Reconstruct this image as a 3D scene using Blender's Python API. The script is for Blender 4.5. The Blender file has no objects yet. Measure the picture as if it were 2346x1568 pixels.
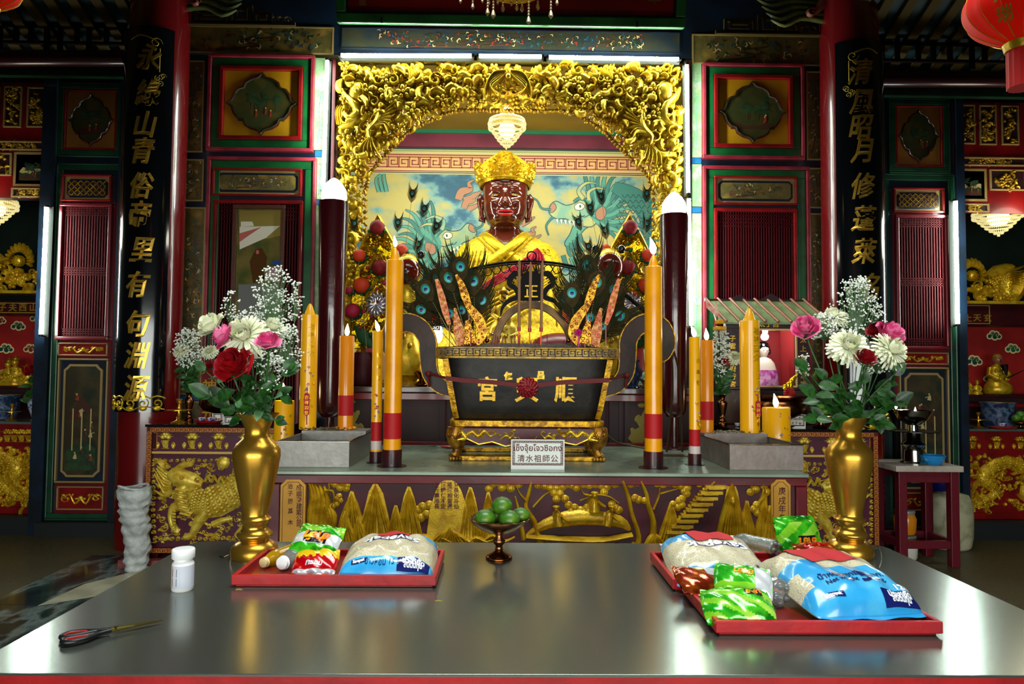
import bpy, bmesh, math, random
import numpy as np
from mathutils import Vector, Matrix
R = random.Random(7)
sc = bpy.context.scene
COL = sc.collection
pi, sin, cos = math.pi, math.sin, math.cos

# ---------------------------------------------------------------- camera
F, CX, CY, CAMZ = 1600.0, 1173.0, 784.0, 1.48
YAW, PITCH, ROLL = 0.0145, math.atan(66/1600), 0.0085
fw = Vector((sin(YAW)*cos(PITCH), cos(YAW)*cos(PITCH), sin(PITCH)))
rt = Vector((cos(YAW), -sin(YAW), 0)); up = rt.cross(fw)
rt, up = rt*cos(ROLL)+up*sin(ROLL), up*cos(ROLL)-rt*sin(ROLL)
cd = bpy.data.cameras.new('camera'); cam = bpy.data.objects.new('camera', cd); COL.objects.link(cam)
cam.matrix_world = Matrix((( rt.x, up.x, -fw.x, 0), (rt.y, up.y, -fw.y, 0), (rt.z, up.z, -fw.z, CAMZ), (0,0,0,1)))
cd.sensor_width = 36; cd.lens = F/2346*36; cd.clip_start = .05
cd.dof.use_dof = True; cd.dof.focus_distance = 4.6; cd.dof.aperture_fstop = 8.0
sc.camera = cam
sc.view_settings.view_transform = 'Standard'; sc.view_settings.look = 'None'
sc.view_settings.gamma = 1; sc.view_settings.use_curve_mapping = False
sc.view_settings.exposure = 0.78
# ---------------------------------------------------------------- ambient and daylight
w = bpy.data.worlds.new('world'); sc.world = w; w.use_nodes = True
w.node_tree.nodes['Background'].inputs[0].default_value = (.55,.75,.8,1)
w.node_tree.nodes['Background'].inputs[1].default_value = 0.035
def area(name, loc, rot, sx, sy, e, col=(1,1,1)):
    l = bpy.data.lights.new(name, 'AREA'); l.shape='RECTANGLE'; l.size=sx; l.size_y=sy; l.energy=e; l.color=col
    o = bpy.data.objects.new(name, l); COL.objects.link(o); o.location=loc; o.rotation_euler=rot; return o
# daylight entering by the open temple front behind the camera
area('daylight_open_front', (0,-4.5,1.45), (math.radians(90),0,0), 8, 2.2, 330, (.95,1,.95))
sk=area('daylight_courtyard_skylight', (0.3,2.1,5.3), (math.radians(3),0,0), 3.4, 1.6, 62, (.95,1,.97)); sk.data.spread=math.radians(110)
sc.cycles.max_bounces = 7; sc.cycles.diffuse_bounces = 3; sc.cycles.glossy_bounces = 3
sc.cycles.transmission_bounces = 6; sc.cycles.transparent_max_bounces = 6
sc.cycles.caustics_reflective = False; sc.cycles.caustics_refractive = False
sc.cycles.sample_clamp_indirect = 3.0
TUBE_E = 60.0
# fluorescent fittings hidden inside the niche, behind the carved lintel and its legs
area('niche_tubes_top', (0.0,6.5,3.98), (math.radians(28),0,0), 2.6, .12, 50, (.95,1,.9))
area('niche_tubes_left', (-1.6,6.55,2.5), (math.radians(90),0,math.radians(-48)), .1, 2.0, 24, (.95,1,.92))
area('niche_tubes_right', (1.72,6.55,2.5), (math.radians(90),0,math.radians(48)), .1, 2.0, 24, (.95,1,.92))

def U(px, py, Y):            # point on the plane y=Y seen at a pixel of the photograph
    d = fw + rt*((px-CX)/F) - up*((py-CY)/F)
    t = Y/d.y
    return Vector((d.x*t, Y, CAMZ+d.z*t))
def UZ(px, py, z):
    d = fw + rt*((px-CX)/F) - up*((py-CY)/F)
    t = (z-CAMZ)/d.z
    return Vector((d.x*t, d.y*t, z))
def XR(x0, y0, x1, y1, Y):   # pixel rectangle -> x0,x1,z0,z1 on plane Y
    ym, xm = (y0+y1)/2, (x0+x1)/2
    return U(x0,ym,Y).x, U(x1,ym,Y).x, U(xm,y1,Y).z, U(xm,y0,Y).z

# ---------------------------------------------------------------- materials
def lin(c): return c/12.92 if c <= .04045 else ((c+.055)/1.055)**2.4
def C(h, a=1): return tuple(lin(int(h[i:i+2],16)/255) for i in (0,2,4))+(a,)
MATS = {}
def mat(name, col, rough=.5, metal=0, bump=0, bscale=60, col2=None, vscale=8, vlo=.42, vhi=.62, coat=0, emit=0, ecol=None,
        trans=0, ior=1.45, spec=None, stretch=None, kind='noise', thin=0, rvar=0, sheen=0, sss=0):
    if name in MATS: return MATS[name]
    m = bpy.data.materials.new(name); m.use_nodes = True; MATS[name] = m
    nt = m.node_tree; N = nt.nodes; b = N['Principled BSDF']; L = nt.links.new
    col = C(col) if isinstance(col, str) else col
    b.inputs['Base Color'].default_value = col
    b.inputs['Roughness'].default_value = rough; b.inputs['Metallic'].default_value = metal
    b.inputs['Coat Weight'].default_value = coat; b.inputs['Coat Roughness'].default_value = .08
    b.inputs['IOR'].default_value = ior
    if spec is not None: b.inputs['Specular IOR Level'].default_value = spec
    if trans: b.inputs['Transmission Weight'].default_value = trans
    if sss: b.inputs['Subsurface Weight'].default_value = sss; b.inputs['Subsurface Scale'].default_value = .02
    if emit:
        b.inputs['Emission Strength'].default_value = emit; b.inputs['Emission Color'].default_value = C(ecol) if ecol else col
    tc = N.new('ShaderNodeTexCoord'); mp = N.new('ShaderNodeMapping'); L(tc.outputs['Object'], mp.inputs[0])
    if stretch: mp.inputs['Scale'].default_value = stretch
    def tex(scale, k='noise'):
        if k == 'voronoi':
            t = N.new('ShaderNodeTexVoronoi'); t.inputs['Scale'].default_value = scale; L(mp.outputs[0], t.inputs['Vector']); return t.outputs['Distance']
        if k == 'wave':
            t = N.new('ShaderNodeTexWave'); t.inputs['Scale'].default_value = scale; t.inputs['Distortion'].default_value = 9; t.inputs['Detail'].default_value=3; L(mp.outputs[0], t.inputs['Vector']); return t.outputs['Fac']
        t = N.new('ShaderNodeTexNoise'); t.inputs['Scale'].default_value = scale; t.inputs['Detail'].default_value = 4; L(mp.outputs[0], t.inputs['Vector']); return t.outputs['Fac']
    if col2 is not None:
        cols = col2 if isinstance(col2, list) else [col2]
        cols = [C(c) if isinstance(c, str) else c for c in cols]
        cr = N.new('ShaderNodeValToRGB'); e = cr.color_ramp.elements
        e[0].position = vlo; e[0].color = col; e[1].position = vhi; e[1].color = cols[-1]
        for i, c in enumerate(cols[:-1]):
            x = e.new(vlo+(vhi-vlo)*(i+1)/len(cols)); x.color = c
        L(tex(vscale, kind), cr.inputs[0]); L(cr.outputs[0], b.inputs['Base Color'])
        if emit and not ecol: L(cr.outputs[0], b.inputs['Emission Color'])
    if bump:
        bn = N.new('ShaderNodeBump'); bn.inputs['Strength'].default_value = min(1,bump); bn.inputs['Distance'].default_value = .006*max(1,bump)
        L(tex(bscale), bn.inputs['Height']); L(bn.outputs[0], b.inputs['Normal'])
    if rvar:
        mr = N.new('ShaderNodeMapRange'); mr.inputs['To Min'].default_value = rough-rvar; mr.inputs['To Max'].default_value = rough+rvar
        mr.inputs['From Min'].default_value = .15; mr.inputs['From Max'].default_value = .85
        L(tex(5), mr.inputs['Value']); L(mr.outputs[0], b.inputs['Roughness'])
    return m
gold   = mat('gilded_carving', 'dcba2c', .33, .5, .25, 70, col2='b98a10', vscale=14)
goldd  = mat('gilded_carving_deep', 'b98f1c', .38, .55, .3, 90, col2='7a560c', vscale=18)
goldp  = mat('pale_gilding', 'dcc24a', .38, .3, .3, 90, col2='c49c28', vscale=20)
goldr  = mat('altar_front_gilding', 'd0a820', .36, .35, .3, 90, col2='ac8010', vscale=14)
goldb  = mat('gold_brocade', 'ecc818', .36, .4, 1, 110, col2='b08a00', vscale=38, vlo=.36, vhi=.66)
goldl  = mat('gold_leaf_lettering', 'e0b040', .3, .8, .2, 40)
goldline = mat('gold_line_paint', 'b89a30', .5, .2)
brass  = mat('polished_brass', 'c89838', .27, .85, .12, 9, col2='c89430', vscale=5, rvar=.07)
bronze = mat('dark_bronze', '8a5c38', .25, 1, .1, 20, col2='6a3c1c', vscale=9)
redl   = mat('red_lacquer', '7a0a0c', .32, 0, .1, 30, col2='5e0708', vscale=4, coat=.3)
redb   = mat('bright_red_paint', 'a81418', .38, 0, .15, 40, col2='8c0e12', vscale=5, coat=.2)
redtray= mat('tray_red_paint', 'b01018', .4, 0, .25, 25, col2='98101a', vscale=9, coat=.15)
maroon = mat('maroon_paint', '3c0408', .5, 0, .12, 30, col2='2c0408', vscale=4, spec=.25)
pinkred= mat('pinkish_red_moulding', '8a2634', .4, 0, .1, 30, col2='6e1622', vscale=6, coat=.2)
dkred  = mat('dark_red_wood', '2a0408', .55, 0, .1, 30, col2='22060a', vscale=4)
green  = mat('green_paint', '0e5226', .38, 0, .12, 30, col2='083c1c', vscale=5, coat=.2)
greend = mat('dark_green_paint', '0c3a22', .42, 0, .12, 30, col2='062818', vscale=5, coat=.2)
navy   = mat('dark_blue_paint', '0a1a2c', .42, 0, .1, 30, col2='050e18', vscale=5, coat=.2)
blue   = mat('blue_band_paint', '14507a', .4, 0, .1, 30)
black  = mat('black_lacquer', '06070b', .14, 0, .12, 5, coat=.6)
blackm = mat('black_paint', '08090d', .5, 0, .1, 20)
cream  = mat('cream_paint', '8c7444', .5, 0, .1, 30)
steel  = mat('brushed_steel_top', '787f76', .2, .8)
steel2 = mat('altar_steel_top', '8c9c8a', .3, .6, 0, 12, col2='6c786a', vscale=3, vlo=.25, vhi=.8, rvar=.1)
greys  = mat('stained_grey_steel', '8a8682', .38, .6, .1, 60, col2=['7c7872','908c86'], vscale=14, vlo=.25, vhi=.8)
chrome = mat('shiny_steel', 'b0b0a8', .12, 1)
white  = mat('white_plastic', 'f0f0f0', .35, coat=.2)
iron   = mat('black_iron', '0c0a09', .6, .2, spec=.2)
glowt  = mat('fluorescent_glow', 'ffffff', .5, emit=TUBE_E, ecol='eafcf2')
glowb  = mat('bulb_glow', 'ffffff', .5, emit=9, ecol='fffbe6')
flamem = mat('candle_flame', 'ffffff', .5, emit=14, ecol='ffe8a8')
skin   = mat('dark_lacquered_skin', '4c1a0c', .12, 0, .1, 8, coat=.6, spec=.5)
lipred = mat('red_lips', 'c01818', .2, coat=.5)
wax    = mat('amber_wax', 'e09400', .3, 0, .05, 20, coat=.4, col2='d08400', vscale=6, emit=.04)
waxy   = mat('yellow_wax', 'e0a008', .3, 0, .05, 20, coat=.4, emit=.05)
ash    = mat('incense_ash', '5a5048', .95, 0, 1, 120, col2='3a322c', vscale=60)
plaster= mat('dark_plaster', '14181a', .9, 0, .2, 20)

# ---------------------------------------------------------------- mesh builder
def spline(pts, n=4, closed=False):
    P = [Vector(p) for p in pts]; out = []; m = len(P)
    if m < 3: return P
    rng = range(m if closed else m-1)
    for i in rng:
        g = lambda k: P[k % m] if closed else P[max(0,min(m-1,k))]
        a,b,c,d = g(i-1),g(i),g(i+1),g(i+2)
        for k in range(n):
            t = k/n
            out.append(.5*((2*b)+(c-a)*t+(2*a-5*b+4*c-d)*t*t+(3*b-a-3*c+d)*t**3))
    if not closed: out.append(P[-1])
    return out
class MB:
    def __init__(s, M=None): s.v=[]; s.f=[]; s.mi=[]; s.m=0; s.M=M or (lambda u,v,h=0: (u,v,h))
    def add(s, vs, fs, m=None):
        o=len(s.v); s.v.extend(tuple(p) for p in vs); s.f.extend(tuple(i+o for i in f) for f in fs)
        s.mi.extend([s.m if m is None else m]*len(fs)); return s
    def box(s, x0,x1,y0,y1,z0,z1, m=None):
        v=[(x,y,z) for x in (x0,x1) for y in (y0,y1) for z in (z0,z1)]
        return s.add(v, [(0,1,3,2),(4,6,7,5),(0,4,5,1),(2,3,7,6),(0,2,6,4),(1,5,7,3)], m)
    def obox(s, M, sx, sy, sz, m=None):
        v=[M@Vector((x*sx/2,y*sy/2,z*sz/2)) for x in (-1,1) for y in (-1,1) for z in (-1,1)]
        return s.add(v, [(0,1,3,2),(4,6,7,5),(0,4,5,1),(2,3,7,6),(0,2,6,4),(1,5,7,3)], m)
    def rings(s, rg, cap=True, close=True, m=None):
        n=len(rg[0]); v=[p for r in rg for p in r]; f=[]
        for i in range(len(rg)-1):
            for j in range(n if close else n-1):
                k=(j+1)%n; f.append((i*n+j, i*n+k, (i+1)*n+k, (i+1)*n+j))
        if cap: f.append(tuple(range(n))[::-1]); f.append(tuple((len(rg)-1)*n+j for j in range(n)))
        return s.add(v,f,m)
    def tube(s, pts, r, n=8, cap=True, m=None):
        P=[Vector(p) for p in pts]; rg=[]; prev=None
        for i,p in enumerate(P):
            t=(P[min(i+1,len(P)-1)]-P[max(i-1,0)])
            t = t.normalized() if t.length>1e-9 else Vector((0,0,1))
            if prev is None:
                a = Vector((0,0,1)) if abs(t.z)<.9 else Vector((1,0,0)); x=t.cross(a).normalized()
            else:
                x=(prev-t*prev.dot(t)); x = x.normalized() if x.length>1e-9 else t.orthogonal().normalized()
            prev=x; y=t.cross(x); rr = r[i] if isinstance(r,(list,tuple)) else r
            rg.append([p+x*(rr*cos(2*pi*k/n))+y*(rr*sin(2*pi*k/n)) for k in range(n)])
        return s.rings(rg,cap,True,m)
    def lathe(s, prof, c=(0,0,0), n=24, m=None, sx=1, sy=1, cap=True, a0=0, flute=0, nf=8):
        rg=[[(c[0]+sx*r*(1+flute*cos(nf*2*pi*k/n))*cos(a0+2*pi*k/n), c[1]+sy*r*(1+flute*cos(nf*2*pi*k/n))*sin(a0+2*pi*k/n), c[2]+z) for k in range(n)] for r,z in prof]
        return s.rings(rg,cap,True,m)
    def ball(s, c, r, n=10, k=7, m=None):
        rx,ry,rz = r if isinstance(r,(tuple,list)) else (r,r,r)
        return s.lathe([(max(1e-4,sin(pi*i/k)), -cos(pi*i/k)*rz) for i in range(k+1)], c, n, m, rx, ry)
    # ---- relief on a mapped plane
    def stroke(s, pts, w, h, m=None, base=0, n=5, sm=3, flat=False):
        P=spline([tuple(p)[:2]+(0,) for p in pts], sm) if sm>1 else [Vector(tuple(p)[:2]+(0,)) for p in pts]
        L=len(P); sec=[(-1,0),(-.62,.72),(0,1),(.62,.72),(1,0)] if n==5 else ([(-1,0),(0,1),(1,0)] if n==3 else [(-1,0),(-1,1),(1,1),(1,0)])
        vs=[]
        for i,p in enumerate(P):
            t=P[min(i+1,L-1)]-P[max(i-1,0)]; t = t.normalized() if t.length>1e-9 else Vector((1,0,0))
            nx,ny=-t.y,t.x; q=i/(L-1)
            if callable(w): ww=w(q)
            elif isinstance(w,(tuple,list)):
                a=q*(len(w)-1); k=min(int(a),len(w)-2); ww=w[k]+(w[k+1]-w[k])*(a-k)
            else: ww=w
            hh = h(q) if callable(h) else (h if flat or not isinstance(w,(tuple,list)) else h*(ww/max(w))**.6)
            for a,b in sec: vs.append(s.M(p.x+nx*ww*a/2, p.y+ny*ww*a/2, base+hh*b))
        k=len(sec); f=[(i*k+j,(i+1)*k+j,(i+1)*k+j+1,i*k+j+1) for i in range(L-1) for j in range(k-1)]
        f.append(tuple(range(k))); f.append(tuple((L-1)*k+j for j in range(k))[::-1])
        return s.add(vs,f,m)
    def dome(s, u,v,ru,rv=None,rot=0,h=.02,m=None,base=0,n=12,k=3):
        rv=ru if rv is None else rv; c_,s_=cos(rot),sin(rot); vs=[]
        for i in range(k):
            a=i/k*pi/2
            for j in range(n):
                x=ru*cos(a)*cos(2*pi*j/n); y=rv*cos(a)*sin(2*pi*j/n)
                vs.append(s.M(u+x*c_-y*s_, v+x*s_+y*c_, base+h*sin(a)))
        vs.append(s.M(u,v,base+h))
        f=[(i*n+j,i*n+(j+1)%n,(i+1)*n+(j+1)%n,(i+1)*n+j) for i in range(k-1) for j in range(n)]
        f+=[((k-1)*n+j,(k-1)*n+(j+1)%n,k*n) for j in range(n)]
        return s.add(vs,f,m)
    def poly(s, pts, h=.004, m=None, base=0, bev=0, flip=False):
        n=len(pts); A=[(p[0],p[1]) for p in pts]
        ar=sum(A[i][0]*A[(i+1)%n][1]-A[(i+1)%n][0]*A[i][1] for i in range(n))
        if ar<0: A=A[::-1]
        vs=[s.M(x,y,base) for x,y in A]
        if bev:
            cx=sum(p[0] for p in A)/n; cy=sum(p[1] for p in A)/n
            vs+=[s.M(x,y,base+h*.6) for x,y in A]
            B=[]
            for i in range(n):
                a=Vector(A[i-1]); b=Vector(A[i]); c=Vector(A[(i+1)%n]); t=(c-a)
                t = t.normalized() if t.length>1e-9 else Vector((1,0)); B.append((b.x-t.y*bev, b.y+t.x*bev))
            vs+=[s.M(x,y,base+h) for x,y in B]; k=3
        else: vs+=[s.M(x,y,base+h) for x,y in A]; k=2
        f=[(i*n+j,i*n+(j+1)%n,(i+1)*n+(j+1)%n,(i+1)*n+j) for i in range(k-1) for j in range(n)]
        f.append(tuple((k-1)*n+j for j in range(n)))
        return s.add(vs,f,m)
    def rect(s,u0,u1,v0,v1,h=.004,m=None,base=0): return s.poly([(u0,v0),(u1,v0),(u1,v1),(u0,v1)],h,m,base)
    def frame(s,u0,u1,v0,v1,w,h,m=None,base=0):
        s.rect(u0,u1,v0,v0+w,h,m,base); s.rect(u0,u1,v1-w,v1,h,m,base); s.rect(u0,u0+w,v0+w,v1-w,h,m,base); s.rect(u1-w,u1,v0+w,v1-w,h,m,base); return s
    def spiral(s,u,v,r,a0=0,turns=1.25,w=.01,h=.01,m=None,base=0,d=1,n=5):
        k=max(6,int(turns*9)); P=[(u+r*(1-.86*i/k)*cos(a0+d*turns*2*pi*i/k), v+r*(1-.86*i/k)*sin(a0+d*turns*2*pi*i/k)) for i in range(k+1)]
        return s.stroke(P,[w*.55,w,w*.8],h,m,base,n,1)
    def build(s, name, mats, parent=None, smooth=35, bevel=0):
        me=bpy.data.meshes.new(name)
        O=ORG.get(parent.name,(0,0,0)) if parent else (0,0,0)
        vs=[(p[0]-O[0],p[1]-O[1],p[2]-O[2]) for p in s.v] if parent else s.v
        me.from_pydata([tuple(map(float,p)) for p in vs],[],s.f)
        mats = mats if isinstance(mats,(list,tuple)) else [mats]
        for m in mats: me.materials.append(m)
        if len(mats)>1: me.polygons.foreach_set('material_index', [min(i,len(mats)-1) for i in s.mi])
        if smooth:
            me.polygons.foreach_set('use_smooth',[True]*len(me.polygons)); me.update()
            try: me.set_sharp_from_angle(angle=math.radians(smooth))
            except Exception: pass
        me.validate(); me.update()
        o=bpy.data.objects.new(name, me); COL.objects.link(o)
        if parent: o.parent=parent; ORG[o.name]=O
        if bevel:
            b=o.modifiers.new('bevel','BEVEL'); b.width=bevel; b.segments=2; b.limit_method='ANGLE'
        return o
ORG={}
def tag(o,label=None,cat=None,group=None,kind=None):
    if label: o['label']=label
    if cat: o['category']=cat
    if group: o['group']=group
    if kind: o['kind']=kind
    return o
def thing(name,label,cat,loc=(0,0,0),group=None,kind=None):
    o=bpy.data.objects.new(name,None); COL.objects.link(o); o.location=loc; o.empty_display_size=.05
    ORG[o.name]=tuple(loc); return tag(o,label,cat,group,kind)
def single(mb,name,mats,label,cat,group=None,smooth=35,bevel=0,kind=None):
    """one-mesh thing whose origin sits at its base centre"""
    v=np.array([tuple(p) for p in s_(mb)]); c=((v[:,0].min()+v[:,0].max())/2,(v[:,1].min()+v[:,1].max())/2,v[:,2].min())
    mb.v=[(p[0]-c[0],p[1]-c[1],p[2]-c[2]) for p in mb.v]
    o=mb.build(name,mats,None,smooth,bevel); o.location=c; return tag(o,label,cat,group,kind)
def s_(mb): return mb.v
def struct(mb,name,mats,label=None,smooth=0,bevel=0,cat=None):
    o=mb.build(name,mats,None,smooth,bevel); return tag(o,label or name.replace('_',' '),cat or 'structure',None,'structure')
def kids(o): return [c for c in bpy.data.objects if c.parent==o]
def dup(root,loc=None,rot=None,label=None,scale=None,group=None):
    def cp(o,p):
        c=o.copy(); COL.objects.link(c)
        if p: c.parent=p
        for k in KC[o.name]: cp(k,c)
        return c
    KC={}
    def walk(o):
        KC[o.name]=list(o.children)
        for k in o.children: walk(k)
    walk(root); c=cp(root,None)
    if loc is not None: c.location=loc
    if rot is not None: c.rotation_euler=rot
    if scale is not None: c.scale=(scale,)*3 if not isinstance(scale,tuple) else scale
    if label: c['label']=label
    if group: c['group']=group
    return c
def wallM(Y, flip=1):          # (u,v,h) -> x=u z=v, h stands out of the wall towards the front
    return lambda u,v,h=0: (u, Y-h, v)
def topM(z): return lambda u,v,h=0: (u,v,z+h)
def textmesh(s,size,extr=.0,bold=0,shear=0,align='CENTER',spacing=1):
    cu=bpy.data.curves.new('t','FONT'); cu.body=s; cu.size=size; cu.extrude=extr; cu.offset=bold; cu.shear=shear
    cu.align_x=align; cu.align_y='CENTER'; cu.space_character=spacing; cu.resolution_u=2; cu.fill_mode='FRONT' if extr==0 else 'BOTH'
    o=bpy.data.objects.new('t',cu); COL.objects.link(o)
    bpy.context.view_layer.update(); me=bpy.data.meshes.new_from_object(o.evaluated_get(bpy.context.evaluated_depsgraph_get()))
    vs=[tuple(v.co) for v in me.vertices]; fs=[tuple(p.vertices) for p in me.polygons]
    bpy.data.objects.remove(o); bpy.data.curves.remove(cu); bpy.data.meshes.remove(me)
    return vs,fs
_TC={}
def text(mb,s,size,u,v,h=.003,base=0,bold=0,shear=0,rot=0,sx=1,m=None,spacing=1,center=True):
    """letters laid on the builder's mapped plane"""
    key=(s,size,h,bold,shear,spacing)
    if key not in _TC: _TC[key]=textmesh(s,size,h/2,bold,shear,'CENTER',spacing)
    vs,fs=_TC[key]
    if not vs: return mb
    if center:
        x0=min(p[0] for p in vs); x1=max(p[0] for p in vs); y0=min(p[1] for p in vs); y1=max(p[1] for p in vs); ox,oy=(x0+x1)/2,(y0+y1)/2
    else: ox=oy=0
    c_,s2=cos(rot),sin(rot)
    out=[]
    for x,y,z in vs:
        x=(x-ox)*sx; y-=oy
        out.append(mb.M(u+x*c_-y*s2, v+x*s2+y*c_, base+z+h/2))
    return mb.add(out,fs,m)
def greek(mb,u0,u1,v0,v1,w,h,m=None,base=0,n=None):
    H=v1-v0; n=n or max(1,round((u1-u0)/(H*1.25))); U_=(u1-u0)/n
    for i in range(n):
        a=u0+i*U_; fx=lambda q:a+q*U_; fy=(lambda q:v0+q*H) if i%2==0 else (lambda q:v1-q*H)
        P=[(.0,.04),(.0,.96),(.86,.96),(.86,.28),(.26,.28),(.26,.64),(.6,.64)]
        for p,q in zip(P,P[1:]):
            x0,x1=sorted((fx(p[0]),fx(q[0]))); y0,y1=sorted((fy(p[1]),fy(q[1])))
            mb.rect(x0-w/2,x1+w/2,y0-w/2,y1+w/2,h,m,base)
        mb.rect(fx(0),fx(1),fy(0.04)-w/2,fy(0.04)+w/2,h,m,base)
def ogee(cx,cy,rx,ry,n=8):
    """four-lobed pointed medallion outline"""
    q=[(0,1),(.16,.84),(.42,.78),(.55,.55),(.78,.42),(.86,.16),(1,0)]
    q=[(0,1),(.10,.86),(.30,.80),(.47,.68),(.52,.52),(.68,.47),(.80,.30),(.86,.10),(1,0)]
    pts=q[:-1]+[(x,-y) for x,y in q[::-1]][:-1]+[(-x,-y) for x,y in q][:-1]+[(-x,y) for x,y in q[::-1]][:-1]
    return [(cx+x*rx,cy+y*ry) for x,y in pts]
def cutcorner(u0,u1,v0,v1,c):
    return [(u0+c,v0),(u1-c,v0),(u1-c*.6,v0+c*.5),(u1,v0+c),(u1,v1-c),(u1-c*.6,v1-c*.5),(u1-c,v1),(u0+c,v1),(u0+c*.6,v1-c*.5),(u0,v1-c),(u0,v0+c),(u0+c*.6,v0+c*.5)]
def motif(mb,u,v,s,base=0,m=None,rng=R,kinds='LLCFBL'):
    k=rng.choice(kinds); a=rng.uniform(0,2*pi); h=s*.30
    if k=='L':      # curled leaf
        d=rng.choice((-1,1)); P=[(u+s*.5*cos(a+d*t*1.9)*(t*1.2+.1), v+s*.5*sin(a+d*t*1.9)*(t*1.2+.1)) for t in (0,.35,.7,1)]
        mb.stroke(P,[s*.12,s*.42,s*.38,s*.05],h,m,base)
    elif k=='C': mb.spiral(u,v,s*.42,a,1.2,s*.20,h,m,base,rng.choice((-1,1)))
    elif k=='F':
        for i in range(5): mb.dome(u+s*.27*cos(a+i*1.257),v+s*.27*sin(a+i*1.257),s*.2,s*.15,a+i*1.257,h*.8,m,base,8,2)
        mb.dome(u,v,s*.12,None,0,h*1.2,m,base,8,2)
    else: mb.dome(u,v,s*.26,s*.2,a,h*1.1,m,base,10,3)
def cloud(mb,u,v,s,m1,m2,base=0,h=.01,a=0):
    """curly cloud: outline colour m1, filled colour m2"""
    L=[(-.55,-.05,.30),(-.2,.25,.34),(.25,.2,.32),(.55,-.08,.28),(.05,-.12,.36)]
    for x,y,r in L: mb.dome(u+x*s,v+y*s,(r+.07)*s,None,0,h*.5,m1,base,14,2)
    for x,y,r in L: mb.dome(u+x*s,v+y*s,r*s,None,0,h*.62,m2,base,14,2)
    mb.spiral(u-.18*s,v+.22*s,.26*s,0,1.2,.07*s,h,m1,base+h*.3,1,3); mb.spiral(u+.3*s,v+.1*s,.26*s,2,1.2,.07*s,h,m1,base+h*.3,-1,3)
# ================================================================ ROOM
WY=6.3; WM=wallM(WY)
def W(x0,y0,x1,y1,Y=WY): return XR(x0,y0,x1,y1,Y)
# ---- floor
terr=mat('terrazzo','3a3420',.45,0,.2,60,col2=['4a4228','2c2818'],vscale=30,vlo=.35,vhi=.65)
marb=mat('veined_dark_marble','1a2424',.12,0,.05,10,col2=['222c2c','303c3a','687470','1c2626','222c2c'],vscale=2.6,vlo=.34,vhi=.66,stretch=(1.6,.8,1))
marbl=mat('pale_marble','b0ac94',.15,0,0,10,col2='98947e',vscale=5)
b=MB(); b.box(-9,9,-6,10,-.05,0); struct(b,'floor',[terr],'dark olive terrazzo temple floor')
b=MB(topM(.001))
for x0 in (-3.2,-2.62,-2.04,-1.46):
    for j in range(7): b.rect(x0+.003,x0+.577,5.6-.58*(j+1)+.003,5.6-.58*j-.003,.003)
o=struct(b,'trim_1',[marb],'veined dark marble paving laid in the floor')
b=MB(topM(.004)); b.poly([UZ(87,1390,0),UZ(232,1366,0),UZ(194,1340,0)],.0015); b.poly([UZ(194,1340,0),UZ(232,1366,0),UZ(336,1314,0),UZ(322,1308,0)],.0015)
struct(b,'trim_2',[marbl],'pale triangular marble inlay in the paving')
b=MB(); b.box(-2.82,-1.55,5.26,6.2,0,.055); o=struct(b,'trim_3',[mat('red_granite','6e2c2c',.4,0,.2,80,col2=['8a4a46','4e1c1c'],vscale=60,vlo=.35,vhi=.65)],'red granite plinth under side altar')
b=MB(); b.box(1.65,2.9,5.26,6.2,0,.055); struct(b,'trim_4',[MATS['red_granite']],'red granite plinth under the other side altar')
# ---- shell
b=MB(); b.box(-9,-6.2,-6,10,0,5.4); struct(b,'wall_left',[plaster])
b=MB(); b.box(6.2,9,-6,10,0,5.4); struct(b,'wall_right',[plaster])
b=MB(); b.box(-9,9,.7,10,5.5,5.6); struct(b,'ceiling',[plaster])
b=MB(); b.box(-9,9,.6,.75,2.2,5.6); struct(b,'wall_daylight_blocker',[plaster],'added unseen wall keeping the front daylight off the upper shrine')  # out of view, added to block daylight so the upper screen darkens
xl0=U(95,700,WY).x; xl=U(768,500,WY).x; xr=U(1572,500,WY).x; xr0=U(2204,700,WY).x
zt=U(1170,128,WY).z; zl=U(200,186,WY).z; zr=U(2150,222,WY).z
b=MB(); b.box(xl0,xl,WY,WY+.08,0,zl); b.box(xr,xr0,WY,WY+.08,0,zr)
b.box(U(300,100,WY).x,U(2015,100,WY).x,WY,WY+.08,max(zl,zt),5.5); b.box(xl,xr,WY,WY+.08,zt,max(zl,zt))
b.box(xl,U(300,100,WY).x*0+xl+.0,WY,WY+.08,0,.01)
zb=U(50,455,WY).z; b.box(-6.2,xl0,WY,WY+.08,zb,zl); zb2=U(2280,432,WY).z; b.box(xr0,6.2,WY,WY+.08,zb2,zr)
struct(b,'wall_back',[navy],'dark blue timber wall of the shrine screen')
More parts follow.
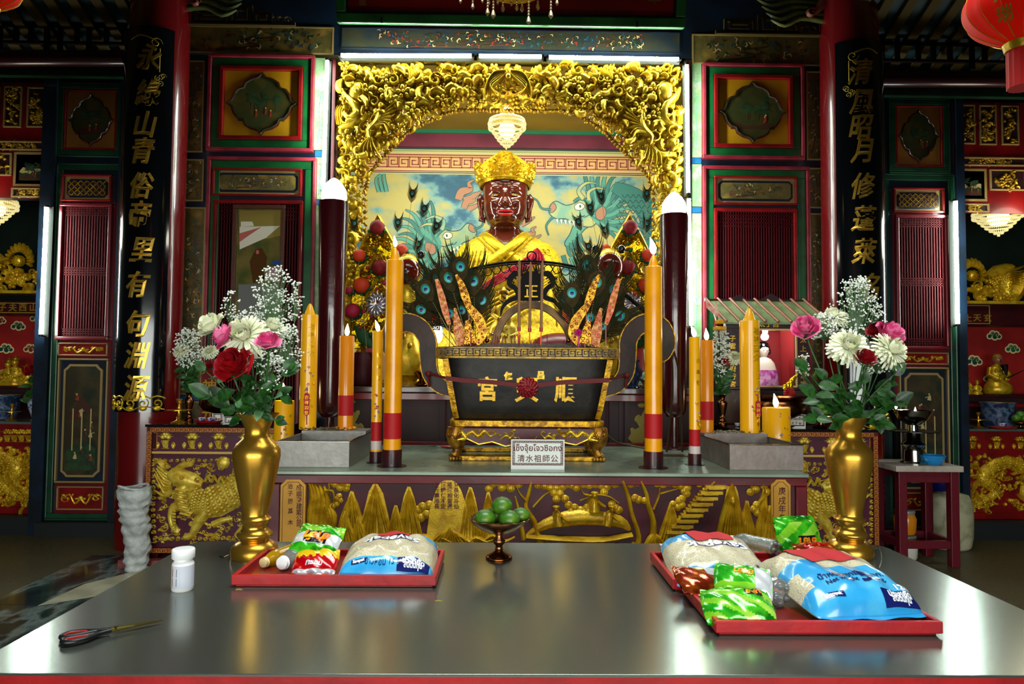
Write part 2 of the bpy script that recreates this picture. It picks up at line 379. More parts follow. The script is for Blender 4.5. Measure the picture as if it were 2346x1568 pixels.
# ---- painted scene materials
pm=[mat('painting_ground','6a5424',.45,0,.05,30,col2=['4c4420','8a6a2c'],vscale=6,vlo=.3,vhi=.7),
    mat('painting_dark_green','142a14',.5,col2='243c1c',vscale=20), mat('painting_brown','3a1c0c',.5),
    mat('painting_rust','7a2a14',.5), mat('painting_cream','b09a64',.5), mat('painting_blue','1c4a5c',.5)]
def paint(mb,u0,u1,v0,v1,seed,k='land',d=.0012):
    """a small painted scene: hills, trees, blossom or figures, in flat layers of colour"""
    r=random.Random(seed); w_,h_=u1-u0,v1-v0; X=lambda t:u0+t*w_; Z=lambda t:v0+t*h_; s=min(w_,h_)
    if k=='land':
        for i,(y,m) in enumerate(((.5,4),(.36,1),(.2,2))):
            P=[(X(0),Z(0.02)),(X(1),Z(0.02))]+[(X(1-t/6),Z(y+r.uniform(-.1,.1))) for t in range(7)]
            mb.poly(P,d,m if r.random()<.8 else 0,d*i*.8)
        for i in range(5):
            x=X(r.uniform(.2,.85)); y=Z(r.uniform(.3,.45)); hh=s*r.uniform(.3,.5)
            mb.stroke([(x,y-hh*.1),(x+hh*.06,y+hh*.5),(x,y+hh)],[s*.03,s*.012],d,2,d*3,3,2)
            for j in range(6): mb.dome(x+r.uniform(-.22,.22)*hh,y+hh*(.45+j*.1),s*.11*(1.2-j*.1),s*.035,0,d,1,d*4+j*1e-4,10,1)
        for i in range(3):
            x=X(r.uniform(.25,.8)); y=Z(r.uniform(.12,.25)); mb.stroke([(x,y),(x+s*.01,y+s*.16)],[s*.07,s*.04],d,3,d*5,3,2); mb.dome(x+s*.01,y+s*.18,s*.025,None,0,d,4,d*5,8,1)
    elif k=='tree':
        P=[(X(.2),Z(0.05)),(X(.5),Z(.25)),(X(.35),Z(.45)),(X(.6),Z(.65)),(X(.5),Z(.9))]
        mb.stroke(P,[s*.10,s*.08,s*.05,s*.02],d,2,d,3,4)
        for i in range(int(10+14*max(w_,h_)/s)):
            x,y=X(r.uniform(.1,.9)),Z(r.uniform(.08,.93)); m=r.choice((1,1,3,2,4,5))
            a=r.uniform(0,6.28)
            mb.stroke([(x,y),(x+s*.12*cos(a),y+s*.12*sin(a)),(x+s*.2*cos(a+.8),y+s*.2*sin(a+.8))],[s*.02,s*.07,s*.01],d,m,d*2+i*2e-5,3,3)
    elif k=='figs':
        mb.poly([(X(0),Z(0)),(X(1),Z(0)),(X(1),Z(.22)),(X(.6),Z(.3)),(X(0),Z(.2))],d,1,0)
        mb.poly([(X(.1),Z(.45)),(X(.55),Z(.6)),(X(.9),Z(.5)),(X(.85),Z(.62)),(X(.5),Z(.75)),(X(.15),Z(.58))],d,2,d*.5)
        for i in range(9):
            x,y=X(r.uniform(.12,.88)),Z(r.uniform(.08,.8)); m=r.choice((3,4,2,5,3)); q=s*.2
            mb.stroke([(x,y),(x+q*r.uniform(-.2,.2),y+q*.8)],[q*.7,q*.3],d,m,d*2,3,2); mb.dome(x,y+q,q*.16,None,0,d,4,d*3,8,1)
            a=r.uniform(0,6.28); mb.stroke([(x,y+q*.6),(x+q*.7*cos(a),y+q*(.6+.7*sin(a)))],q*.12,d,m,d*2.5,3,2)
        for i in range(3): x=X(.2+.3*i); mb.rect(x,x+s*.04,Z(.2),Z(.62),d,4,d*1.5)
def pframe(parent,r,fr,ins,m,base,kind,seed,bg=None,name='painted_panel'):
    """bordered painting set into a frame"""
    mb=MB(WM); mb.rect(*r,base*0+.012,0); w=ins
    q=(r[0]+w,r[1]-w,r[2]+w,r[3]-w); mb.M=wallM(WY-.0125); paint(mb,*q,seed,kind)
    mb.m=6; mb.frame(*r,fr,.006)
    return mb.build(name,[bg or pm[0]]+pm[1:]+[m],parent,0)
grp_t='painted wall panels'
TR=[5]
def trim(label,loc=(0,WY,0)):
    o=thing('trim_%d'%TR[0],label,'wall panel',loc,None,'structure'); TR[0]+=1; ORG[o.name]=loc; return o
def framebox(r,w,h,name,m,parent,base=0,bev=.006):
    mb=MB(WM); mb.frame(*r,w,h,None,base); return mb.build(name,m,parent,0,bev)
def strip_panels(x0,x1,ys,label,seed,bright=False,m=None):
    t=trim(label)
    bg=mat('bright_painted_strip','7c9070',.5,0,0,9,col2=['6c9058','98a488'],vscale=5) if bright else None
    for i,(a,c_) in enumerate(ys):
        r=W(x0,a,x1,c_); pframe(t,r,.012,.02,cream if not bright else MATS['bright_painted_strip'],0,'tree',seed+i,bg)
    return t
if 1:
    green2=mat('painting_leaf_green','3c8a4c',.5); 
# left bay
strip_panels(415,468,[(140,350),(366,462),(476,905),(920,985)],'narrow painted panels of trees and birds beside red column, bay with mirror',11)
strip_panels(1846,1886,[(165,368),(386,478),(490,960)],'narrow painted panels beside red column, bay with full lattice',21)
pm_b=pm; pm=[pm[0],mat('paint_fresh_green','4a9a50',.5),mat('paint_leaf_teal','2a8a7a',.5),mat('paint_yellow_leaf','b0b040',.5),mat('paint_violet','8a86b0',.5),mat('paint_sky','4a90b0',.5)]
strip_panels(722,748,[(135,345),(362,458),(472,760)],'bright floral painted strip beside tube, left of gilded arch',31,True)
strip_panels(1585,1606,[(148,362),(378,474),(490,780)],'bright floral painted strip beside tube, right of gilded arch',41,True)
pm=pm_b
b=MB(WM)
for r in ((722,346,748,360),(722,459,748,470),(1585,363,1606,376),(1585,475,1606,488),(415,906,468,918)): b.rect(*W(*r),.01)
struct(b,'trim_40',[blue],'blue bands between painted strips')
t=trim('long dark painted lintel panel above the bay with the mirror'); pframe(t,W(425,62,765,124),.012,.02,cream,0,'tree',51)
t=trim('long dark painted lintel panel above the bay with full lattice'); pframe(t,W(1585,82,1880,150),.012,.02,cream,0,'tree',52)
t=trim('plum branch painting on dark panel above the arch'); pframe(t,W(782,70,1558,118),.01,.02,navy,0,'tree',53,mat('painting_dusk','1c2626',.5,0,0,9,col2=['2c2a16','101c24'],vscale=3,vlo=.35,vhi=.65))
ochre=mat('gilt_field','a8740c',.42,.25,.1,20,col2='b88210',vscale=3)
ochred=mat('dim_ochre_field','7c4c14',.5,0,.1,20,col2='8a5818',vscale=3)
def medallion_panel(x0,y0,x1,y1,label,seed,big=True):
    t=trim(label); r=W(x0,y0,x1,y1); k=1 if big else .6
    w1=.03*k; framebox(r,w1,.06*k,'outer_moulding',pinkred if big else greend,t)
    r2=(r[0]+w1,r[1]-w1,r[2]+w1,r[3]-w1); framebox(r2,.075*k,.035,'green_frame',green if big else greend,t)
    w2=.075*k; r3=(r2[0]+w2,r2[1]-w2,r2[2]+w2,r2[3]-w2); framebox(r3,.035*k,.055*k,'red_frame',redl,t)
    w3=.035*k; r4=(r3[0]+w3,r3[1]-w3,r3[2]+w3,r3[3]-w3); cx,cy=(r4[0]+r4[1])/2,(r4[2]+r4[3])/2; rx,ry=(r4[1]-r4[0])/2,(r4[3]-r4[2])/2
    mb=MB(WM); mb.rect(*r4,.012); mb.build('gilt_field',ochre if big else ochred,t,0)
    mb=MB(wallM(WY-.0125)); mb.poly(ogee(cx,cy,rx*.97,ry*.97),.004); mb.build('medallion_border',redl,t,0)
    mb=MB(wallM(WY-.017)); mb.poly(ogee(cx,cy,rx*.88,ry*.88),.003,0)
    paint(mb,cx-rx*.62,cx+rx*.62,cy-ry*.55,cy+ry*.5,seed,'land'); mb.build('medallion_painting',[mat('medallion_ground','40340f',.4,0,0,9,col2=['2a3014','503f18'],vscale=5,vlo=.3,vhi=.7)]+pm[1:],t,0)
    mb=MB(); P=[(x,WY-.022,z) for x,z in spline([(p[0],p[1],0) for p in ogee(cx,cy,rx*.91,ry*.91)],2,True) for x,z in ((x,z),)] if 0 else [(p[0],WY-.024,p[1]) for p in ogee(cx,cy,rx*.91,ry*.91)]
    mb.tube(P+[P[0]],.012*k,6,False); mb.build('medallion_moulding',mat('dark_moulding','2a2410',.25,.3,coat=.4),t)
    return t
medallion_panel(480,130,722,350,'gilt square panel with pointed medallion of pine trees, above the mirror',61)
medallion_panel(1607,150,1838,368,'gilt square panel with pointed medallion, above the full red lattice',62)
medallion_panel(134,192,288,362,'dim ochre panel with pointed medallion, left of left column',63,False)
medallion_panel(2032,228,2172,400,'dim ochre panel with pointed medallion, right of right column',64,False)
DN=[1]
def lattice(parent,r,n,back=None,zones=(.0,.47,.93),zw=.07,w=.0055):
    mb=MB(WM); mb.rect(*r,.008); mb.build('lattice_backing',back or mat('lattice_dark','060203',.95,spec=0),parent,0)
    mb=MB(wallM(WY-.014)); step=(r[1]-r[0])/n
    for i in range(n): x=r[0]+(i+.5)*step; mb.rect(x-w,x+w,r[2],r[3],.008)
    H=r[3]-r[2]
    for z in zones:
        for k in range(4): zz=r[2]+H*z+H*zw*k/4+.006; mb.rect(r[0],r[1],zz-w*.8,zz+w*.8,.006,0,.002)
    return mb.build('lattice',mat('lattice_red','4a0a10',.6,spec=.15),parent,0)
def door(x0,y0,x1,y1,label,sub,lat,parts,n,outer,seed,k=1.0):
    o=thing('door_%d'%DN[0],label,'door',(0,WY,0),None,'structure'); DN[0]+=1
    r=W(x0,y0,x1,y1); framebox(r,.03*k,.055*k,'outer_moulding',outer,o)
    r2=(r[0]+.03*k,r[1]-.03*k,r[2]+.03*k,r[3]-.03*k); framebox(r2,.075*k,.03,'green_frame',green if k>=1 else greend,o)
    if sub:
        r=W(*sub); framebox(r,.02,.045,'panel_moulding',redl,o); r=(r[0]+.02,r[1]-.02,r[2]+.02,r[3]-.02)
        q=cutcorner(r[0]+.02,r[1]-.02,r[2]+.02,r[3]-.02,.03)
        mb=MB(WM); mb.rect(*r,.012); mb.build('cream_surround',cream,o,0)
        mb=MB(wallM(WY-.0125)); mb.poly(q,.006); mb.build('blue_border',navy,o,0)
        if k>=1:
            mb=MB(wallM(WY-.019)); q=(r[0]+.04,r[1]-.04,r[2]+.04,r[3]-.04); mb.poly(cutcorner(*q,.02),.004,0); mb.M=wallM(WY-.023); paint(mb,q[0]+.02,q[1]-.02,q[2]+.01,q[3]-.01,seed,'tree'); mb.build('painted_panel',pm,o,0)
        else:
            mb=MB(wallM(WY-.019)); q=(r[0]+.035,r[1]-.035,r[2]+.035,r[3]-.035); mb.rect(*q,.003,1)
            s=(q[3]-q[2])/5; nx=int((q[1]-q[0])/s)
            for i in range(nx):
                for j in range(5):
                    u,v=q[0]+(i+.5)*(q[1]-q[0])/nx,q[2]+(j+.5)*s; a=pi/4 if (i+j)%2 else -pi/4
                    mb.stroke([(u-s*.6*cos(a),v-s*.6*sin(a)),(u+s*.6*cos(a),v+s*.6*sin(a))],s*.22,.005,0,.003,4,1)
            mb.build('fret_carving',[goldd,dkred],o,0)
    r=W(*lat); framebox(r,.03,.05,'lattice_frame',redl if k>=1 else mat('door_red','5c0a14',.35,0,.1,20,coat=.3),o); q=(r[0]+.03,r[1]-.03,r[2]+.03,r[3]-.03)
    lattice(o,q,n)
    for kind,pr in parts:
        r=W(*pr)
        if kind=='carv':
            framebox(r,.012,.03,'panel_moulding',cream,o); mb=MB(WM); mb.rect(*r,.012,1); mb.M=wallM(WY-.012)
            cx,cy=(r[0]+r[1])/2,(r[2]+r[3])/2; rx,ry=(r[1]-r[0])*.4,(r[3]-r[2])*.3
            for d in (-1,1):
                mb.stroke([(cx,cy),(cx+d*rx*.3,cy-ry*.8),(cx+d*rx*.6,cy+ry*.5),(cx+d*rx,cy-ry*.2)],[.02,.016,.01],.01,0)
                for i in range(4): mb.dome(cx+d*rx*(.2+.24*i),cy+ry*(.4 if i%2 else -.1),.016,.01,i,.01,0)
                mb.spiral(cx+d*rx*.85,cy,ry*.7,0,1.2,.012,.01,0,0,d)
            mb.dome(cx,cy,.02,None,0,.014,0); mb.build('carved_spray',[gold,redl],o,0)
        else:
            framebox(r,.015,.035,'panel_moulding',cream,o)
            mb=MB(WM); mb.rect(r[0]+.015,r[1]-.015,r[2]+.015,r[3]-.015,.01); mb.build('blue_border',navy,o,0)
            q=(r[0]+.05,r[1]-.05,r[2]+.05,r[3]-.05)
            mb=MB(wallM(WY-.012)); mb.poly(cutcorner(*q,.05),.012,6); mb.M=wallM(WY-.0245); q=(q[0]+.02,q[1]-.02,q[2]+.02,q[3]-.02)
            mb.poly(cutcorner(*q,.04),.002,0); mb.M=wallM(WY-.027); paint(mb,q[0]+.02,q[1]-.02,q[2]+.04,q[3]-.04,seed+3,'figs')
            mb.build('painted_panel',[mat('old_painting','2c2414',.4,0,0,9,col2=['3a3018','1c2418'],vscale=4)]+pm[1:]+[cream],o,0)
    mb=MB(WM); r=W(lat[0],lat[1]-4,lat[2],y1-12); mb.rect(*r,.0075); mb.build('door_leaf',mat('door_red','5c0a14',.35,0,.1,20,coat=.3),o,0)
    return o
d1=door(472,363,722,1000,'tall green framed lattice door holding a framed mirror',(490,388,694,452),(487,462,692,985),[],30,pinkred,71)
door(1608,384,1853,1000,'tall green framed door filled with red lattice behind roofed shrine',(1634,406,1824,472),(1634,480,1824,985),[],30,pinkred,81)
door(120,376,285,1192,'narrow lattice door leaf left of left column',(146,402,260,464),(138,468,258,780),[('carv',(136,786,250,816)),('paint',(133,822,248,1106)),('carv',(133,1114,240,1168))],17,greend,91,.6)
door(2022,400,2190,1192,'narrow lattice door leaf right of right column',(2042,432,2158,490),(2048,494,2168,802),[('carv',(2056,808,2170,836)),('paint',(2058,842,2172,1120)),('carv',(2058,1128,2172,1170))],17,greend,95,.6)
# mirror in the left door, its reflections painted on as flat colour patches
o=thing('framed_mirror','wood framed mirror with painted-on pale reflections hung on the lattice door','mirror',(U(595,700,WY).x,WY-.06,U(595,740,WY).z))
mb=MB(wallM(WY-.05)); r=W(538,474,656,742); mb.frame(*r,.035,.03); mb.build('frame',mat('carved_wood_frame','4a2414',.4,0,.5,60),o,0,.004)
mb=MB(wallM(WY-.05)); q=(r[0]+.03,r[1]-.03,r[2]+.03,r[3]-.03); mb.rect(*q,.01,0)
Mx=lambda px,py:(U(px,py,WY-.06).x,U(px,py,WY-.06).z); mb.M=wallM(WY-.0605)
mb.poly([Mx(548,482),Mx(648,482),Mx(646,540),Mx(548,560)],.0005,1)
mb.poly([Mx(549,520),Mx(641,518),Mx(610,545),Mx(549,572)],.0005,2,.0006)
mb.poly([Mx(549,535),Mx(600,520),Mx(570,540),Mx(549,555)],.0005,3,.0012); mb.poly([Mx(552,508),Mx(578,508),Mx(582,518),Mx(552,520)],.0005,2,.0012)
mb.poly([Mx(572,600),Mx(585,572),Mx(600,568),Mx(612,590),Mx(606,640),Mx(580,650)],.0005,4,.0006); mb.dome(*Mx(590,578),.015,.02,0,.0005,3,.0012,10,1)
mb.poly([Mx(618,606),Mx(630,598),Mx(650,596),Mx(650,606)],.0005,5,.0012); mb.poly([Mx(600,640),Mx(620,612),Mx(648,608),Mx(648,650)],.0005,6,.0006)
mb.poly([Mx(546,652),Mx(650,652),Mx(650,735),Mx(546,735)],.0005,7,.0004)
mb.build('mirror_painted_reflection',[mat('reflection_paint_tan','8a7a44',.06,.35,coat=.6,col2='5c6434',vscale=5),mat('reflection_paint_cream','a8944c',.06,.3,coat=.5),mat('reflection_paint_white','e6e0cc',.1,.1,coat=.5),mat('reflection_paint_pink','c06a60',.1,.1,coat=.5),mat('reflection_paint_brown','5a3a1c',.1,.2,coat=.5),mat('reflection_paint_blue','2a50b0',.1,.1,coat=.5),mat('reflection_paint_mauve','b08a94',.1,.1,coat=.5),mat('reflection_paint_grey','7c7c7a',.1,.2,coat=.5)],o,0)
# base plinths under doors
b=MB(); xa=U(95,1200,WY).x; b.box(xa,U(300,1200,WY).x,WY-.1,WY,0,.12); b.box(U(2010,1200,WY).x,xr0,WY-.1,WY,0,.12); b.box(-6.2,xa,WY-.05,WY+.05,0,.16); b.box(xr0,6.2,WY-.05,WY+.05,0,.16)
struct(b,'baseboard_back',[mat('base_black','07090c',.6)],'black plinth board along the screen wall')
# posts either side of outer bays
b=MB(); q=W(92,186,122,1200); b.box(q[0],q[1],WY-.06,WY,0,q[3]); q=W(2190,222,2206,1200); b.box(q[0],q[1],WY-.06,WY,0,q[3]); q=W(262,186,300,1200); b.box(q[0]+.03,q[1],WY-.06,WY,0,q[3])
q=W(2006,222,2030,1200); b.box(q[0],q[1]-.02,WY-.06,WY,0,q[3]); struct(b,'trim_60',[navy],'dark posts of the screen wall')
# panels above outer bays
def small_fig_panel(r,label,seed,kind='fig'):
    t=trim(label); r=W(*r); framebox(r,.014,.03,'cream_border',cream,t,0,.003)
    mb=MB(WM); mb.rect(*r,.0165,1); mb.M=wallM(WY-.0165); rr=random.Random(seed); w_,h_=r[1]-r[0],r[3]-r[2]; cx=(r[0]+r[1])/2
    n=int(14*max(w_,h_)/min(w_,h_))
    for i in range(n): motif(mb,r[0]+w_*rr.uniform(.2,.8),r[2]+h_*rr.uniform(.1,.9),min(w_,h_)*rr.uniform(.3,.5),0,0,rr,'LLFB')
    mb.build('carved_relief',[goldd,dkred],t,0); return t
b=MB(wallM(WY)); b.rect(-5.4,U(112,300,WY).x,U(50,455,WY).z,U(50,190,WY).z,.012); b.rect(U(2182,300,WY).x,5.4,U(2280,490,WY).z,U(2280,236,WY).z,.012); struct(b,'trim_59',[redl],'red boards behind the small panels above the side bays')
for i,(a,c_) in enumerate([((13,200,54,294),'second narrow carved figure panel from left frame edge'),((66,202,110,294),'narrow carved figure panel beside ochre medallion panel, left side'),((-30,200,3,294),'narrow carved figure panel cut by left frame edge'),
    ((2190,242,2230,332),'narrow carved figure panel beside ochre medallion panel, right side'),((2240,243,2279,334),'middle narrow carved figure panel above right chandelier'),((2290,244,2330,334),'narrow carved figure panel near right frame edge'),
    ((-20,325,110,346),'carved gilt strip above left side bay'),((2188,362,2346,382),'carved gilt strip above right side bay'),((-20,352,30,404),'carved floral panel at left frame edge'),((2264,390,2346,438),'carved scroll panel above right chandelier'),
    ((30,432,104,454),'carved gilt fringe above left side bay'),((2198,468,2262,488),'carved gilt fringe above right side bay')]):
    small_fig_panel(a,c_,100+i)
for r,l,s in (((34,350,108,428),'small olive square panel above left side bay',5),((2190,388,2258,462),'small olive square panel above right side bay',6)):
    t=trim(l); pframe(t,W(*r),.02,.05,cream,0,'land',s)
# ---- horizontal red/green beams above side parts
b=MB(); 
for (x0,x1,ya,yb,y0) in ((-40,288,118,150,6.0),(2010,2390,168,196,6.0)):
    p=U(x0,(ya+yb)/2,y0); q=U(x1,(ya+yb)/2,y0); b.tube([p,q],.07,14)
struct(b,'trim_61',[mat('maroon_beam','3a0818',.3,0,.1,10,coat=.4)],'round dark red purlins above the side bays',60)
b=MB()
for (x0,x1,yy,y0) in ((-60,295,158,6.15),(2000,2400,205,6.15)):
    p=U(x0,yy,y0); q=U(x1,yy,y0); b.box(p.x,q.x,y0,y0+.06,p.z-.05,p.z+.04)
struct(b,'trim_62',[greend],'dark green rails above the side bays')
# ---- open rafters above side bays
b=MB(); s=.41
def soff(x0,x1,zoff,y0,y1,m,w=None):
    z=lambda y:4.30+zoff+s*(6.6-y)
    b.add([(x0,y0,z(y0)),(x1,y0,z(y0)),(x1,y1,z(y1)),(x0,y1,z(y1)),(x0,y0,z(y0)+.03),(x1,y0,z(y0)+.03),(x1,y1,z(y1)+.03),(x0,y1,z(y1)+.03)],[(0,3,2,1),(4,5,6,7),(0,1,5,4),(1,2,6,5),(2,3,7,6),(3,0,4,7)],m)
soff(-6.2,-3.0,0,2.6,7.6,0); soff(2.95,6.2,0,2.6,7.6,0)
for i in range(16): x=-6.1+i*.2; soff(x,x+.085,-.04,2.6,7.6,1)
for i in range(16): x=3.0+i*.2; soff(x,x+.085,-.04,2.6,7.6,1)
struct(b,'trim_63',[mat('rafter_blue','123a44',.6),mat('rafter_ochre','5a4818',.8)],'blue roof boards with ochre rafters above the side bays')
b=MB(); rr=random.Random(5)
for sgn,(xa,xb,dy) in ((-1,(0,285,0)),(1,(2018,2340,42))):
    for yy in (24,58,97): p=U(xa,yy+dy,6.1); q=U(xb,yy+dy,6.1); b.box(p.x,q.x,6.08,6.11,p.z-.012,p.z+.012)
    for i in range(9):
        x=xa+(xb-xa)*i/8+rr.uniform(-6,6); p=U(x,rr.choice((0,24,58))+dy,6.1); q=U(x,rr.choice((97,118))+dy,6.1); b.box(p.x-.018,p.x+.018,6.08,6.11,q.z,p.z)
struct(b,'trim_64',[mat('dark_bars','1c0608',.5)],'dark red lattice bars under the rafters')
# ---- columns with couplet boards
def column(px,label,blabel,chars,ys,xs,boff,top,bot,n):
    Yc=5.95; r=.235; c=U(px,600,Yc-r*0); cx=c.x
    b=MB(); b.lathe([(r,0),(r,5.4)],(cx,Yc,0),40); o=struct(b,'trim_%d'%n,[mat('column_red','5e080c',.22,0,.08,12,coat=.6)],label,60)
    rb=r+.03; z0=U(px,bot,Yc-r).z; z1=U(px,top,Yc-r).z; span=.98
    M=lambda u,v,h=0:(cx+(rb+h)*sin(u/rb+boff), Yc-(rb+h)*cos(u/rb+boff), v)
    b=MB(); N=24
    rg=[]
    for z in (z0,z1): rg.append([M((-span+2*span*k/N)*rb,z,0) for k in range(N+1)]+[M((span-2*span*k/N)*rb,z,-.022) for k in range(N+1)])
    b.rings(rg); t=thing('couplet_board',blabel,'couplet board',(cx,Yc-rb,z0)); b.build('board',black,t,60)
    mb=MB(M)
    # gilt cloud outline at the foot
    for k in range(5):
        u=(-span+.2+k*(2*span-.4)/4)*rb; mb.spiral(u,z0+.07,.045,1 if k%2 else 4,1.3,.014,.012,None,0,(-1)**k); mb.dome(u,z0+.03,.03,.02,0,.012)
        mb.stroke([(u-.06,z0+.11),(u,z0+.13),(u+.06,z0+.11)],.012,.01)
    mb.stroke([(-span*rb,z0+.02),(-.1,z0+.045),(0,z0+.01),(.1,z0+.045),(span*rb,z0+.02)],.01,.008)
    mb.build('gilt_foot_scroll',gold,t,60)
    mb=MB(M); d=1 if px<1000 else -1; u0=d*.12; zz=z1-.08
    mb.stroke([(-d*.1,zz-.03),(0,zz),(u0,zz-.04)],.012,.003); mb.spiral(u0,zz-.06,.05,0,1.3,.008,.003,None,0,d); mb.stroke([(u0+d*.03,zz-.1),(u0+d*.03,zz-.3)],.008,.003)
    for k in range(6): mb.spiral(u0+d*(.03+.03*cos(k)),zz-.33-.012*k,.025,k,1.2,.006,.003)
    mb.build('gilt_line_ornament',goldline,t,60)
    for ch,yy,xx in zip(chars,ys,xs):
        zc=U(px,yy,Yc-rb).z; uu=(U(xx,yy,Yc-rb).x-cx); a=math.asin(max(-.95,min(.95,uu/rb)))-boff
        mb=MB(M); text(mb,ch,.225,a*rb,zc,.012,0,.004,.22,0,.82); mb.build('gilt_character',goldl,t,0)
    return t
column(352,'round red column beside the mirror bay','curved black couplet board with gold characters on left column','永綠山青俗帝里有句淵源',(130,212,284,345,425,490,572,652,742,815,890),(340,337,332,328,325,321,324,316,316,313,311),-.10,62,945,70)
column(1950,'round red column beside the roofed shrine bay','curved black couplet board with gold characters on right column','清風昭月修蓬萊名',(163,232,290,345,425,500,575,655),(1972,1974,1974,1976,1979,1980,1981,1995),.10,92,985,71)
# ---- top brackets with cloud fretwork
def bracket(x0,x1,y,dirn,label):
    Y=6.0; t=thing('carved_bracket',label,'bracket',(U((x0+x1)/2,y,Y).x,Y,U((x0+x1)/2,y,Y).z)); M=wallM(Y); mb=MB(M); a=U(x0,y,Y); c_=U(x1,y,Y)
    f=lambda q,v:(a.x+(c_.x-a.x)*q,a.z+v)
    mb.stroke([f(0,0),f(1,0)],.03,.03,None,0,4,1)
    for q,w_,h_ in ((.08,.28,.12),(.4,.2,.16),(.62,.16,.1)):
        p=f(q,0); mb.frame(p[0],p[0]+w_,p[1],p[1]+h_,.022,.03); mb.frame(p[0]+.05,p[0]+w_-.05,p[1]+.04,p[1]+h_-.03,.014,.03)
    for q in (.8,.86,.92): mb.spiral(*f(q,.04),.04,0,1.2,.014,.02)
    mb.build('fretwork',mat('dim_gilt_fret','4a3c1c',.4,.3,.1,20),t,0)
    mb=MB(wallM(Y-.05)); p0=f(0 if dirn>0 else 1,.1)
    for k in range(5): mb.stroke([(p0[0],p0[1]+.05*k),(p0[0]+dirn*(.2+.03*k),p0[1]+.02+.05*k),(p0[0]+dirn*(.34+.04*k),p0[1]-.05+.06*k),(p0[0]+dirn*(.46+.04*k),p0[1]+.06*k)],[.06,.045,.012],.03)
    mb.build('phoenix_tail',mat('painted_tail_green','4c5a2c',.4,.1,.2,30,col2='6a6a34',vscale=8),t,60)
    mb=MB(wallM(Y-.08)); mb.stroke([(p0[0]-dirn*.08,p0[1]+.26),(p0[0]+dirn*.03,p0[1]+.12),(p0[0]+dirn*.12,p0[1]+.03)],[.1,.09,.03],.04); mb.spiral(p0[0]+dirn*.12,p0[1]+.05,.05,0,1.3,.03,.03)
    mb.build('cloud_curl',mat('painted_curl_pink','8a4638',.45,0,.1,20),t,60)
bracket(425,678,54,1,'carved fretwork bracket with feathery tail beside left column top'); bracket(1638,1880,76,-1,'carved fretwork bracket with feathery tail beside right column top')
# ---- big sign board
Y=5.95; a=U(775,52,Y); c_=U(1565,72,Y); t=thing('sign_board','large red sign board in dark green frame hung above the arch','sign',((a.x+c_.x)/2,Y,(a.z+c_.z)/2))
tl=.28; bx,bz=a.x,(a.z+c_.z)/2
SM=lambda u,v,h=0:(bx+u, Y-v*sin(tl)-h*cos(tl), bz+v*cos(tl)-h*sin(tl)+0)
W_=c_.x-a.x; mb=MB(SM); mb.frame(0,W_,0,1.1,.085,.07); mb.build('frame',mat('sign_green','2c7034',.35,0,.1,10,coat=.3,col2='1e5428',vscale=3),t,0,.012)
mb=MB(SM); mb.frame(.085,W_-.085,.085,1.015,.014,.045); mb.build('inner_moulding',mat('sign_inner','1a1c10',.4),t,0,.003)
mb=MB(SM); mb.rect(.09,W_-.09,.09,1.01,.02); mb.build('panel',mat('sign_red','a81016',.35,0,.1,6,col2='860c12',vscale=2,coat=.3),t,0)
mb=MB(SM); mb.rect(.19,.25,.15,.24,.022); text(mb,'印',.05,.22,.195,.003,.022); mb.build('seal',mat('seal_ochre','8a5a30',.5),t,0)
mb=MB(SM); text(mb,'年',.12,W_-.27,.25,.004,.02,.002); mb.build('inscription',mat('seal_ochre','8a5a30',.5),t,0)
for q in (.13,.86):
    mb=MB(SM); mb.stroke([(W_*q,.0),(W_*q,.045)],.014,.02,None,.07,4,1); mb.build('hook',iron,t,0)
# ---- fluorescent tubes
def fl_tube(p,q,label,Y=6.12,fix=.03):
    a,c_=U(*p,Y),U(*q,Y); t=thing('fluorescent_tube',label,'light',((a.x+c_.x)/2,Y,(a.z+c_.z)/2),'fluorescent tubes around the shrine'); d=(c_-a).normalized()
    mb=MB(); mb.tube([a+d*.02,c_-d*.02],.0165,12); mb.build('lamp_tube',glowt,t,60)
    for e,e2 in ((a,a+d*.022),(c_-d*.022,c_)): mb=MB(); mb.tube([e,e2],.018,10); mb.tube([(e+e2)/2,(e+e2)/2+Vector((0,.06,0))],.012,6); mb.build('end_holder',mat('holder_grey','20221f',.5),t,60)
    mb=MB(); m0=a+Vector((0,.062,0)); m1=c_+Vector((0,.062,0)); mb.tube([m0,m1],.022,4); mb.build('batten',mat('holder_grey','20221f',.5),t,0)
fl_tube((776,127),(1086,128),'horizontal fluorescent tube along arch top, left long one')
fl_tube((1092,128),(1246,130),'short horizontal fluorescent tube above arch centre')
fl_tube((1252,131),(1560,136),'horizontal fluorescent tube along arch top, right long one')
fl_tube((750,134),(740,440),'upright fluorescent tube left of gilded arch'); fl_tube((1573,144),(1577,448),'upright fluorescent tube right of gilded arch, upper one')
fl_tube((1578,450),(1584,752),'upright fluorescent tube right of gilded arch, lower one')
fl_tube((107,470),(94,772),'upright fluorescent tube beside left side bay',6.15); fl_tube((2189,456),(2194,748),'upright fluorescent tube beside right side bay',6.15)
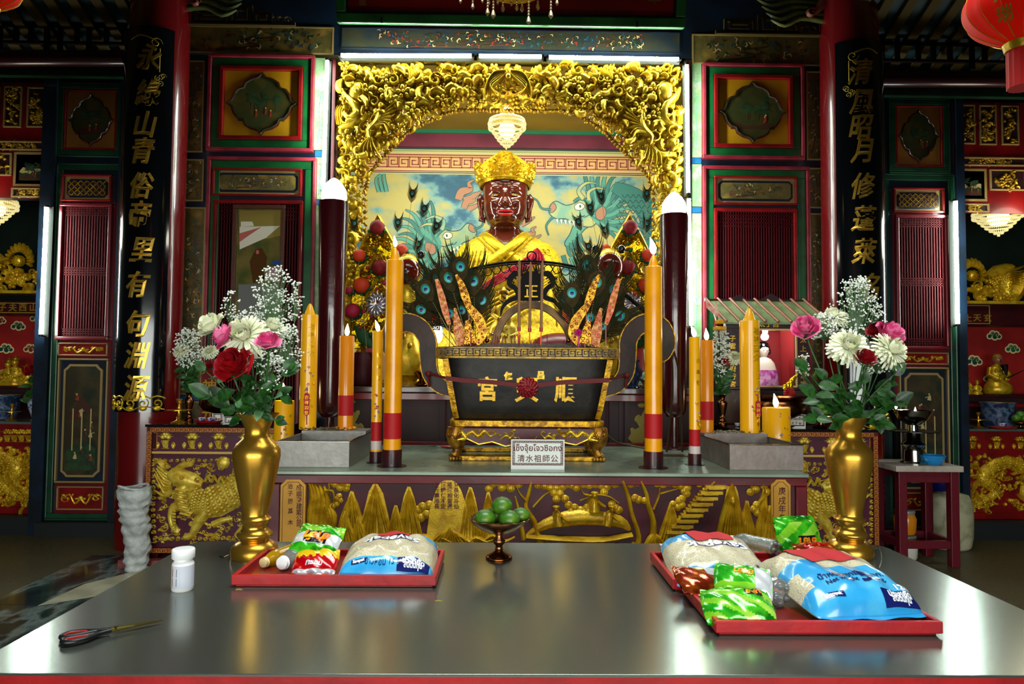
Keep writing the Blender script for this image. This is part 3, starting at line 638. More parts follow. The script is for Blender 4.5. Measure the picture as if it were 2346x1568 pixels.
# ================================================================ NICHE behind the arch
NY=8.2; nx0=xl-.35; nx1=xr+.35
zc=U(1170,305,NY).z
b=MB(); b.box(nx0-.05,nx0,WY+.08,NY,0,zc+.3); b.box(nx1,nx1+.05,WY+.08,NY,0,zc+.3); b.box(nx0,xl,WY+.04,WY+.08,0,5); b.box(xr,nx1,WY+.04,WY+.08,0,5)
struct(b,'wall_niche',[mat('niche_side','3c3418',.6)],'niche side walls')
b=MB(); b.box(nx0,nx1,WY+.08,NY,zc,zc+.05); struct(b,'ceiling_niche',[mat('niche_ceiling_yellow','8a6c14',.55,0,.1,12,col2='7a6010',vscale=2)],'yellow niche ceiling')
mural=mat('mural_ground','a89850',.6,0,.05,30,col2=['9c9458','6c9084','2c5c6c','1e4a5c'],vscale=2.6,vlo=.40,vhi=.68,stretch=(1,1,1.5))
b=MB(wallM(NY)); b.rect(nx0,nx1,0,zc,.02); struct(b,'wall_mural',[mural],'cloudy painted back wall of the niche')
NW=lambda *r:XR(*r,NY)
b=MB(wallM(NY-.02)); q=NW(700,343,1650,403); b.rect(*q,.01,0)
for (ya,yb,m) in ((343,347,1),(349,352,2),(358,361,3),(395,397.5,3),(399,401,1),(361,392,4)):
    q=NW(700,ya,1650,yb); b.rect(*q,.004,m,.01)
q=NW(700,364,1650,389); mm=b; greek(b,q[0],q[1],q[2],q[3],.012,.004,3,.014,40)
struct(b,'trim_80',[mat('border_cream','c0b070',.5),mat('border_dark','24342c',.5),mat('border_green','8a9a60',.5),mat('border_red','8c3a2c',.5),mat('border_ochre','cc9c5c',.5)],'painted meander border across the niche back wall')
b=MB(); q=NW(700,305,1650,313); b.box(nx0,nx1,NY-.1,NY,q[2],q[3],0); q=NW(700,313,1650,343); b.box(nx0,nx1,NY-.07,NY,q[2],q[3],1)
struct(b,'trim_81',[mat('beam_green','1c6a44',.4),mat('beam_mauve','6e2434',.4,0,.1,8,col2='5a1c2a',vscale=3)],'green and dull red beam under the niche ceiling')
# painted dragons: strokes of paint, dark outline under colour
MU=lambda x,y:(U(x,y,NY-.02).x,U(x,y,NY-.02).z)
mb=MB(wallM(NY-.0205)); LAY=[0]
def ost(pts,w,m,o=1,lw=.014):
    P=[MU(*p) for p in pts]; k=.0051; LAY[0]+=1; l=LAY[0]*2e-5
    ws=[x*k for x in (w if isinstance(w,(list,tuple)) else [w])]
    ws2=[x+lw for x in ws]
    if len(ws)==1: ws=ws*2; ws2=ws2*2
    mb.stroke(P,ws2,.0008,o,l,4,4,True); mb.stroke(P,ws,.0008,m,l+1e-5+.0004,4,4,True)
def mane(cx,cy,d,n,l0,a0,a1,m):
    for i in range(n):
        a=a0+(a1-a0)*i/(n-1); L=l0*(.8+.3*((i*7)%3)/2)
        ost([(cx,cy),(cx+d*L*.4*cos(a),cy-L*.4*sin(a)-4),(cx+d*L*.75*cos(a+.12),cy-L*.75*sin(a+.12)+5),(cx+d*L*cos(a),cy-L*sin(a)-6)],[14,10,7,1],m if i%2 else 3)
def opl(pts,m,lw=2.2,sm=4):
    P=[MU(*p) for p in pts]; Q=[(p.x,p.y) for p in spline([p+(0,) for p in P],sm,True)]; LAY[0]+=1; l=LAY[0]*2e-5
    mb.poly(Q,.0008,m,l); mb.stroke([*Q,Q[0]],lw*.0051,.0008,1,l+2e-5,4,1,True)
def dragon(cx,cy,d,k=1.0,ro=0):
    def T(x,y): x,y=x*k,y*k; return (cx+d*(x*cos(ro)-y*sin(ro)),cy+x*sin(ro)+y*cos(ro))
    TT=lambda L_:[T(*p) for p in L_]
    for i in range(15):                  # mane, fanning away from the face
        a=-1.0+i*.19; L_=95+18*((i*5)%4)/3
        ost(TT([(30,0),(30+L_*.35*cos(a),-L_*.35*sin(a)+4),(30+L_*.7*cos(a+.1),-L_*.72*sin(a+.1)-4),(30+L_*cos(a+.05),-L_*sin(a+.05)+3)]),[8,9,7,1],2 if i%2 else 3)
    for i in range(9): a=-.9+i*.3; L_=52; ost(TT([(22,0),(22+L_*.5*cos(a),-L_*.5*sin(a)),(22+L_*cos(a+.2),-L_*sin(a+.2))]),[9,9,1],3 if i%2 else 2)
    opl(TT([(30,26),(10,34),(-14,62),(-30,72),(-36,62),(-24,44),(-8,18)]),2)            # lower jaw
    for i in range(5): ost(TT([(-2-7*i,44+6*i),(2-7*i,60+7*i),(14-6*i,78+6*i)]),[6,6,1],3)     # beard
    opl(TT([(34,-22),(10,-34),(-8,-24),(-30,-20),(-50,-30),(-64,-20),(-66,-4),(-52,8),(-30,10),(-10,22),(24,30),(40,10)]),4)  # upper head
    opl(TT([(-64,-20),(-56,-27),(-50,-16),(-58,-6),(-67,-8)]),5,1.6)                 # nose
    opl(TT([(-10,-18),(2,-24),(12,-16),(4,-8),(-8,-9)]),6,1.6); ost(TT([(0,-16),(4,-16)]),[6,6],1,1,0)   # eye
    ost(TT([(-12,-26),(0,-33),(16,-28),(26,-16)]),[4,6,6,2],3)
    for i in range(7): ost(TT([(-50+9*i,9+1.5*i),(-49+9*i,19+2*i)]),[6,1],6,1,.008)     # teeth
    for i in range(3): ost(TT([(-16+9*i,4),(-8+9*i,8),(2+9*i,4)]),[2,2],1,1,0)
    ost(TT([(10,-32),(0,-50),(18,-66),(40,-64)]),[9,8,5,1],4); ost(TT([(22,-28),(22,-46),(40,-54),(58,-50)]),[8,7,4,1],4)   # horns
    ost(TT([(-62,-12),(-82,-16),(-92,-34),(-110,-44)]),[4,3,2,1],3); ost(TT([(-58,4),(-74,22),(-70,44)]),[4,3,1],3)  # whiskers
    opl(TT([(36,-4),(52,-14),(58,2),(48,16),(36,12)]),5,1.6)
dragon(1030,555,-1,1.0,.28); dragon(1328,490,1,1.05,-.05)
for k in range(9): ost([(900-2*k,600+9*k),(940,612+9*k),(985,622+10*k),(1030,640+10*k)],[3,9,10,3],2 if k%2 else 3)
ost([(1440,700),(1500,600),(1492,500),(1452,452),(1405,428)],[46,50,54,44,22],3)
for i in range(7):
    for j in range(9):
        x=1418+13*i+(6 if j%2 else 0); y=448+12*j
        if (x-1452)**2/2600+(y-520)**2/9000<1: ost([(x-6,y-2),(x,y+6),(x+6,y-2)],[2,2],1,1,0)
for k in range(8): ost([(1290+18*k,585+5*k),(1302+19*k,615+3*k),(1330+18*k,628+3*k),(1326+19*k,662)],[9,8,6,1],2 if k%2 else 3)
for k in range(3): ost([(868+9*k,440),(862+9*k,410-8*k),(885+9*k,395-6*k)],[7,5,1],2)
# flame clouds beside the head
for x,y,s in ((1078,448,1),(1085,470,.8),(1205,505,.8),(1222,545,.7)):
    ost([(x-28*s,y+10*s),(x-20*s,y-8*s),(x,y-14*s),(x-4*s,y-28*s),(x+10*s,y-36*s)],[16*s,18*s,12*s,7*s,1],5); ost([(x-14*s,y+12*s),(x+8*s,y+2*s),(x+26*s,y-10*s)],[16*s,10*s,1],5)
struct(mb,'trim_82',[mural,mat('ink_outline','1c403c',.6),mat('dragon_teal','4c8870',.6),mat('dragon_green','2c6a5c',.6),mat('dragon_sand','a09c5c',.6,col2='6c9478',vscale=5),mat('cloud_rose','986848',.6),mat('dragon_cream','d8d2a8',.6)],'two dragons painted on the mural')

# ================================================================ GILDED CARVED ARCH
def inside(px,py,poly):
    c_=False; n=len(poly)
    for i in range(n):
        x1,y1=poly[i]; x2,y2=poly[i-1]
        if (y1>py)!=(y2>py) and px<(x2-x1)*(py-y1)/(y2-y1)+x1: c_=not c_
    return c_
OP=[(836,900),(834,440),(842,400),(862,372),(895,338),(930,302),(965,280),(1010,260),(1050,249),(1290,251),(1335,264),(1385,297),(1425,337),(1462,374),(1490,404),(1499,440),(1502,900)]
t=thing('carved_arch','wide gilded wood arch carved with leaves birds and a bat framing the niche','carved arch',(U(1168,800,WY).x,WY,1.35))
AW=lambda x,y,Y=WY-.05:(U(x,y,Y).x,U(x,y,Y).z)
for li,(sp,s0,base) in enumerate(((15,.115,0),(17,.13,.045),(22,.15,.08))):
    mb=MB(wallM(WY-.004)); rr=random.Random(20+li)
    y=146
    while y<850:
        x=774
        while x<1568:
            px,py=x+rr.uniform(-6,6),y+rr.uniform(-6,6)
            if not inside(px,py,OP) and inside(px,py,[(772,144),(1568,150),(1572,860),(766,860)]):
                edge=any(inside(px+dx,py+dy,OP) for dx,dy in ((14,0),(-14,0),(0,14)))
                s=s0*(rr.uniform(.45,.6) if edge else rr.uniform(.7,1.2))
                u,v=AW(px,py)
                e_=s/.0039*.5
                if 766+e_<px<1572-e_ and py>140+e_*.7 and not (li==2 and abs(px-1164)<55 and py<250): motif(mb,u,v,s,base+rr.uniform(0,.02),None,rr,'LLLLCFB')
            x+=sp
        y+=sp
    mb.build('foliage_carving',[gold],t,60)
mb=MB(wallM(WY-.004))
for i in range(len(OP)-1):        # small leaves fringing the opening
    (xa,ya),(xb,yb)=OP[i],OP[i+1]
    if min(ya,yb)>620: continue
    n=max(1,int(math.hypot(xb-xa,min(yb,700)-min(ya,700))/8))
    for k in range(n):
        q=k/n; x,y=xa+(xb-xa)*q,ya+(yb-ya)*q
        if y>700: continue
        u,v=AW(x,y); mb.dome(u,v,.028,.018,R.uniform(0,3),.03,None,.0,8,2)
mb.build('edge_leaves',[goldd],t,60)
# bat above the centre
mb=MB(wallM(WY-.13)); cx,cz=AW(1164,203)
for d in (-1,1):
    for k in range(7):
        a=1.25-.26*k; L=.19-.008*k
        mb.stroke([(cx+d*.02,cz+.09),(cx+d*L*.5*cos(a),cz+.06+L*.35*sin(a)),(cx+d*(L*cos(a*.6)+.01),cz-.02+L*.45*sin(a)),(cx+d*(.05+.024*(6-k)),cz-.10)],[.022,.034,.032,.01],.035,None,.003*k)
    mb.stroke([(cx+d*.02,cz+.12),(cx+d*.13,cz+.10),(cx+d*.2,cz-.02),(cx+d*.205,cz-.13)],[.03,.028,.024,.012],.05)
mb.spiral(cx,cz+.01,.035,0,1,.014,.07); mb.dome(cx,cz+.06,.035,.04,0,.07); mb.stroke([(cx,cz),(cx,cz-.1)],[.04,.05,.02],.06)
for d in (-1,1): mb.stroke([(cx,cz-.08),(cx+d*.05,cz-.06),(cx+d*.1,cz-.1)],[.05,.05,.02],.05); mb.spiral(cx+d*.05,cz-.09,.03,0,1,.012,.06,None,0,d)
mb.build('carved_bat',gold,t,60)
def bird(px,py,d,s):
    mb=MB(wallM(WY-.1)); u,v=AW(px,py)
    mb.stroke([(u-d*.02*s,v+.12*s),(u,v),(u+d*.07*s,v-.08*s),(u+d*.05*s,v-.17*s)],[.04*s,.09*s,.08*s,.02*s],.06)
    for k in range(7): mb.stroke([(u+d*.02*s,v+.03*s-.012*k*s),(u-d*.06*s,v+.09*s-.02*k*s),(u-d*(.19-.016*k)*s,v+(.22-.055*k)*s)],[.03*s,.035*s,.008*s],.04,None,.004*k)
    for k in range(5): mb.stroke([(u+d*.05*s,v-.12*s),(u+d*(.02+.03*k)*s,v-.22*s),(u+d*(-.04+.05*k)*s,v-.32*s)],[.03*s,.035*s,.01*s],.04)
    mb.dome(u-d*.03*s,v+.14*s,.03*s,.025*s,0,.07); mb.stroke([(u-d*.05*s,v+.14*s),(u-d*.09*s,v+.12*s)],[.02*s,.004],.05)
    mb.build('carved_bird',gold,t,60)
bird(868,285,-1,1.05); bird(1470,300,1,1.05)
def scroll(f):
    mb=MB(wallM(WY-.08)); f(mb); mb.build('carved_scroll',gold,t,60)
for x0,d in ((800,1),(1540,-1)):
    A=lambda x,y:AW(x0+d*x,y)
    scroll(lambda mb:(mb.stroke([A(-15,205),A(-5,225),A(18,245),A(20,275),A(0,292),A(-22,296)],[.03,.07,.09,.10,.08,.03],.06),mb.stroke([A(20,285),A(35,270),A(40,255)],[.06,.05,.01],.05)))
    scroll(lambda mb:(mb.dome(*A(20,215),.075,.10,-.3*d,.06),mb.stroke([A(28,195),A(36,215),A(30,240)],[.02,.035,.015],.06)))
    scroll(lambda mb:[mb.stroke([A(-25+5*k,290),A(-28+5*k,262),A(-24+6*k,245)],[.03,.04,.01],.04) for k in range(4)])
    for (x,y,r) in ((2,330,.06),(-8,420,.055),(10,375,.05),(-14,370,.045),(8,470,.055),(-10,520,.06)): scroll(lambda mb:mb.dome(*A(x,y),r,r*.8,.4,.05))
for x,y,r_ in ((940,180,1),(1400,175,-1)):
    a=AW(x,y); scroll(lambda mb:[mb.stroke([(a[0],a[1]-.05),(a[0]+r_*.02*k,a[1]+.02),(a[0]+r_*(.03*k-.02),a[1]+.1-.01*k)],[.03,.035,.02],.05) for k in range(5)])
for x,y in ((1035,207),(1060,180),(1248,180),(1290,225),(1255,212),(1375,228),(1000,215),(910,235),(1330,185),(970,240)):
    a=AW(x,y); scroll(lambda mb:mb.stroke([(a[0]-.06,a[1]-.02),(a[0],a[1]+.025),(a[0]+.07,a[1]-.01)],[.05,.09,.07],.05))
for x0,x1,y0,y1 in ((759,766,140,860),(1571,1577,145,860)):
    q=XR(x0,y0,x1,y1,WY-.06); mb=MB(); mb.box(q[0],q[1],WY-.12,WY-.004,q[2],q[3]); mb.build('side_post',maroon,t,0)

# ================================================================ CHANDELIERS
cg=mat('lit_crystal','8c7c48',.12,.3,emit=.42,ecol='fff0a8',coat=.4); cg2=mat('crystal_bead','7c7450',.1,.3,coat=.4,emit=.12,ecol='e8dc98')
def chandelier(px,y0,y1,Y,rad,label,watt,lighter=True):
    top=U(px,y0,Y); bot=U(px,y1,Y); H=top.z-bot.z; t=thing('chandelier',label,'chandelier',tuple(top),'crystal chandeliers')
    r=rad*Y/F; mb=MB(); mb.tube([top+Vector((0,0,.5)),top],.006,6); mb.lathe([(r*.4,-H*.02),(r*.42,0),(r*.2,.02)],top,20); mb.lathe([(r*.95,-H*.36),(r,-H*.34),(r*.95,-H*.32)],top,24); mb.build('gilt_frame',gold,t)
    prof=[(.38,.02,.3),(.36,.10,.3),(.95,.34,.22),(1,.42,.2),(.9,.52,.2),(.78,.61,.2),(.64,.70,.2),(.5,.79,.18),(.34,.87,.16),(.17,.94,.14),(.03,1,.1)]
    for i,(q,z,s) in enumerate(prof):
        mb=MB(); n=max(1,int(2*pi*r*q/(.017))); 
        for k in range(n):
            a=2*pi*k/n+i*.3; rr=r*q; c_=(top.x+rr*cos(a),top.y+rr*sin(a),top.z-H*z)
            mb.ball(c_,(.0085,.0085,.012),6,4)
            if i in (0,1): mb.ball((c_[0],c_[1],c_[2]-.03),(.005,.005,.015),5,3)
            if i in (2,3): mb.ball((c_[0]*1,c_[1],c_[2]-.035),(.005,.005,.016),5,3)
        mb.build('crystal_tier',cg if 2<=i else cg2,t,60)
    mb=MB(); mb.ball((top.x,top.y,top.z-H*.55),(r*.45,r*.45,H*.22),14,8); mb.build('lit_core',mat('lamp_core_glow','ffffff',.5,emit=.7,ecol='fff8cc'),t,60)
    l=bpy.data.lights.new('chandelier_lamp','POINT'); l.energy=watt; l.shadow_soft_size=r; l.color=(1,.93,.7); o=bpy.data.objects.new('chandelier_lamp',l); COL.objects.link(o); o.location=(top.x,top.y-r-.28,top.z-H*.8)
    return t
chandelier(1162,245,341,6.6,43,'small lit crystal chandelier hanging over the monk statue',5)
chandelier(2286,452,540,6.6,52,'lit crystal chandelier over right side bay',9)
chandelier(-6,430,518,6.6,42,'lit crystal chandelier cut by left frame edge',7)
# near chandelier drops over the sign board
dm=mat('amber_crystal','e0c070',.08,0,coat=.5,trans=.4,col2='fff0c0',vscale=30)
t=thing('crystal_chandelier','gold crystal drops of a near chandelier against the red sign','chandelier',tuple(U(1180,-60,3.6)))
mb=MB(); p=U(1180,-38,3.6); mb.lathe([(.03,.2),(.18,.02),(.2,0),(.17,-.02),(.02,0)],p,24); mb.build('gilt_frame',gold,t)
for px,py,l in ((1055,2,12),(1083,15,14),(1105,2,10),(1117,28,16),(1130,33,18),(1152,20,16),(1172,8,12),(1184,18,14),(1196,20,16),(1211,48,18),(1232,16,16),(1262,34,18),(1276,6,14),(1140,5,12),(1120,6,12)):
    c_=U(px,py,3.6+.1*sin(px)); k=3.6/F; mb=MB(); mb.lathe([(.0005,-l*k*.6),(l*k*.3,-l*k*.2),(l*k*.22,l*k*.3),(.001,l*k*.7)],c_,6)
    top=U(px,-40,c_.y)
    z=c_.z+l*k*.8
    while z<top.z: mb.ball((c_.x,c_.y,z),.0065,6,4); z+=.016
    mb.build('crystal_drop',dm,t,30)
# red paper lanterns
def lantern(px,py,Y,r,label):
    c_=U(px,py,Y); t=thing('paper_lantern',label,'lantern',tuple(c_),'red festival lanterns'); n=24; mb=MB()
    prof=[(r*(max(0.02,1-(abs(q)**2.2)*.78)),q*r*.82) for q in [i/10-1 for i in range(21)]]
    mb.lathe(prof,c_,96,None,1,1,True,0,-.012,16); mb.build('lantern_body',mat('lantern_red','c40c04',.6,0,.1,50,emit=.2,ecol='d01404',spec=.2),t,60)
    for k in range(16):
        a=2*pi*k/16+pi/16; mb=MB(); mb.tube([(c_.x+(q+.001)*cos(a),c_.y+(q+.001)*sin(a),c_.z+z) for q,z in prof],.0022,4); mb.build('gold_rib',gold,t,60)
    mb=MB(); mb.lathe([(r*.3,-r*.95),(r*.34,-r*.8)],c_,24); mb.lathe([(r*.3,r*.8),(r*.3,r*.95)],c_,24); mb.build('gold_collar',gold,t)
    mb=MB(); mb.lathe([(r*.27,-r*1.7),(r*.27,-r*.9)],c_,32,None,1,1,True,0,.04,16); mb.build('tassel',mat('tassel_red','a80808',.6,emit=.06,ecol='c01004'),t)
    mb=MB(); mb.tube([c_+Vector((0,0,r*.9)),c_+Vector((0,0,r+1.0))],.003,5); mb.build('hanging_cord',redb,t)
    Mq=lambda u,v,h=0:(c_.x+(r*1.004*cos(v/r*.95)+h)*sin(u/r-.95),c_.y-(r*1.004*cos(v/r*.95)+h)*cos(u/r-.95),c_.z+v)
    mb=MB(Mq); text(mb,'福',.09,0,.0,.001,0,.002); text(mb,'瑞',.06,.0,-.09,.001,0,.001); mb.build('gold_lettering',goldl,t,0)
lantern(2340,10,2.6,.192,'red lantern with gold ribs in upper right corner'); lantern(-22,-32,2.9,.115,'red lantern edge in upper left corner')
# ================================================================ MONK STATUE
SY=7.15; KS=SY/F
SP=lambda px,py: U(px,py,SY-.23)   # depth of the statue's front
def interp(tab,x):
    if x<=tab[0][0]: return tab[0][1:]
    for a,b_ in zip(tab,tab[1:]):
        if x<=b_[0]:
            q=(x-a[0])/(b_[0]-a[0]); q=q*q*(3-2*q); return tuple(a[i]+(b_[i]-a[i])*q for i in range(1,len(a)))
    return tab[-1][1:]
t_st=thing('monk_statue','large dark-faced monk statue in gold robe and crown seated in the niche','statue',tuple(SP(1160,885)))
# y px: half width, half depth, centre x, forward offset (all in px), squareness
HD=[(372,20,20,1158,4,2.2),(382,44,44,1158,4,2.3),(400,52,52,1158,4,2.4),(425,53,55,1158,5,2.5),(450,52,56,1158,6,2.6),(470,51,56,1158,7,2.6),(488,48,54,1158,8,2.5),(500,43,49,1157,8,2.4),(509,35,39,1157,7,2.2),(514,36,30,1157,0,2),(522,39,34,1157,-5,2),(540,43,38,1158,-5,2),(556,60,46,1158,-6,2),(580,90,60,1158,-8,2),(620,100,70,1158,-8,2)]
FE=[(1133,429,15,5,3.5),(1180,429,15,5,3.5),(1133,447,15,9,-5),(1180,447,15,9,-5),(1133,441,10,6,4.5),(1180,441,10,6,4.5),(1134,450,8,3,3),(1179,450,8,3,3),(1157,447,4.5,15,8),(1157,467,7,7,13),(1148,471,4.5,4,6),(1166,471,4.5,4,6),
    (1126,464,12,8,5),(1188,464,12,8,5),(1157,488,22,12,5),(1157,484,12,4,3),(1157,496,11,3.5,4),(1157,490,15,1.4,-3),(1136,482,3,8,-4),(1178,482,3,8,-4),(1157,508,12,5,6),(1157,502,14,2.5,-3),(1157,414,30,1.6,2),(1157,420,34,1.6,2),(1157,408,26,1.6,2)]
def head_pt(px_off,a,y):
    pass
mb=MB(); ys=[372+i*1.6 for i in range(90)]+[518+i*6 for i in range(17)]; NA=120; rg=[]
for y in ys:
    hw,hd,cx,fo,nn=interp(HD,y); row=[]
    for k in range(NA):
        a=2*pi*k/NA; sx,sy=sin(a),-cos(a); r=(abs(sx)**nn+abs(sy)**nn)**(-1/nn)
        x=cx+hw*r*sx; dy=hd*r*sy-fo
        if sy<-.05 and y<516:
            w_=min(1,(-sy-.05)/.35)
            for fx,fy,gx,gy,am in FE: dy-=am*w_*math.exp(-((x-fx)/gx)**2-((y-fy)/gy)**2)
        p=SP(x,y); row.append((p.x,SY+dy*KS,p.z))
    rg.append(row)
mb.rings(rg)
for d in (-1,1):                                   # long-lobed ears
    X=lambda o:1158+d*o
    def E(x,y,f=0): p=SP(X(x),y); return (p.x,SY-(f)*KS,p.z)
    mb.tube([E(50,440),E(57,438,2),E(61,446,2),E(60,458,2),E(57,470,2),E(56,482,4),E(56,494,6),E(51,498,6),E(49,488,6)],[.02,.03,.032,.028,.024,.024,.034,.026,.012],10)
    mb.ball(E(54,456,0),(.02,.05,.07),10,7)
mb.build('body',skin,t_st,70)
def face_y(x,y):
    hw,hd,cx,fo,nn=interp(HD,y); q=min(.98,abs(x-cx)/hw); dy=-hd*(1-q**nn)**(1/nn)-fo
    for fx,fy,gx,gy,am in FE: dy-=am*math.exp(-((x-fx)/gx)**2-((y-fy)/gy)**2)
    return dy
FM=lambda u,v,h=0:(SP(u,v).x, SY+face_y(u,v)*KS-h, SP(u,v).z)
mb=MB(FM); mb.stroke([(1138,488),(1147,486.5),(1157,488),(1167,486.5),(1177,488)],[1.5,4,4.5,4,1.5],.008,None,.002); mb.stroke([(1139,490),(1148,493.5),(1157,495),(1168,493.5),(1176,490)],[1.5,5,6,5,1.5],.01,None,.002); mb.build('lips',lipred,t_st,60)
for ex in (1133,1180):
    mb=MB(FM); mb.poly([(ex-9,448.5),(ex-4,445.5),(ex+3,445.3),(ex+9,448.5),(ex+4,451),(ex-4,451)],.004,None,.003); mb.build('eye',mat('statue_eye','8a7420',.2,.4,coat=.4),t_st,0)
    mb=MB(FM); mb.dome(ex,448.2,2.6,2.6,0,.004,None,.007,10,2); mb.build('pupil',black,t_st)
# crown
CM=lambda u,v,h=0:(SP(1157,400).x+(56*KS+h)*sin(u), SY-.02-(58*KS+h)*cos(u), SP(1157,412).z+v)
zb0=SP(1157,412).z
def ctop(a): a=abs(a); return (412-(374-20*math.exp(-(a/.42)**2)-6*math.exp(-((a-1.15)/.25)**2)+5*math.exp(-((a-.8)/.12)**2)+10*max(0,a-1.7)))*KS
mb=MB(); N=96; rg=[]
rowf=lambda s,h:[CM(-pi+2*pi*k/N+pi,0,0) for k in range(N)]
for s,h in ((0,0),(.0,.012),(.12,.02),(.45,.035),(.8,.045),(1,.04),(1,.015),(.6,.01),(.0,-.01)):
    row=[]
    for k in range(N):
        a=-pi+2*pi*k/N; z=ctop(a)*s; drop=(-.035*(abs(a)>0)*min(1,abs(a)/1.6) if s==0 else -.035*min(1,abs(a)/1.6)*(1-s))
        p=CM(a,0,h+.03*s); row.append((p[0],p[1],zb0+z+drop))
    rg.append(row)
mb.rings(rg,False); mb.build('crown',[mat('crown_gold','d8a400',.3,.7,.6,60,col2='a87800',vscale=40)],t_st,60)
mb=MB(lambda u,v,h=0:(lambda p:(p[0],p[1],zb0+v))(CM(u,0,h+.035+.03*v/.15))); rr=random.Random(3)
for i in range(110):
    a=rr.uniform(-1.45,1.45); tp=ctop(a); v=rr.uniform(.02,max(.03,tp-.025))
    d=rr.choice((-1,1)); mb.stroke([(a,v),(a+.05*d,v+.014),(a+.1*d,v-.004)],[.01,.02,.004],.012) if rr.random()<.6 else mb.dome(a,v,.05,.012,0,.014,None,0,8,2)
for v in (.012,): mb.stroke([(a_,v) for a_ in [-1.5+.2*i for i in range(16)]],.012,.012)
mb.build('crown_relief',gold,t_st,60)
mb=MB(); c_=SP(1158,385); mb.ball((c_.x,SY,c_.z),(.2,.2,.15),20,10); mb.ball((c_.x,SY-.02,c_.z+.145),.02,10,6)
mb.build('cap',mat('cap_brown','6a4418',.5),t_st,60)
# robe
RB=[(520,46,42,1157,-12,2),(530,60,48,1157,-12,2),(541,84,58,1158,-12,2.1),(556,110,68,1160,-12,2.3),(575,122,74,1162,-10,2.4),(600,129,80,1163,-8,2.4),(650,136,84,1164,-4,2.4),(700,146,90,1165,0,2.4),(745,152,100,1166,6,2.4),(790,175,120,1166,14,2.3),(840,215,140,1166,20,2.2),(885,235,150,1166,22,2.2)]
def robe_y(x,y):
    hw,hd,cx,fo,nn=interp(RB,y); q=min(.995,abs(x-cx)/hw); return -hd*(1-q**nn)**(1/nn)-fo
RM=lambda u,v,h=0:(SP(u,v).x, SY+robe_y(u,v)*KS-h, SP(u,v).z)
mb=MB(); rg=[]
for y in [520+i*5 for i in range(72)]+[878]:
    hw,hd,cx,fo,nn=interp(RB,y); row=[]
    for k in range(72):
        a=2*pi*k/72; sx,sy=sin(a),-cos(a); r=(abs(sx)**nn+abs(sy)**nn)**(-1/nn); p=SP(cx+hw*r*sx,y)
        wob=1.2*sin(a*9+y*.05)*min(1,max(0,(y-600)/80)); row.append((p.x,SY+(hd*r*sy-fo+wob)*KS,p.z))
    rg.append(row)
mb.rings(rg); mb.build('robe',goldb,t_st,60)
mb=MB(RM); P=[(1113,522),(1202,522),(1180,541),(1157,562),(1133,541)]
# skin showing in the neckline
G=[]; 
for i in range(9):
    y=519+i*5.4; h=47-(i/8)*45
    G.append([RM(1157+h*(k/6-1),y,.012) for k in range(13)])
mb.rings(G,False,False); mb.build('bare_chest',skin,t_st,60)
mb=MB(RM)
for d,e in ((1,.012),(-1,.03)):
    mb.stroke([(1157-d*57,524),(1157-d*38,546),(1157-d*8,572),(1157+d*34,606),(1157+d*58,632)],[14,19,21,22,20],.022,None,e-.0,5)
    mb.stroke([(1157-d*72,530),(1157-d*52,554),(1157-d*20,585),(1157+d*20,620)],[3,4,4,3],.02,None,e)
mb.build('collar_bands',mat('gold_brocade_fine','e0bc10',.28,.6,.5,160,col2='c09600',vscale=50),t_st,60)
mb=MB(RM)
for k in range(9): mb.stroke([(1282-4*k,612+9*k),(1235-5*k,640+10*k),(1175-6*k,672+12*k),(1110-3*k,705+12*k),(1075+2*k,760+9*k)],[4,9,10,8,3],.035)
for k in range(5): mb.stroke([(1062+10*k,575),(1052+10*k,610),(1045+8*k,650),(1050+7*k,700)],[2,5,6,3],.02)
for k in range(4): mb.stroke([(1265+9*k,620),(1272+9*k,680),(1275+10*k,750)],[3,6,4],.025)
for k in range(7): mb.spiral(1070+13*(k%4),590+26*(k//2),11,k,1.3,3,.012)
for k in range(5): mb.spiral(1245+12*(k%3),575+30*(k//2),10,k,1.3,3,.012)
mb.build('robe_folds',goldb,t_st,60)
mb=MB(RM)
for i in range(6): o_=-12+i*5; mb.stroke([(1232+o_*.5,575+i),(1216+o_*.4,600+o_*.7),(1180,624+o_*.8),(1140,645+o_*.7),(1098+i,670+o_*.45)],[6,7.5,7,6,4],.03,None,.035)
for i in range(5): mb.stroke([(1212+8*i,612),(1218+6*i,590),(1230,572)],[8,7,5],.04,None,.045)
mb.build('red_sash',mat('crimson_silk','a01428',.3,0,.3,40,col2='b8404a',vscale=14,coat=.3),t_st,60)

# ================================================================ SHRINE CABINET with its figures
zcab=U(1170,888,5.72).z
t=thing('shrine_cabinet','long dark red altar cabinet behind the incense burner','altar cabinet',(U(1170,900,5.72).x,6.2,0))
q0=U(735,900,5.72).x; q1=U(1602,900,5.72).x
mb=MB(); mb.box(q0+.05,q1-.05,5.75,8.1,0.05,zcab-.05); mb.build('carcass',maroon,t,0,.01)
mb=MB(); mb.box(q0,q1,5.69,8.18,zcab-.05,zcab); mb.build('top',mat('cabinet_top','3a2014',.25,0,.1,8,coat=.4),t,0,.008)
mb=MB(); mb.box(q0+.03,q1-.03,5.71,5.75,zcab-.11,zcab-.05); mb.box(q0+.04,q1-.04,5.72,5.75,.85,.9); mb.build('rails',redl,t,0,.006)
MC=wallM(5.75)
for (xa,xb,k) in ((745,862,0),(868,1020,1),(1025,1385,2),(1395,1425,3),(1430,1595,4)):
    r=XR(xa,912,xb,1022,5.75); mb=MB(MC); mb.frame(*r,.03,.02); mb.frame(r[0]+.05,r[1]-.05,r[2]+.05,r[3]-.05,.008,.012) if r[1]-r[0]>.2 else None; mb.rect(r[0]+.03,r[1]-.03,r[2]+.03,r[3]-.03,.006); mb.build('panel',dkred,t,0)
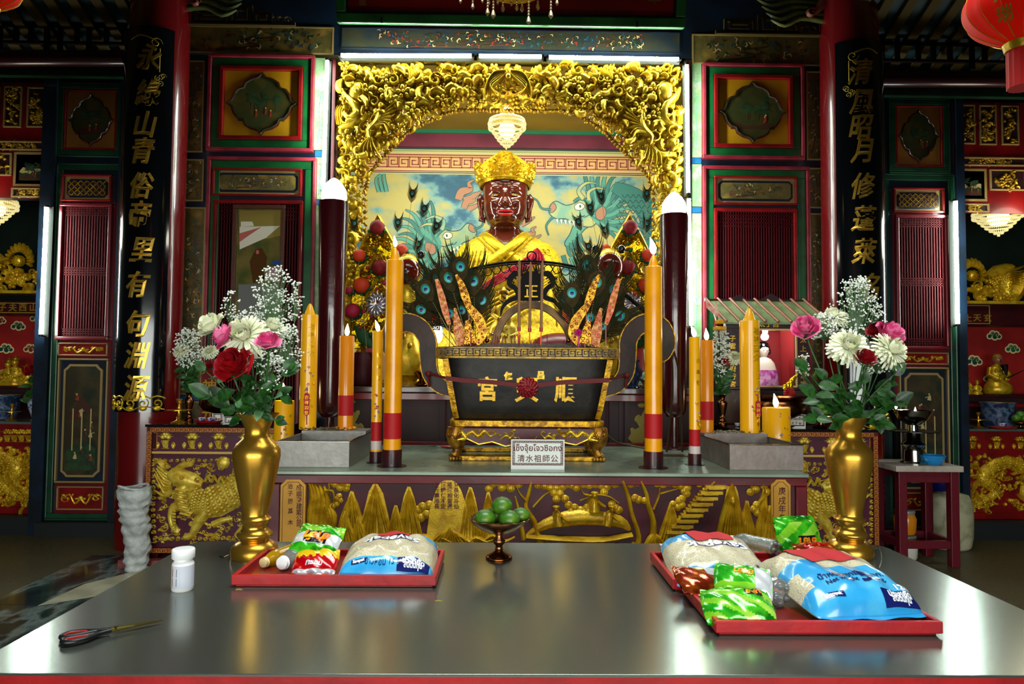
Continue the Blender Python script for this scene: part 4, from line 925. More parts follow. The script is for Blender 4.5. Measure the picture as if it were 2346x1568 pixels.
for d,(xa,ya) in ((1,(800,925)),(-1,(1478,935))):
    mb=MB(wallM(5.735)); pts=[(0,0),(10,18),(22,30),(14,44),(30,52),(40,70),(26,84),(6,80),(-6,60),(4,40),(-10,22)]
    mb.poly([(U(xa+d*x,ya+y,5.74).x,U(xa+d*x,ya+y,5.74).z) for x,y in pts],.006)
    for k in range(3): p=U(xa+d*(8+10*k),ya-6+30*k,5.74); mb.dome(p.x,p.z,.035,.022,k,.006)
    mb.build('painted_cloud',mat('mustard_paint','7a6a14',.5),t,0)
# gilt flower towers
redv=mat('red_velvet','8c060c',.7,0,.2,60,col2='6a0408',vscale=20); orv=mat('orange_velvet','d83c14',.6,0,.2,60); crv=mat('crimson_velvet','a80c38',.6,0,.2,60); grv=mat('green_felt','0c4a1c',.6); silv=mat('clear_foil','b8b0b8',.15,.7,coat=.4)
foil=mat('gold_foil','e0b810',.22,.85,1,40,col2='a87c08',vscale=12)
def tower(cx,d,label,Y=6.05):
    P=lambda x,y:(U(cx+d*x,y,Y).x,U(cx+d*x,y,Y).z)
    t=thing('gilt_flower_tower',label,'altar ornament',(P(0,880)[0],Y,zcab),'gilt flower towers on the cabinet')
    mb=MB(wallM(Y)); mb.poly([P(-62,800),P(-66,700),P(-50,600),P(-28,540),P(0,490),P(28,540),P(52,600),P(66,700),P(62,800)],.02,None,0,.01); mb.build('gold_backing',foil,t,0)
    mb=MB(wallM(Y-.02)); rr=random.Random(int(cx))
    for i in range(170):
        y=rr.uniform(525,815); w_=(y-490)*.24+6; x=rr.uniform(-w_,w_); a=P(x,y); motif(mb,a[0],a[1],rr.uniform(.05,.1),rr.uniform(0,.03),None,rr,'LLFBC')
    mb.build('gold_foliage',foil,t,60)
    mb=MB(wallM(Y-.045))
    for pts in ([(0,496),(-16,525),(-34,560),(-44,580)],[(0,496),(16,525),(36,560),(48,585)],[(0,575),(-12,600),(-22,620)],[(0,575),(14,600),(22,620)],[(0,640),(-20,668),(-30,690)],[(0,640),(20,668),(30,690)],[(-62,640),(-66,700),(-64,790)],[(62,640),(66,700),(64,790)]):
        mb.stroke([P(*p) for p in pts],[.012,.03,.03,.012],.03)
    mb.build('gold_leaves',gold,t,60)
    for x,y,r,m in ((0,526,17,redv),(-40,590,15,orv),(6,617,18,redv),(-35,657,18,orv),(-55,715,17,crv),(56,577,13,orv),(62,640,12,redv),(-62,668,9,crv),(50,730,14,redv)):
        a=P(x,y); mb=MB(); k=Y/F; mb.ball((a[0],Y-.09,a[1]),(r*k,r*k*.8,r*k),18,12); vp=mb.build('velvet_pompom',m,t,60)
        mb=MB(); mb.ball((a[0],Y-.06,a[1]-.008),(r*k*1.12,r*k*.5,r*k*1.08),18,8)
        for q in range(3): an=pi*(1.15+.35*q); mb.ball((a[0]+r*k*1.15*cos(an),Y-.09,a[1]+r*k*1.1*sin(an)),.016,8,5)
        mb.build('green_calyx',grv,vp,60)
    for i in range(34):
        y=rr.uniform(545,790); w_=(y-490)*.2; x=rr.uniform(-w_,w_); a=P(x,y); mb=MB(); mb.ball((a[0],Y-.10,a[1]),rr.uniform(.011,.02),8,6); mb.build('bead',rr.choice([redv,crv,grv,silv,foil,orv]),t,60)
    for x,y,r in ((-2,700,26),(38,690,18)):
        a=P(x,y); mb=MB(wallM(Y-.08)); k=Y/F
        for i in range(14): an=i*.449; mb.stroke([a,(a[0]+r*k*.6*cos(an),a[1]+r*k*.7*sin(an)),(a[0]+r*k*cos(an+.2),a[1]+r*k*1.2*sin(an+.2))],[.02,.04,.006],.02,None,.001*i)
        mb.build('foil_flower',silv,t,60)
    mb=MB(wallM(Y-.06)); mb.poly([P(-30,800),P(10,790),P(36,800),P(40,860),P(0,880),P(-34,850)],.02,None,0,.01); mb.build('red_base',redb,t,0)
    mb=MB(wallM(Y-.07)); mb.stroke([P(-50,745),P(-30,775),P(-8,800)],[.03,.12,.04],.02); mb.build('green_leaf',grv,t,60)
    mb=MB(); a=P(0,880); mb.tube([(a[0],Y+.02,zcab),(a[0],Y+.02,a[1]+.2)],.02,8); mb.lathe([(.12,0),(.12,.02),(.03,.05)],(a[0],Y+.02,zcab),20); mb.build('stand',bronze,t,60)
    return t
tower(868,1,'tall gilt tower of velvet flowers behind left big candle'); tower(1440,-1,'tall gilt tower of velvet flowers behind right big candle')
# small gilded figures
def figure(px,py,pb,Y,s,label,m=gold,head=None,crown=True,base=True,group=None,zb=None,buns=False,arms=True,sword=False,wf=1):
    """small seated idol: px centre, py top, pb bottom"""
    top=U(px,py,Y); bot=U(px,pb,Y); H=top.z-bot.z; x0=top.x
    t=thing('deity_figurine',label,'figurine',(x0,Y,bot.z),group)
    L=lambda z,w_,d_,o=0:[(x0+H*w_*(wf if z<.7 else 1)*cos(2*pi*k/20),Y-H*o+H*d_*(wf if z<.7 else 1)*sin(2*pi*k/20),bot.z+H*z) for k in range(20)]
    mb=MB(); mb.rings([L(.0,.30,.24),L(.08,.33,.26,.03),L(.2,.30,.24,.03),L(.32,.2,.16),L(.48,.19,.13),L(.6,.2,.12),L(.66,.15,.1),L(.7,.06,.06),L(.73,.065,.07,.01),L(.78,.095,.10,.02),L(.86,.105,.11,.02),L(.93,.085,.09,.01),L(.97,.04,.04)])
    mb.build('body',m,t,60)
    if head: mb=MB(); mb.ball((x0,Y-H*.02,bot.z+H*.83),(H*.11,H*.12,H*.125),18,12); mb.build('head',head,t,60)
    mb=MB(); zz=bot.z+H*.83; fy=Y-H*.135
    for d in (-1,1): mb.ball((x0+d*H*.04,fy,zz+H*.02),(H*.018,H*.01,H*.008),8,5)
    mb.ball((x0,fy-H*.005,zz-H*.02),(H*.014,H*.02,H*.03),8,5); mb.ball((x0,fy,zz-H*.06),(H*.03,H*.012,H*.008),8,5)
    mb.build('face_features',goldd if not head else black,t,60)
    if crown:
        mb=MB(); c_=(x0,Y-.0,bot.z+H*.9); mb.lathe([(H*.115,0),(H*.14,H*.03),(H*.13,H*.08),(H*.06,H*.10),(H*.03,H*.16),(.001,H*.18)],c_,20); 
        for d in (-1,1): mb.tube([(x0+d*H*.1,Y-H*.03,c_[2]+H*.03),(x0+d*H*.2,Y-H*.03,c_[2]+H*.07)],[H*.02,H*.008],6)
        mb.build('crown',goldd if m is gold else gold,t,60)
    if buns:
        for d in (-1,1): mb=MB(); mb.ball((x0+d*H*.1,Y,bot.z+H*.97),H*.035,10,7); mb.build('hair_bun',black,t,60)
        mb=MB(); mb.lathe([(H*.115,-H*.02),(H*.11,H*.03),(H*.06,H*.08),(.001,H*.1)],(x0,Y+.005,bot.z+H*.87),18); mb.build('hair',black,t,60)
    if arms:
        for d in (-1,1): mb=MB(); mb.tube([(x0+d*H*.17,Y,bot.z+H*.62),(x0+d*H*.24,Y-H*.06,bot.z+H*.45),(x0+d*H*.1,Y-H*.2,bot.z+H*.36)],[H*.06,H*.065,H*.05],8); mb.ball((x0+d*H*.07,Y-H*.21,bot.z+H*.36),H*.04,8,6); mb.build('arm',m,t,60)
    mb=MB(wallM(Y-H*.15)); rr=random.Random(int(px))
    for i in range(10): motif(mb,x0+rr.uniform(-.12,.12)*H,bot.z+H*rr.uniform(.1,.6),H*.1,0,None,rr,'LCB')
    mb.build('robe_relief',goldd,t,60)
    if sword: mb=MB(); mb.tube([(x0+H*.06,Y-H*.25,bot.z+H*.38),(x0+H*.52,Y-H*.3,bot.z+H*.62)],[H*.02,H*.008],6); mb.build('sword',chrome,t)
    if base: mb=MB(); mb.lathe([(H*.3,-.0),(H*.32,.01),(H*.3,.03)],(x0,Y,bot.z-.0),20); mb.build('pedestal',redl,t)
    if zb is not None and bot.z-zb>.02:
        mb=MB(); mb.lathe([(H*.3*wf,zb-bot.z),(H*.26*wf,zb-bot.z+.03),(H*.2*wf,(zb-bot.z)*.5),(H*.28*wf,-.0)],(x0,Y,bot.z),20); mb.build('carved_stand',goldd,t,60)
    return t
figure(1154,665,770,6.2,1,'small crowned gilt idol in front of statue chest, upper of two',gold,None,True,True,None,zcab)
figure(1165,720,800,5.88,1,'small seated gilt idol inside the bronze arch, lower of two',goldp,None,False,True,None,zcab)
figure(1394,562,860,5.87,1,'red-faced attendant figurine with two hair buns, right of the burner',gold,mat('red_lacquer_face','5c1408',.15,coat=.7),False,False,None,zcab,True,False,False,.4)
figure(936,575,860,5.87,1,'red-faced attendant figurine half hidden by left big candle',gold,MATS['red_lacquer_face'],False,False,None,zcab,True,False,False,.4)
0 and figure(1000,735,880,5.95,1,'gilt lion-like idol beside left burner handle',gold,None,False,False,None,zcab)
0 and figure(1408,745,880,5.95,1,'gilt idol beside right burner handle',gold,None,True,False,None,zcab)
# red and gold drum-like offering cushion behind the burner
mb=MB(); c_=U(1250,800,6.25); mb.ball((c_.x+.12,6.3,c_.z),(.26,.2,.15),24,12); o=single(mb,'red_cushion',[mat('maroon_gold_silk','5c0812',.35,0,.1,20,col2='5c0812')],'maroon rounded bundle behind bronze arch of burner','cushion'); 
# dark lacquer urns and vases on the cabinet
def urn(px,pt,pb,Y,label,m,prof,name='urn',cat='urn',z=None):
    top=U(px,pt,Y); z=zcab if z is None else z; H=top.z-z; mb=MB(); mb.lathe([(r*H,q*H) for r,q in prof],(0,0,0),28); o=mb.build(name,m,None,60); o.location=(top.x,Y,z); return tag(o,label,cat)
urnp=[(.2,0),(.28,.02),(.16,.12),(.3,.4),(.32,.6),(.2,.82),(.24,.95),(.18,1)]
urn(832,808,888,5.82,'dark maroon round box left of burner on cabinet',maroon,[(.3,0),(.34,.05),(.34,.8),(.3,.85),(.25,1),(.05,1.02)])
urn(1450,822,888,5.83,'blue and dark ginger jar right of burner handle',mat('jar_blue','1c2c4c',.2,coat=.5),urnp,'ginger_jar','jar')
urn(1478,868,888,5.82,'small brass cup right of burner on cabinet',brass,[(.3,0),(.5,.1),(.2,.4),(.6,.9),(.55,1)],'brass_cup','cup')
urn(968,850,888,5.82,'small dark cup left of burner on cabinet',bronze,[(.3,0),(.5,.1),(.2,.4),(.6,.9),(.55,1)],'bronze_cup','cup')
# small red cluster lights and a lit bulb at the left of the burner
def pomp_light(px,py,Y,col,label):
    c_=U(px,py,Y); t=thing('cluster_light',label,'light',(c_.x,Y,c_.z)); mb=MB()
    for i in range(60):
        a=i*2.4; q=math.acos(1-2*(i+.5)/60); mb.ball((c_.x+.04*sin(q)*cos(a),Y+.04*sin(q)*sin(a),c_.z+.04*cos(q)),.008,5,4)
    mb.build('bulb_cluster',mat('lit_'+label.split()[1],col,.4,emit=.9,ecol=col),t,60)
    mb=MB(); mb.tube([(c_.x,Y,zcab),(c_.x,Y,c_.z)],.005,5); mb.build('wire_stem',iron,t)
pomp_light(988,723,5.85,'e02020','small red cluster lamp left of the burner'); pomp_light(1298,724,5.85,'e84030','tiny orange cluster lamp right of statue')
mb=MB(); a=U(1002,765,5.8); mb.ball((a.x,5.8,a.z),(.045,.045,.08),14,10); o=single(mb,'lit_bulb',[glowb],'glaring white bulb by the left burner handle','bulb')
mb=MB(); a=U(1000,740,5.8); mb.lathe([(.05,0),(.035,.05),(.01,.055)],(a.x,5.8,a.z-.03),14); mb.tube([(a.x,5.82,zcab),(a.x,5.82,a.z)],.006,6); single(mb,'bulb_holder',[redb],'red holder above the glaring bulb','lamp holder')
# ================================================================ MAIN ALTAR TABLE
AZ=.912; AY=3.95
pA=lambda px,py,Y=AY-.02:(U(px,py,Y).x,U(px,py,Y).z)
ax0=U(613,1080,AY).x; ax1=U(1852,1080,AY).x
t=thing('altar_table','long red altar table with steel top and gilded landscape front','altar table',((ax0+ax1)/2,4.6,0))
mb=MB(); mb.box(ax0,ax1,AY-.012,5.33,AZ-.022,AZ); mb.build('steel_top',steel2,t,0,.004)
mb=MB(); mb.box(ax0+.005,ax1-.005,AY,5.3,AZ-.072,AZ-.0225); mb.build('top_rail',mat('altar_red','6a0a14',.3,0,.1,20,col2='520812',vscale=3,coat=.4),t,0,.005)
for a,c_ in ((ax0+.005,ax0+.07),(ax1-.07,ax1-.005)):
    for y0 in (AY,5.2): mb=MB(); mb.box(a,c_,y0,y0+.09,0,AZ-.0725); mb.build('leg',MATS['altar_red'],t,0,.006)
mb=MB(); mb.box(ax0+.07,ax1-.07,AY+.02,AY+.04,.12,AZ-.0725); mb.build('front_board',mat('board_plum','480c1c',.5,0,.1,20,col2='3a0a14',vscale=5),t,0)
for x in (ax0+.02,ax1-.04): mb=MB(); mb.box(x,x+.02,AY+.095,5.195,.12,AZ-.0725); mb.build('side_board',MATS['altar_red'],t,0)
mb=MB(); mb.box(ax0+.07,ax1-.07,AY,AY+.05,.06,.12); mb.build('bottom_rail',MATS['altar_red'],t,0,.005)
RMp=wallM(AY+.02); mb=MB(RMp); rr=random.Random(9)
def mount(px,py,hw,by=1275,h=.03,base=0,nr=9):
    P=[pA(px-hw,by),pA(px-hw*.62,(py+by)/2+8),pA(px-hw*.3,py+22),pA(px-3,py),pA(px+4,py+1),pA(px+hw*.34,py+26),pA(px+hw*.6,(py+by)/2),pA(px+hw,by)]
    mb.poly(P,.014,None,base)
    for i in range(nr):
        q=(i/(nr-1)*2-1); mb.stroke([pA(px+q*3,py+3+abs(q)*8),pA(px+q*hw*.35+rr.uniform(-2,2),py+(by-py)*.33),pA(px+q*hw*.62+rr.uniform(-3,3),py+(by-py)*.62),pA(px+q*hw*.95,by)],[.008,.022,.026,.02],h,None,base)
def rock(pts,w,n=4):
    for i in range(n): mb.stroke([pA(x+i*w*.8*(1+.1*i),y+i*3) for x,y in pts],[.012,.035,.04,.03],.03)
def foliage(L,r=9):
    for x,y in L:
        u,v=pA(x,y); mb.dome(u,v,r*.0027,r*.0025,0,.009,None,.008,12,2)
        for k in range(3): mb.stroke([pA(x-r*.5+r*.5*k,y+r*.5),pA(x-r*.4+r*.4*k,y-r*.5)],.003,.004,None,.016,3,1)
def limb(pts,w,h=.025): mb.stroke([pA(*p) for p in pts],[x*.0025 for x in w],h,None,.004)
rock([(703,1104),(712,1140),(706,1190),(712,1270)],8,5); rock([(735,1150),(748,1180),(742,1230),(750,1275)],7,3)
foliage([(757,1106),(768,1102),(780,1110),(792,1114),(790,1122),(776,1120),(764,1112)],8); limb([(745,1128),(752,1122),(750,1108)],[3,4,2]); limb([(742,1126),(760,1128),(762,1150),(757,1165)],[4,4,3,2]); foliage([(770,1146),(776,1150),(768,1158),(760,1162),(774,1140)],7)
mount(803,1128,34,1225); mount(790,1172,30,1275,base=.012); mount(858,1107,52,1275); mount(820,1185,26,1280,base=.015)
mount(935,1117,38,1260); mount(905,1160,30,1275,base=.006); mount(1077,1118,34,1260)
mb.poly([pA(*p) for p in ((970,1275),(985,1165),(998,1125),(1008,1108),(1018,1102),(1034,1102),(1046,1108),(1056,1125),(1068,1160),(1090,1275))],.024)
mount(1030,1205,75,1280,.03,.02,13); foliage([(966,1164),(982,1160),(955,1172),(975,1182),(990,1178),(962,1190),(948,1182)],10)
for k in range(7): mb.stroke([pA(870+40*k,1240+(k%3)*4),pA(890+40*k,1228+(k%2)*5),pA(915+40*k,1242),pA(940+40*k,1232)],[.012,.022,.01],.03,None,.02)
mount(1118,1130,26,1250); foliage([(1128,1112),(1140,1108),(1152,1108),(1164,1112),(1176,1107),(1188,1112),(1120,1122),(1150,1120),(1170,1122)],9)
limb([(1218,1104),(1212,1135),(1205,1165),(1225,1200),(1232,1230),(1250,1262)],[7,9,10,13,16,20],.035); limb([(1206,1150),(1192,1135),(1184,1118)],[5,4,2]); limb([(1222,1165),(1245,1140),(1262,1128)],[5,4,2]); limb([(1180,1140),(1190,1180),(1200,1240)],[4,8,12])
foliage([(1234,1114),(1248,1116),(1262,1120),(1276,1120),(1290,1118),(1300,1112),(1270,1132),(1284,1134),(1296,1146),(1276,1146),(1312,1114),(1322,1120),(1338,1112),(1352,1114),(1366,1112),(1380,1114),(1392,1118),(1398,1110),(1412,1112),(1386,1130),(1304,1160),(1318,1166),(1332,1172),(1346,1166),(1310,1176),(1404,1158),(1412,1166),(1420,1172)],9)
limb([(1330,1115),(1338,1134),(1352,1138),(1330,1150)],[3,4,4,2]); limb([(1352,1138),(1376,1136),(1400,1142),(1420,1156)],[4,4,3,2])
limb([(1428,1104),(1442,1140),(1450,1180),(1466,1230),(1462,1262)],[8,10,10,12,14],.035); limb([(1470,1104),(1484,1135),(1488,1160),(1500,1200),(1498,1262)],[7,9,11,14,18],.035); limb([(1500,1170),(1512,1140),(1514,1120)],[4,4,3]); limb([(1514,1134),(1535,1128),(1556,1122)],[4,3,2])
foliage([(1448,1112),(1462,1108),(1508,1110),(1522,1112),(1536,1108),(1550,1112),(1564,1116),(1578,1120),(1576,1134),(1566,1146),(1560,1150),(1572,1128),(1458,1144),(1466,1148),(1606,1110),(1618,1108)],9)
def sage(x,y,lean=0):
    mb.stroke([pA(x-lean,y+34),pA(x,y+16),pA(x+lean,y+2)],[.075,.07,.03],.045,None,.01); mb.dome(*pA(x+lean,y-6),.016,.019,0,.035,None,.03,12,3); mb.dome(*pA(x+lean,y-11),.022,.008,0,.03,None,.04,10,2)
    mb.stroke([pA(x+8,y+10),pA(x+16,y+18),pA(x+26,y+22)],[.02,.022,.01],.05,None,.02)
    for k in range(3): mb.stroke([pA(x-8+5*k,y+8),pA(x-12+7*k,y+34)],.004,.006,None,.05,3,1)
sage(1278,1172,-4); sage(1396,1172,6); sage(1362,1140,0); mb.stroke([pA(1345,1185),pA(1362,1150),pA(1366,1130)],[.08,.06,.012],.03)
mb.stroke([pA(1210,1228),pA(1250,1205),pA(1300,1192),pA(1345,1188),pA(1420,1198),pA(1445,1218)],[.02,.06,.09,.09,.07,.02],.03,None,.01)
mb.stroke([pA(1205,1232),pA(1290,1238),pA(1380,1240),pA(1450,1228)],[.03,.035,.035,.03],.05,None,.01)
for i in range(9): x=1640-11*i; y=1112+13*i; mb.box(*pA2(x-30,x+22,y) if 0 else (U(x-26,y,AY).x,U(x+24,y,AY).x,AY-.03+.002*i,AY+.02,U(x,y+7,AY).z,U(x,y,AY).z)) ; mb.stroke([pA(x-28,y+10),pA(x+20,y+10)],.012,.02,None,.0,4,1)
limb([(1640,1105),(1600,1150),(1560,1190),(1530,1230)],[5,5,5,5],.03)
mount(1680,1102,40,1270,.04,.0,13); mb.dome(*pA(1680,1150),.02,.035,0,.05); mount(1715,1150,24,1275); mount(1768,1160,26,1275,base=.01); mount(1755,1120,18,1265)
limb([(1752,1112),(1756,1135),(1742,1155),(1745,1175)],[4,4,4,3]); foliage([(1730,1112),(1744,1108),(1756,1116),(1736,1124),(1724,1130),(1762,1130),(1738,1160),(1748,1168),(1732,1170),(1740,1178)],9)
mount(1540,1155,34,1262); mount(1500,1215,30,1275,base=.012); foliage([(1480,1150),(1545,1158),(1556,1166),(1566,1160)],8)
for k in range(16): mb.stroke([pA(1210+38*k,1262+(k%3)*4),pA(1225+38*k,1250),pA(1240+38*k,1262)],[.012,.02,.01],.03)
mb.build('gilded_relief',goldr,t,60)
cart=mat('cartouche_gilt','c08a2c',.35,.35,.1,20,col2='a87820',vscale=3); ink=mat('dark_red_ink','4a0c0c',.5)
for (x0,x1,cols,nm) in ((642,696,((664,('治','子','張','爲','木'),(1115,1132,1150,1172,1198),9),(684,tuple('成順發建築公司'),(1118,1133,1147,1161,1175,1189,1203),10)),'l'),(1768,1814,((1793,tuple('庚戌年冬月'),(1126,1148,1167,1188,1208),13),),'r')):
    a=pA(x0,1100); c_=pA(x1,1275); mb=MB(wallM(AY+.02)); mb.poly(cutcorner(a[0],c_[0],c_[1],a[1],.03),.03,0); mb.M=wallM(AY-.0105)
    mb.poly(cutcorner(a[0]+.012,c_[0]-.012,c_[1]+.012,a[1]-.012,.028),.0006,1); mb.poly(cutcorner(a[0]+.015,c_[0]-.015,c_[1]+.015,a[1]-.015,.027),.0006,0,.0004)
    for px,chs,ys,s in cols:
        for ch,y in zip(chs,ys): u,v=pA(px,y); text(mb,ch,s*.0036,u,v,.001,.001,.0006,.05,0,.9,1)
    mb.build('inscribed_plaque',[cart,ink],t,0)
mb=MB(wallM(AY-.006))
for j,cl in enumerate(('爾長化斗仙','塔酒相留邊','酒醉偶不定','陸元壽添長')):
    for i,ch in enumerate(cl): u,v=pA(1045-15*j,1112+12.5*i); text(mb,ch,.030,u,v,.001,0,.0006)
mb.build('poem_inscription',ink,t,0)
mb=MB(); mb.box(ax0+.07,ax1-.07,AY-.055,AY-.052,.12,AZ-.0725); 
# ================================================================ SIDE ALTARS with gilded beasts
keyr=mat('meander_brown','4a1208',.4,0,.1,20); keyo=mat('meander_orange','c8782c',.4,.2)
plum=mat('panel_plum','481228',.4,0,.1,20,coat=.15)
def scalebody(mb,pts,w,rows,h):
    P=spline([p+(0,) for p in pts],5)
    for i in range(0,len(P)-1):
        t_=(P[i+1]-P[i]).normalized(); ww=w[0]+(w[-1]-w[0])*i/len(P) if len(w)<3 else w[min(len(w)-1,int(i/len(P)*len(w)))]
        for r_ in range(rows):
            q=(r_+.5+(.5 if i%2 else 0))/rows*2-1
            if abs(q)<.95: mb.dome(P[i].x-t_.y*ww*.5*q,P[i].y+t_.x*ww*.5*q,ww/rows*.62,ww/rows*.5,math.atan2(t_.y,t_.x),max(.008,ww*.1),None,h*math.sqrt(1-q*q*.9),8,2)
def fruitbowl(mb,u,v,s):
    mb.stroke([(u,v-s*.9),(u,v-s*.2),(u,v)],[s*.55,s*.7,s*1.15],s*.25)
    for k in range(5): mb.stroke([(u-s*.12+s*.06*k,v-s*.85),(u-s*.4+s*.2*k,v-.05*s)],s*.09,s*.1,None,s*.2,5,1)
    mb.stroke([(u-s*.4,v-s),(u+s*.4,v-s)],s*.14,s*.2); 
    for k,(a,b_) in enumerate(((-.35,.35),(0,.45),(.36,.33),(-.12,.75),(.18,.72))): mb.dome(u+s*a,v+s*b_,s*.28,s*.27,0,s*.3,None,0,12,3)
    for k in range(6): a=.3+.5*k; mb.stroke([(u+s*.5*cos(a),v+s*.3+s*.3*sin(a)),(u+s*1.0*cos(a),v+s*.3+s*.6*sin(a))],[s*.22,s*.04],s*.15)
    for d in (-1,1): mb.stroke([(u+d*s*.95,v-s),(u+d*s*.75,v-s*.6),(u+d*s*.95,v-s*.3),(u+d*s*1.15,v-s*.6),(u+d*s*.95,v-s)],s*.14,s*.12); mb.dome(u+d*s*.95,v-s*.7,s*.2,s*.25,0,s*.14)
def beast(mb,X):   # X maps design px (left altar frame) to plane
    st=lambda pts,w,h=.03,base=0: mb.stroke([X(*p) for p in pts],[x*.0033 for x in w],h,None,base)
    st([(436,1118),(450,1150),(492,1150),(560,1118),(600,1128)],[34,60,74,64,48],.05)
    scalebody(mb,[X(445,1142),X(490,1148),X(550,1120),X(598,1128)],[.17,.22,.2,.15],8,.05)
    st([(425,1112),(412,1132),(418,1160),(438,1180)],[26,34,34,20],.05)
    for k in range(6): st([(406+k*2,1120+11*k),(430+2*k,1126+11*k)],[7,7],.02,.045)
    st([(385,1085),(405,1095),(440,1105),(462,1112)],[26,44,38,16],.06); st([(412,1122),(440,1124),(455,1118)],[12,12,6],.055); st([(400,1078),(420,1066),(440,1068)],[14,16,6],.06); mb.dome(*X(420,1094),.016,.014,0,.02,None,.055); mb.spiral(*X(455,1100),.025,0,1.1,.014,.02,None,.05); mb.spiral(*X(384,1068),.02,2,1.2,.012,.02,None,.04)
    for k in range(8): st([(396-1*k,1098+4*k),(376,1082+8*k),(358-k,1068+5*k*(k%2)+3*k)],[12,10,2],.03,.01)
    for k in range(4): st([(385-4*k,1075),(370-3*k,1060),(352,1052+4*k)],[9,9,2],.03)
    st([(470,1108),(490,1100),(510,1112),(500,1095)],[3,4,3,2],.02)
    st([(418,1160),(395,1165),(388,1190),(398,1215),(408,1222)],[26,22,14,16,14],.04); st([(470,1172),(450,1200),(436,1228),(420,1232)],[30,24,16,16],.045); st([(560,1140),(580,1180),(562,1205),(540,1232)],[44,34,20,18],.045); st([(590,1150),(606,1190),(600,1230)],[30,22,16],.03)
    st([(484,1205),(505,1195),(530,1190)],[16,14,6],.02)
    for k in range(9): st([(470+15*k,1108-abs(4-k)),(476+15*k,1096-abs(4-k)),(482+15*k,1106)],[6,8,2],.03,.02)
    for k in range(7): st([(395,1170+7*k),(404,1172+7*k)],[5,5],.012,.03); st([(574-3*k,1150+9*k),(590-3*k,1154+9*k)],[5,5],.012,.04)
    mb.dome(*X(508,1062),.05,.05,0,.02); mb.stroke([X(508,1078),X(514,1068),X(502,1060),X(508,1047)],.012,.012,None,.018); 
    for x,y,r in ((478,1068,.03),(370,1192,.028),(372,1212,.035),(366,1130,.022),(372,1150,.02),(450,1190,.03),(500,1225,.03),(520,1215,.022),(525,1195,.02),(360,1098,.02),(430,1185,.022),(590,1215,.025),(545,1180,.02)): mb.spiral(*X(x,y),r,x,1.3,r*.42,.02,None,0,1 if x%2 else -1)
    for k in range(20): mb.spiral(*X(350+13*k,1056),.014,k,1,.012,.015); mb.spiral(*X(352+13*k,1236),.018,k,1.2,.013,.018)
    for k in range(13): mb.spiral(*X(348,1066+13*k),.017,k,1.2,.013,.018)
    for k in range(26): x=rr.uniform(352,600); y=rr.choice((rr.uniform(1190,1232),rr.uniform(1070,1100))); motif(mb,*X(x,y),.05,0,None,rr,'CL')
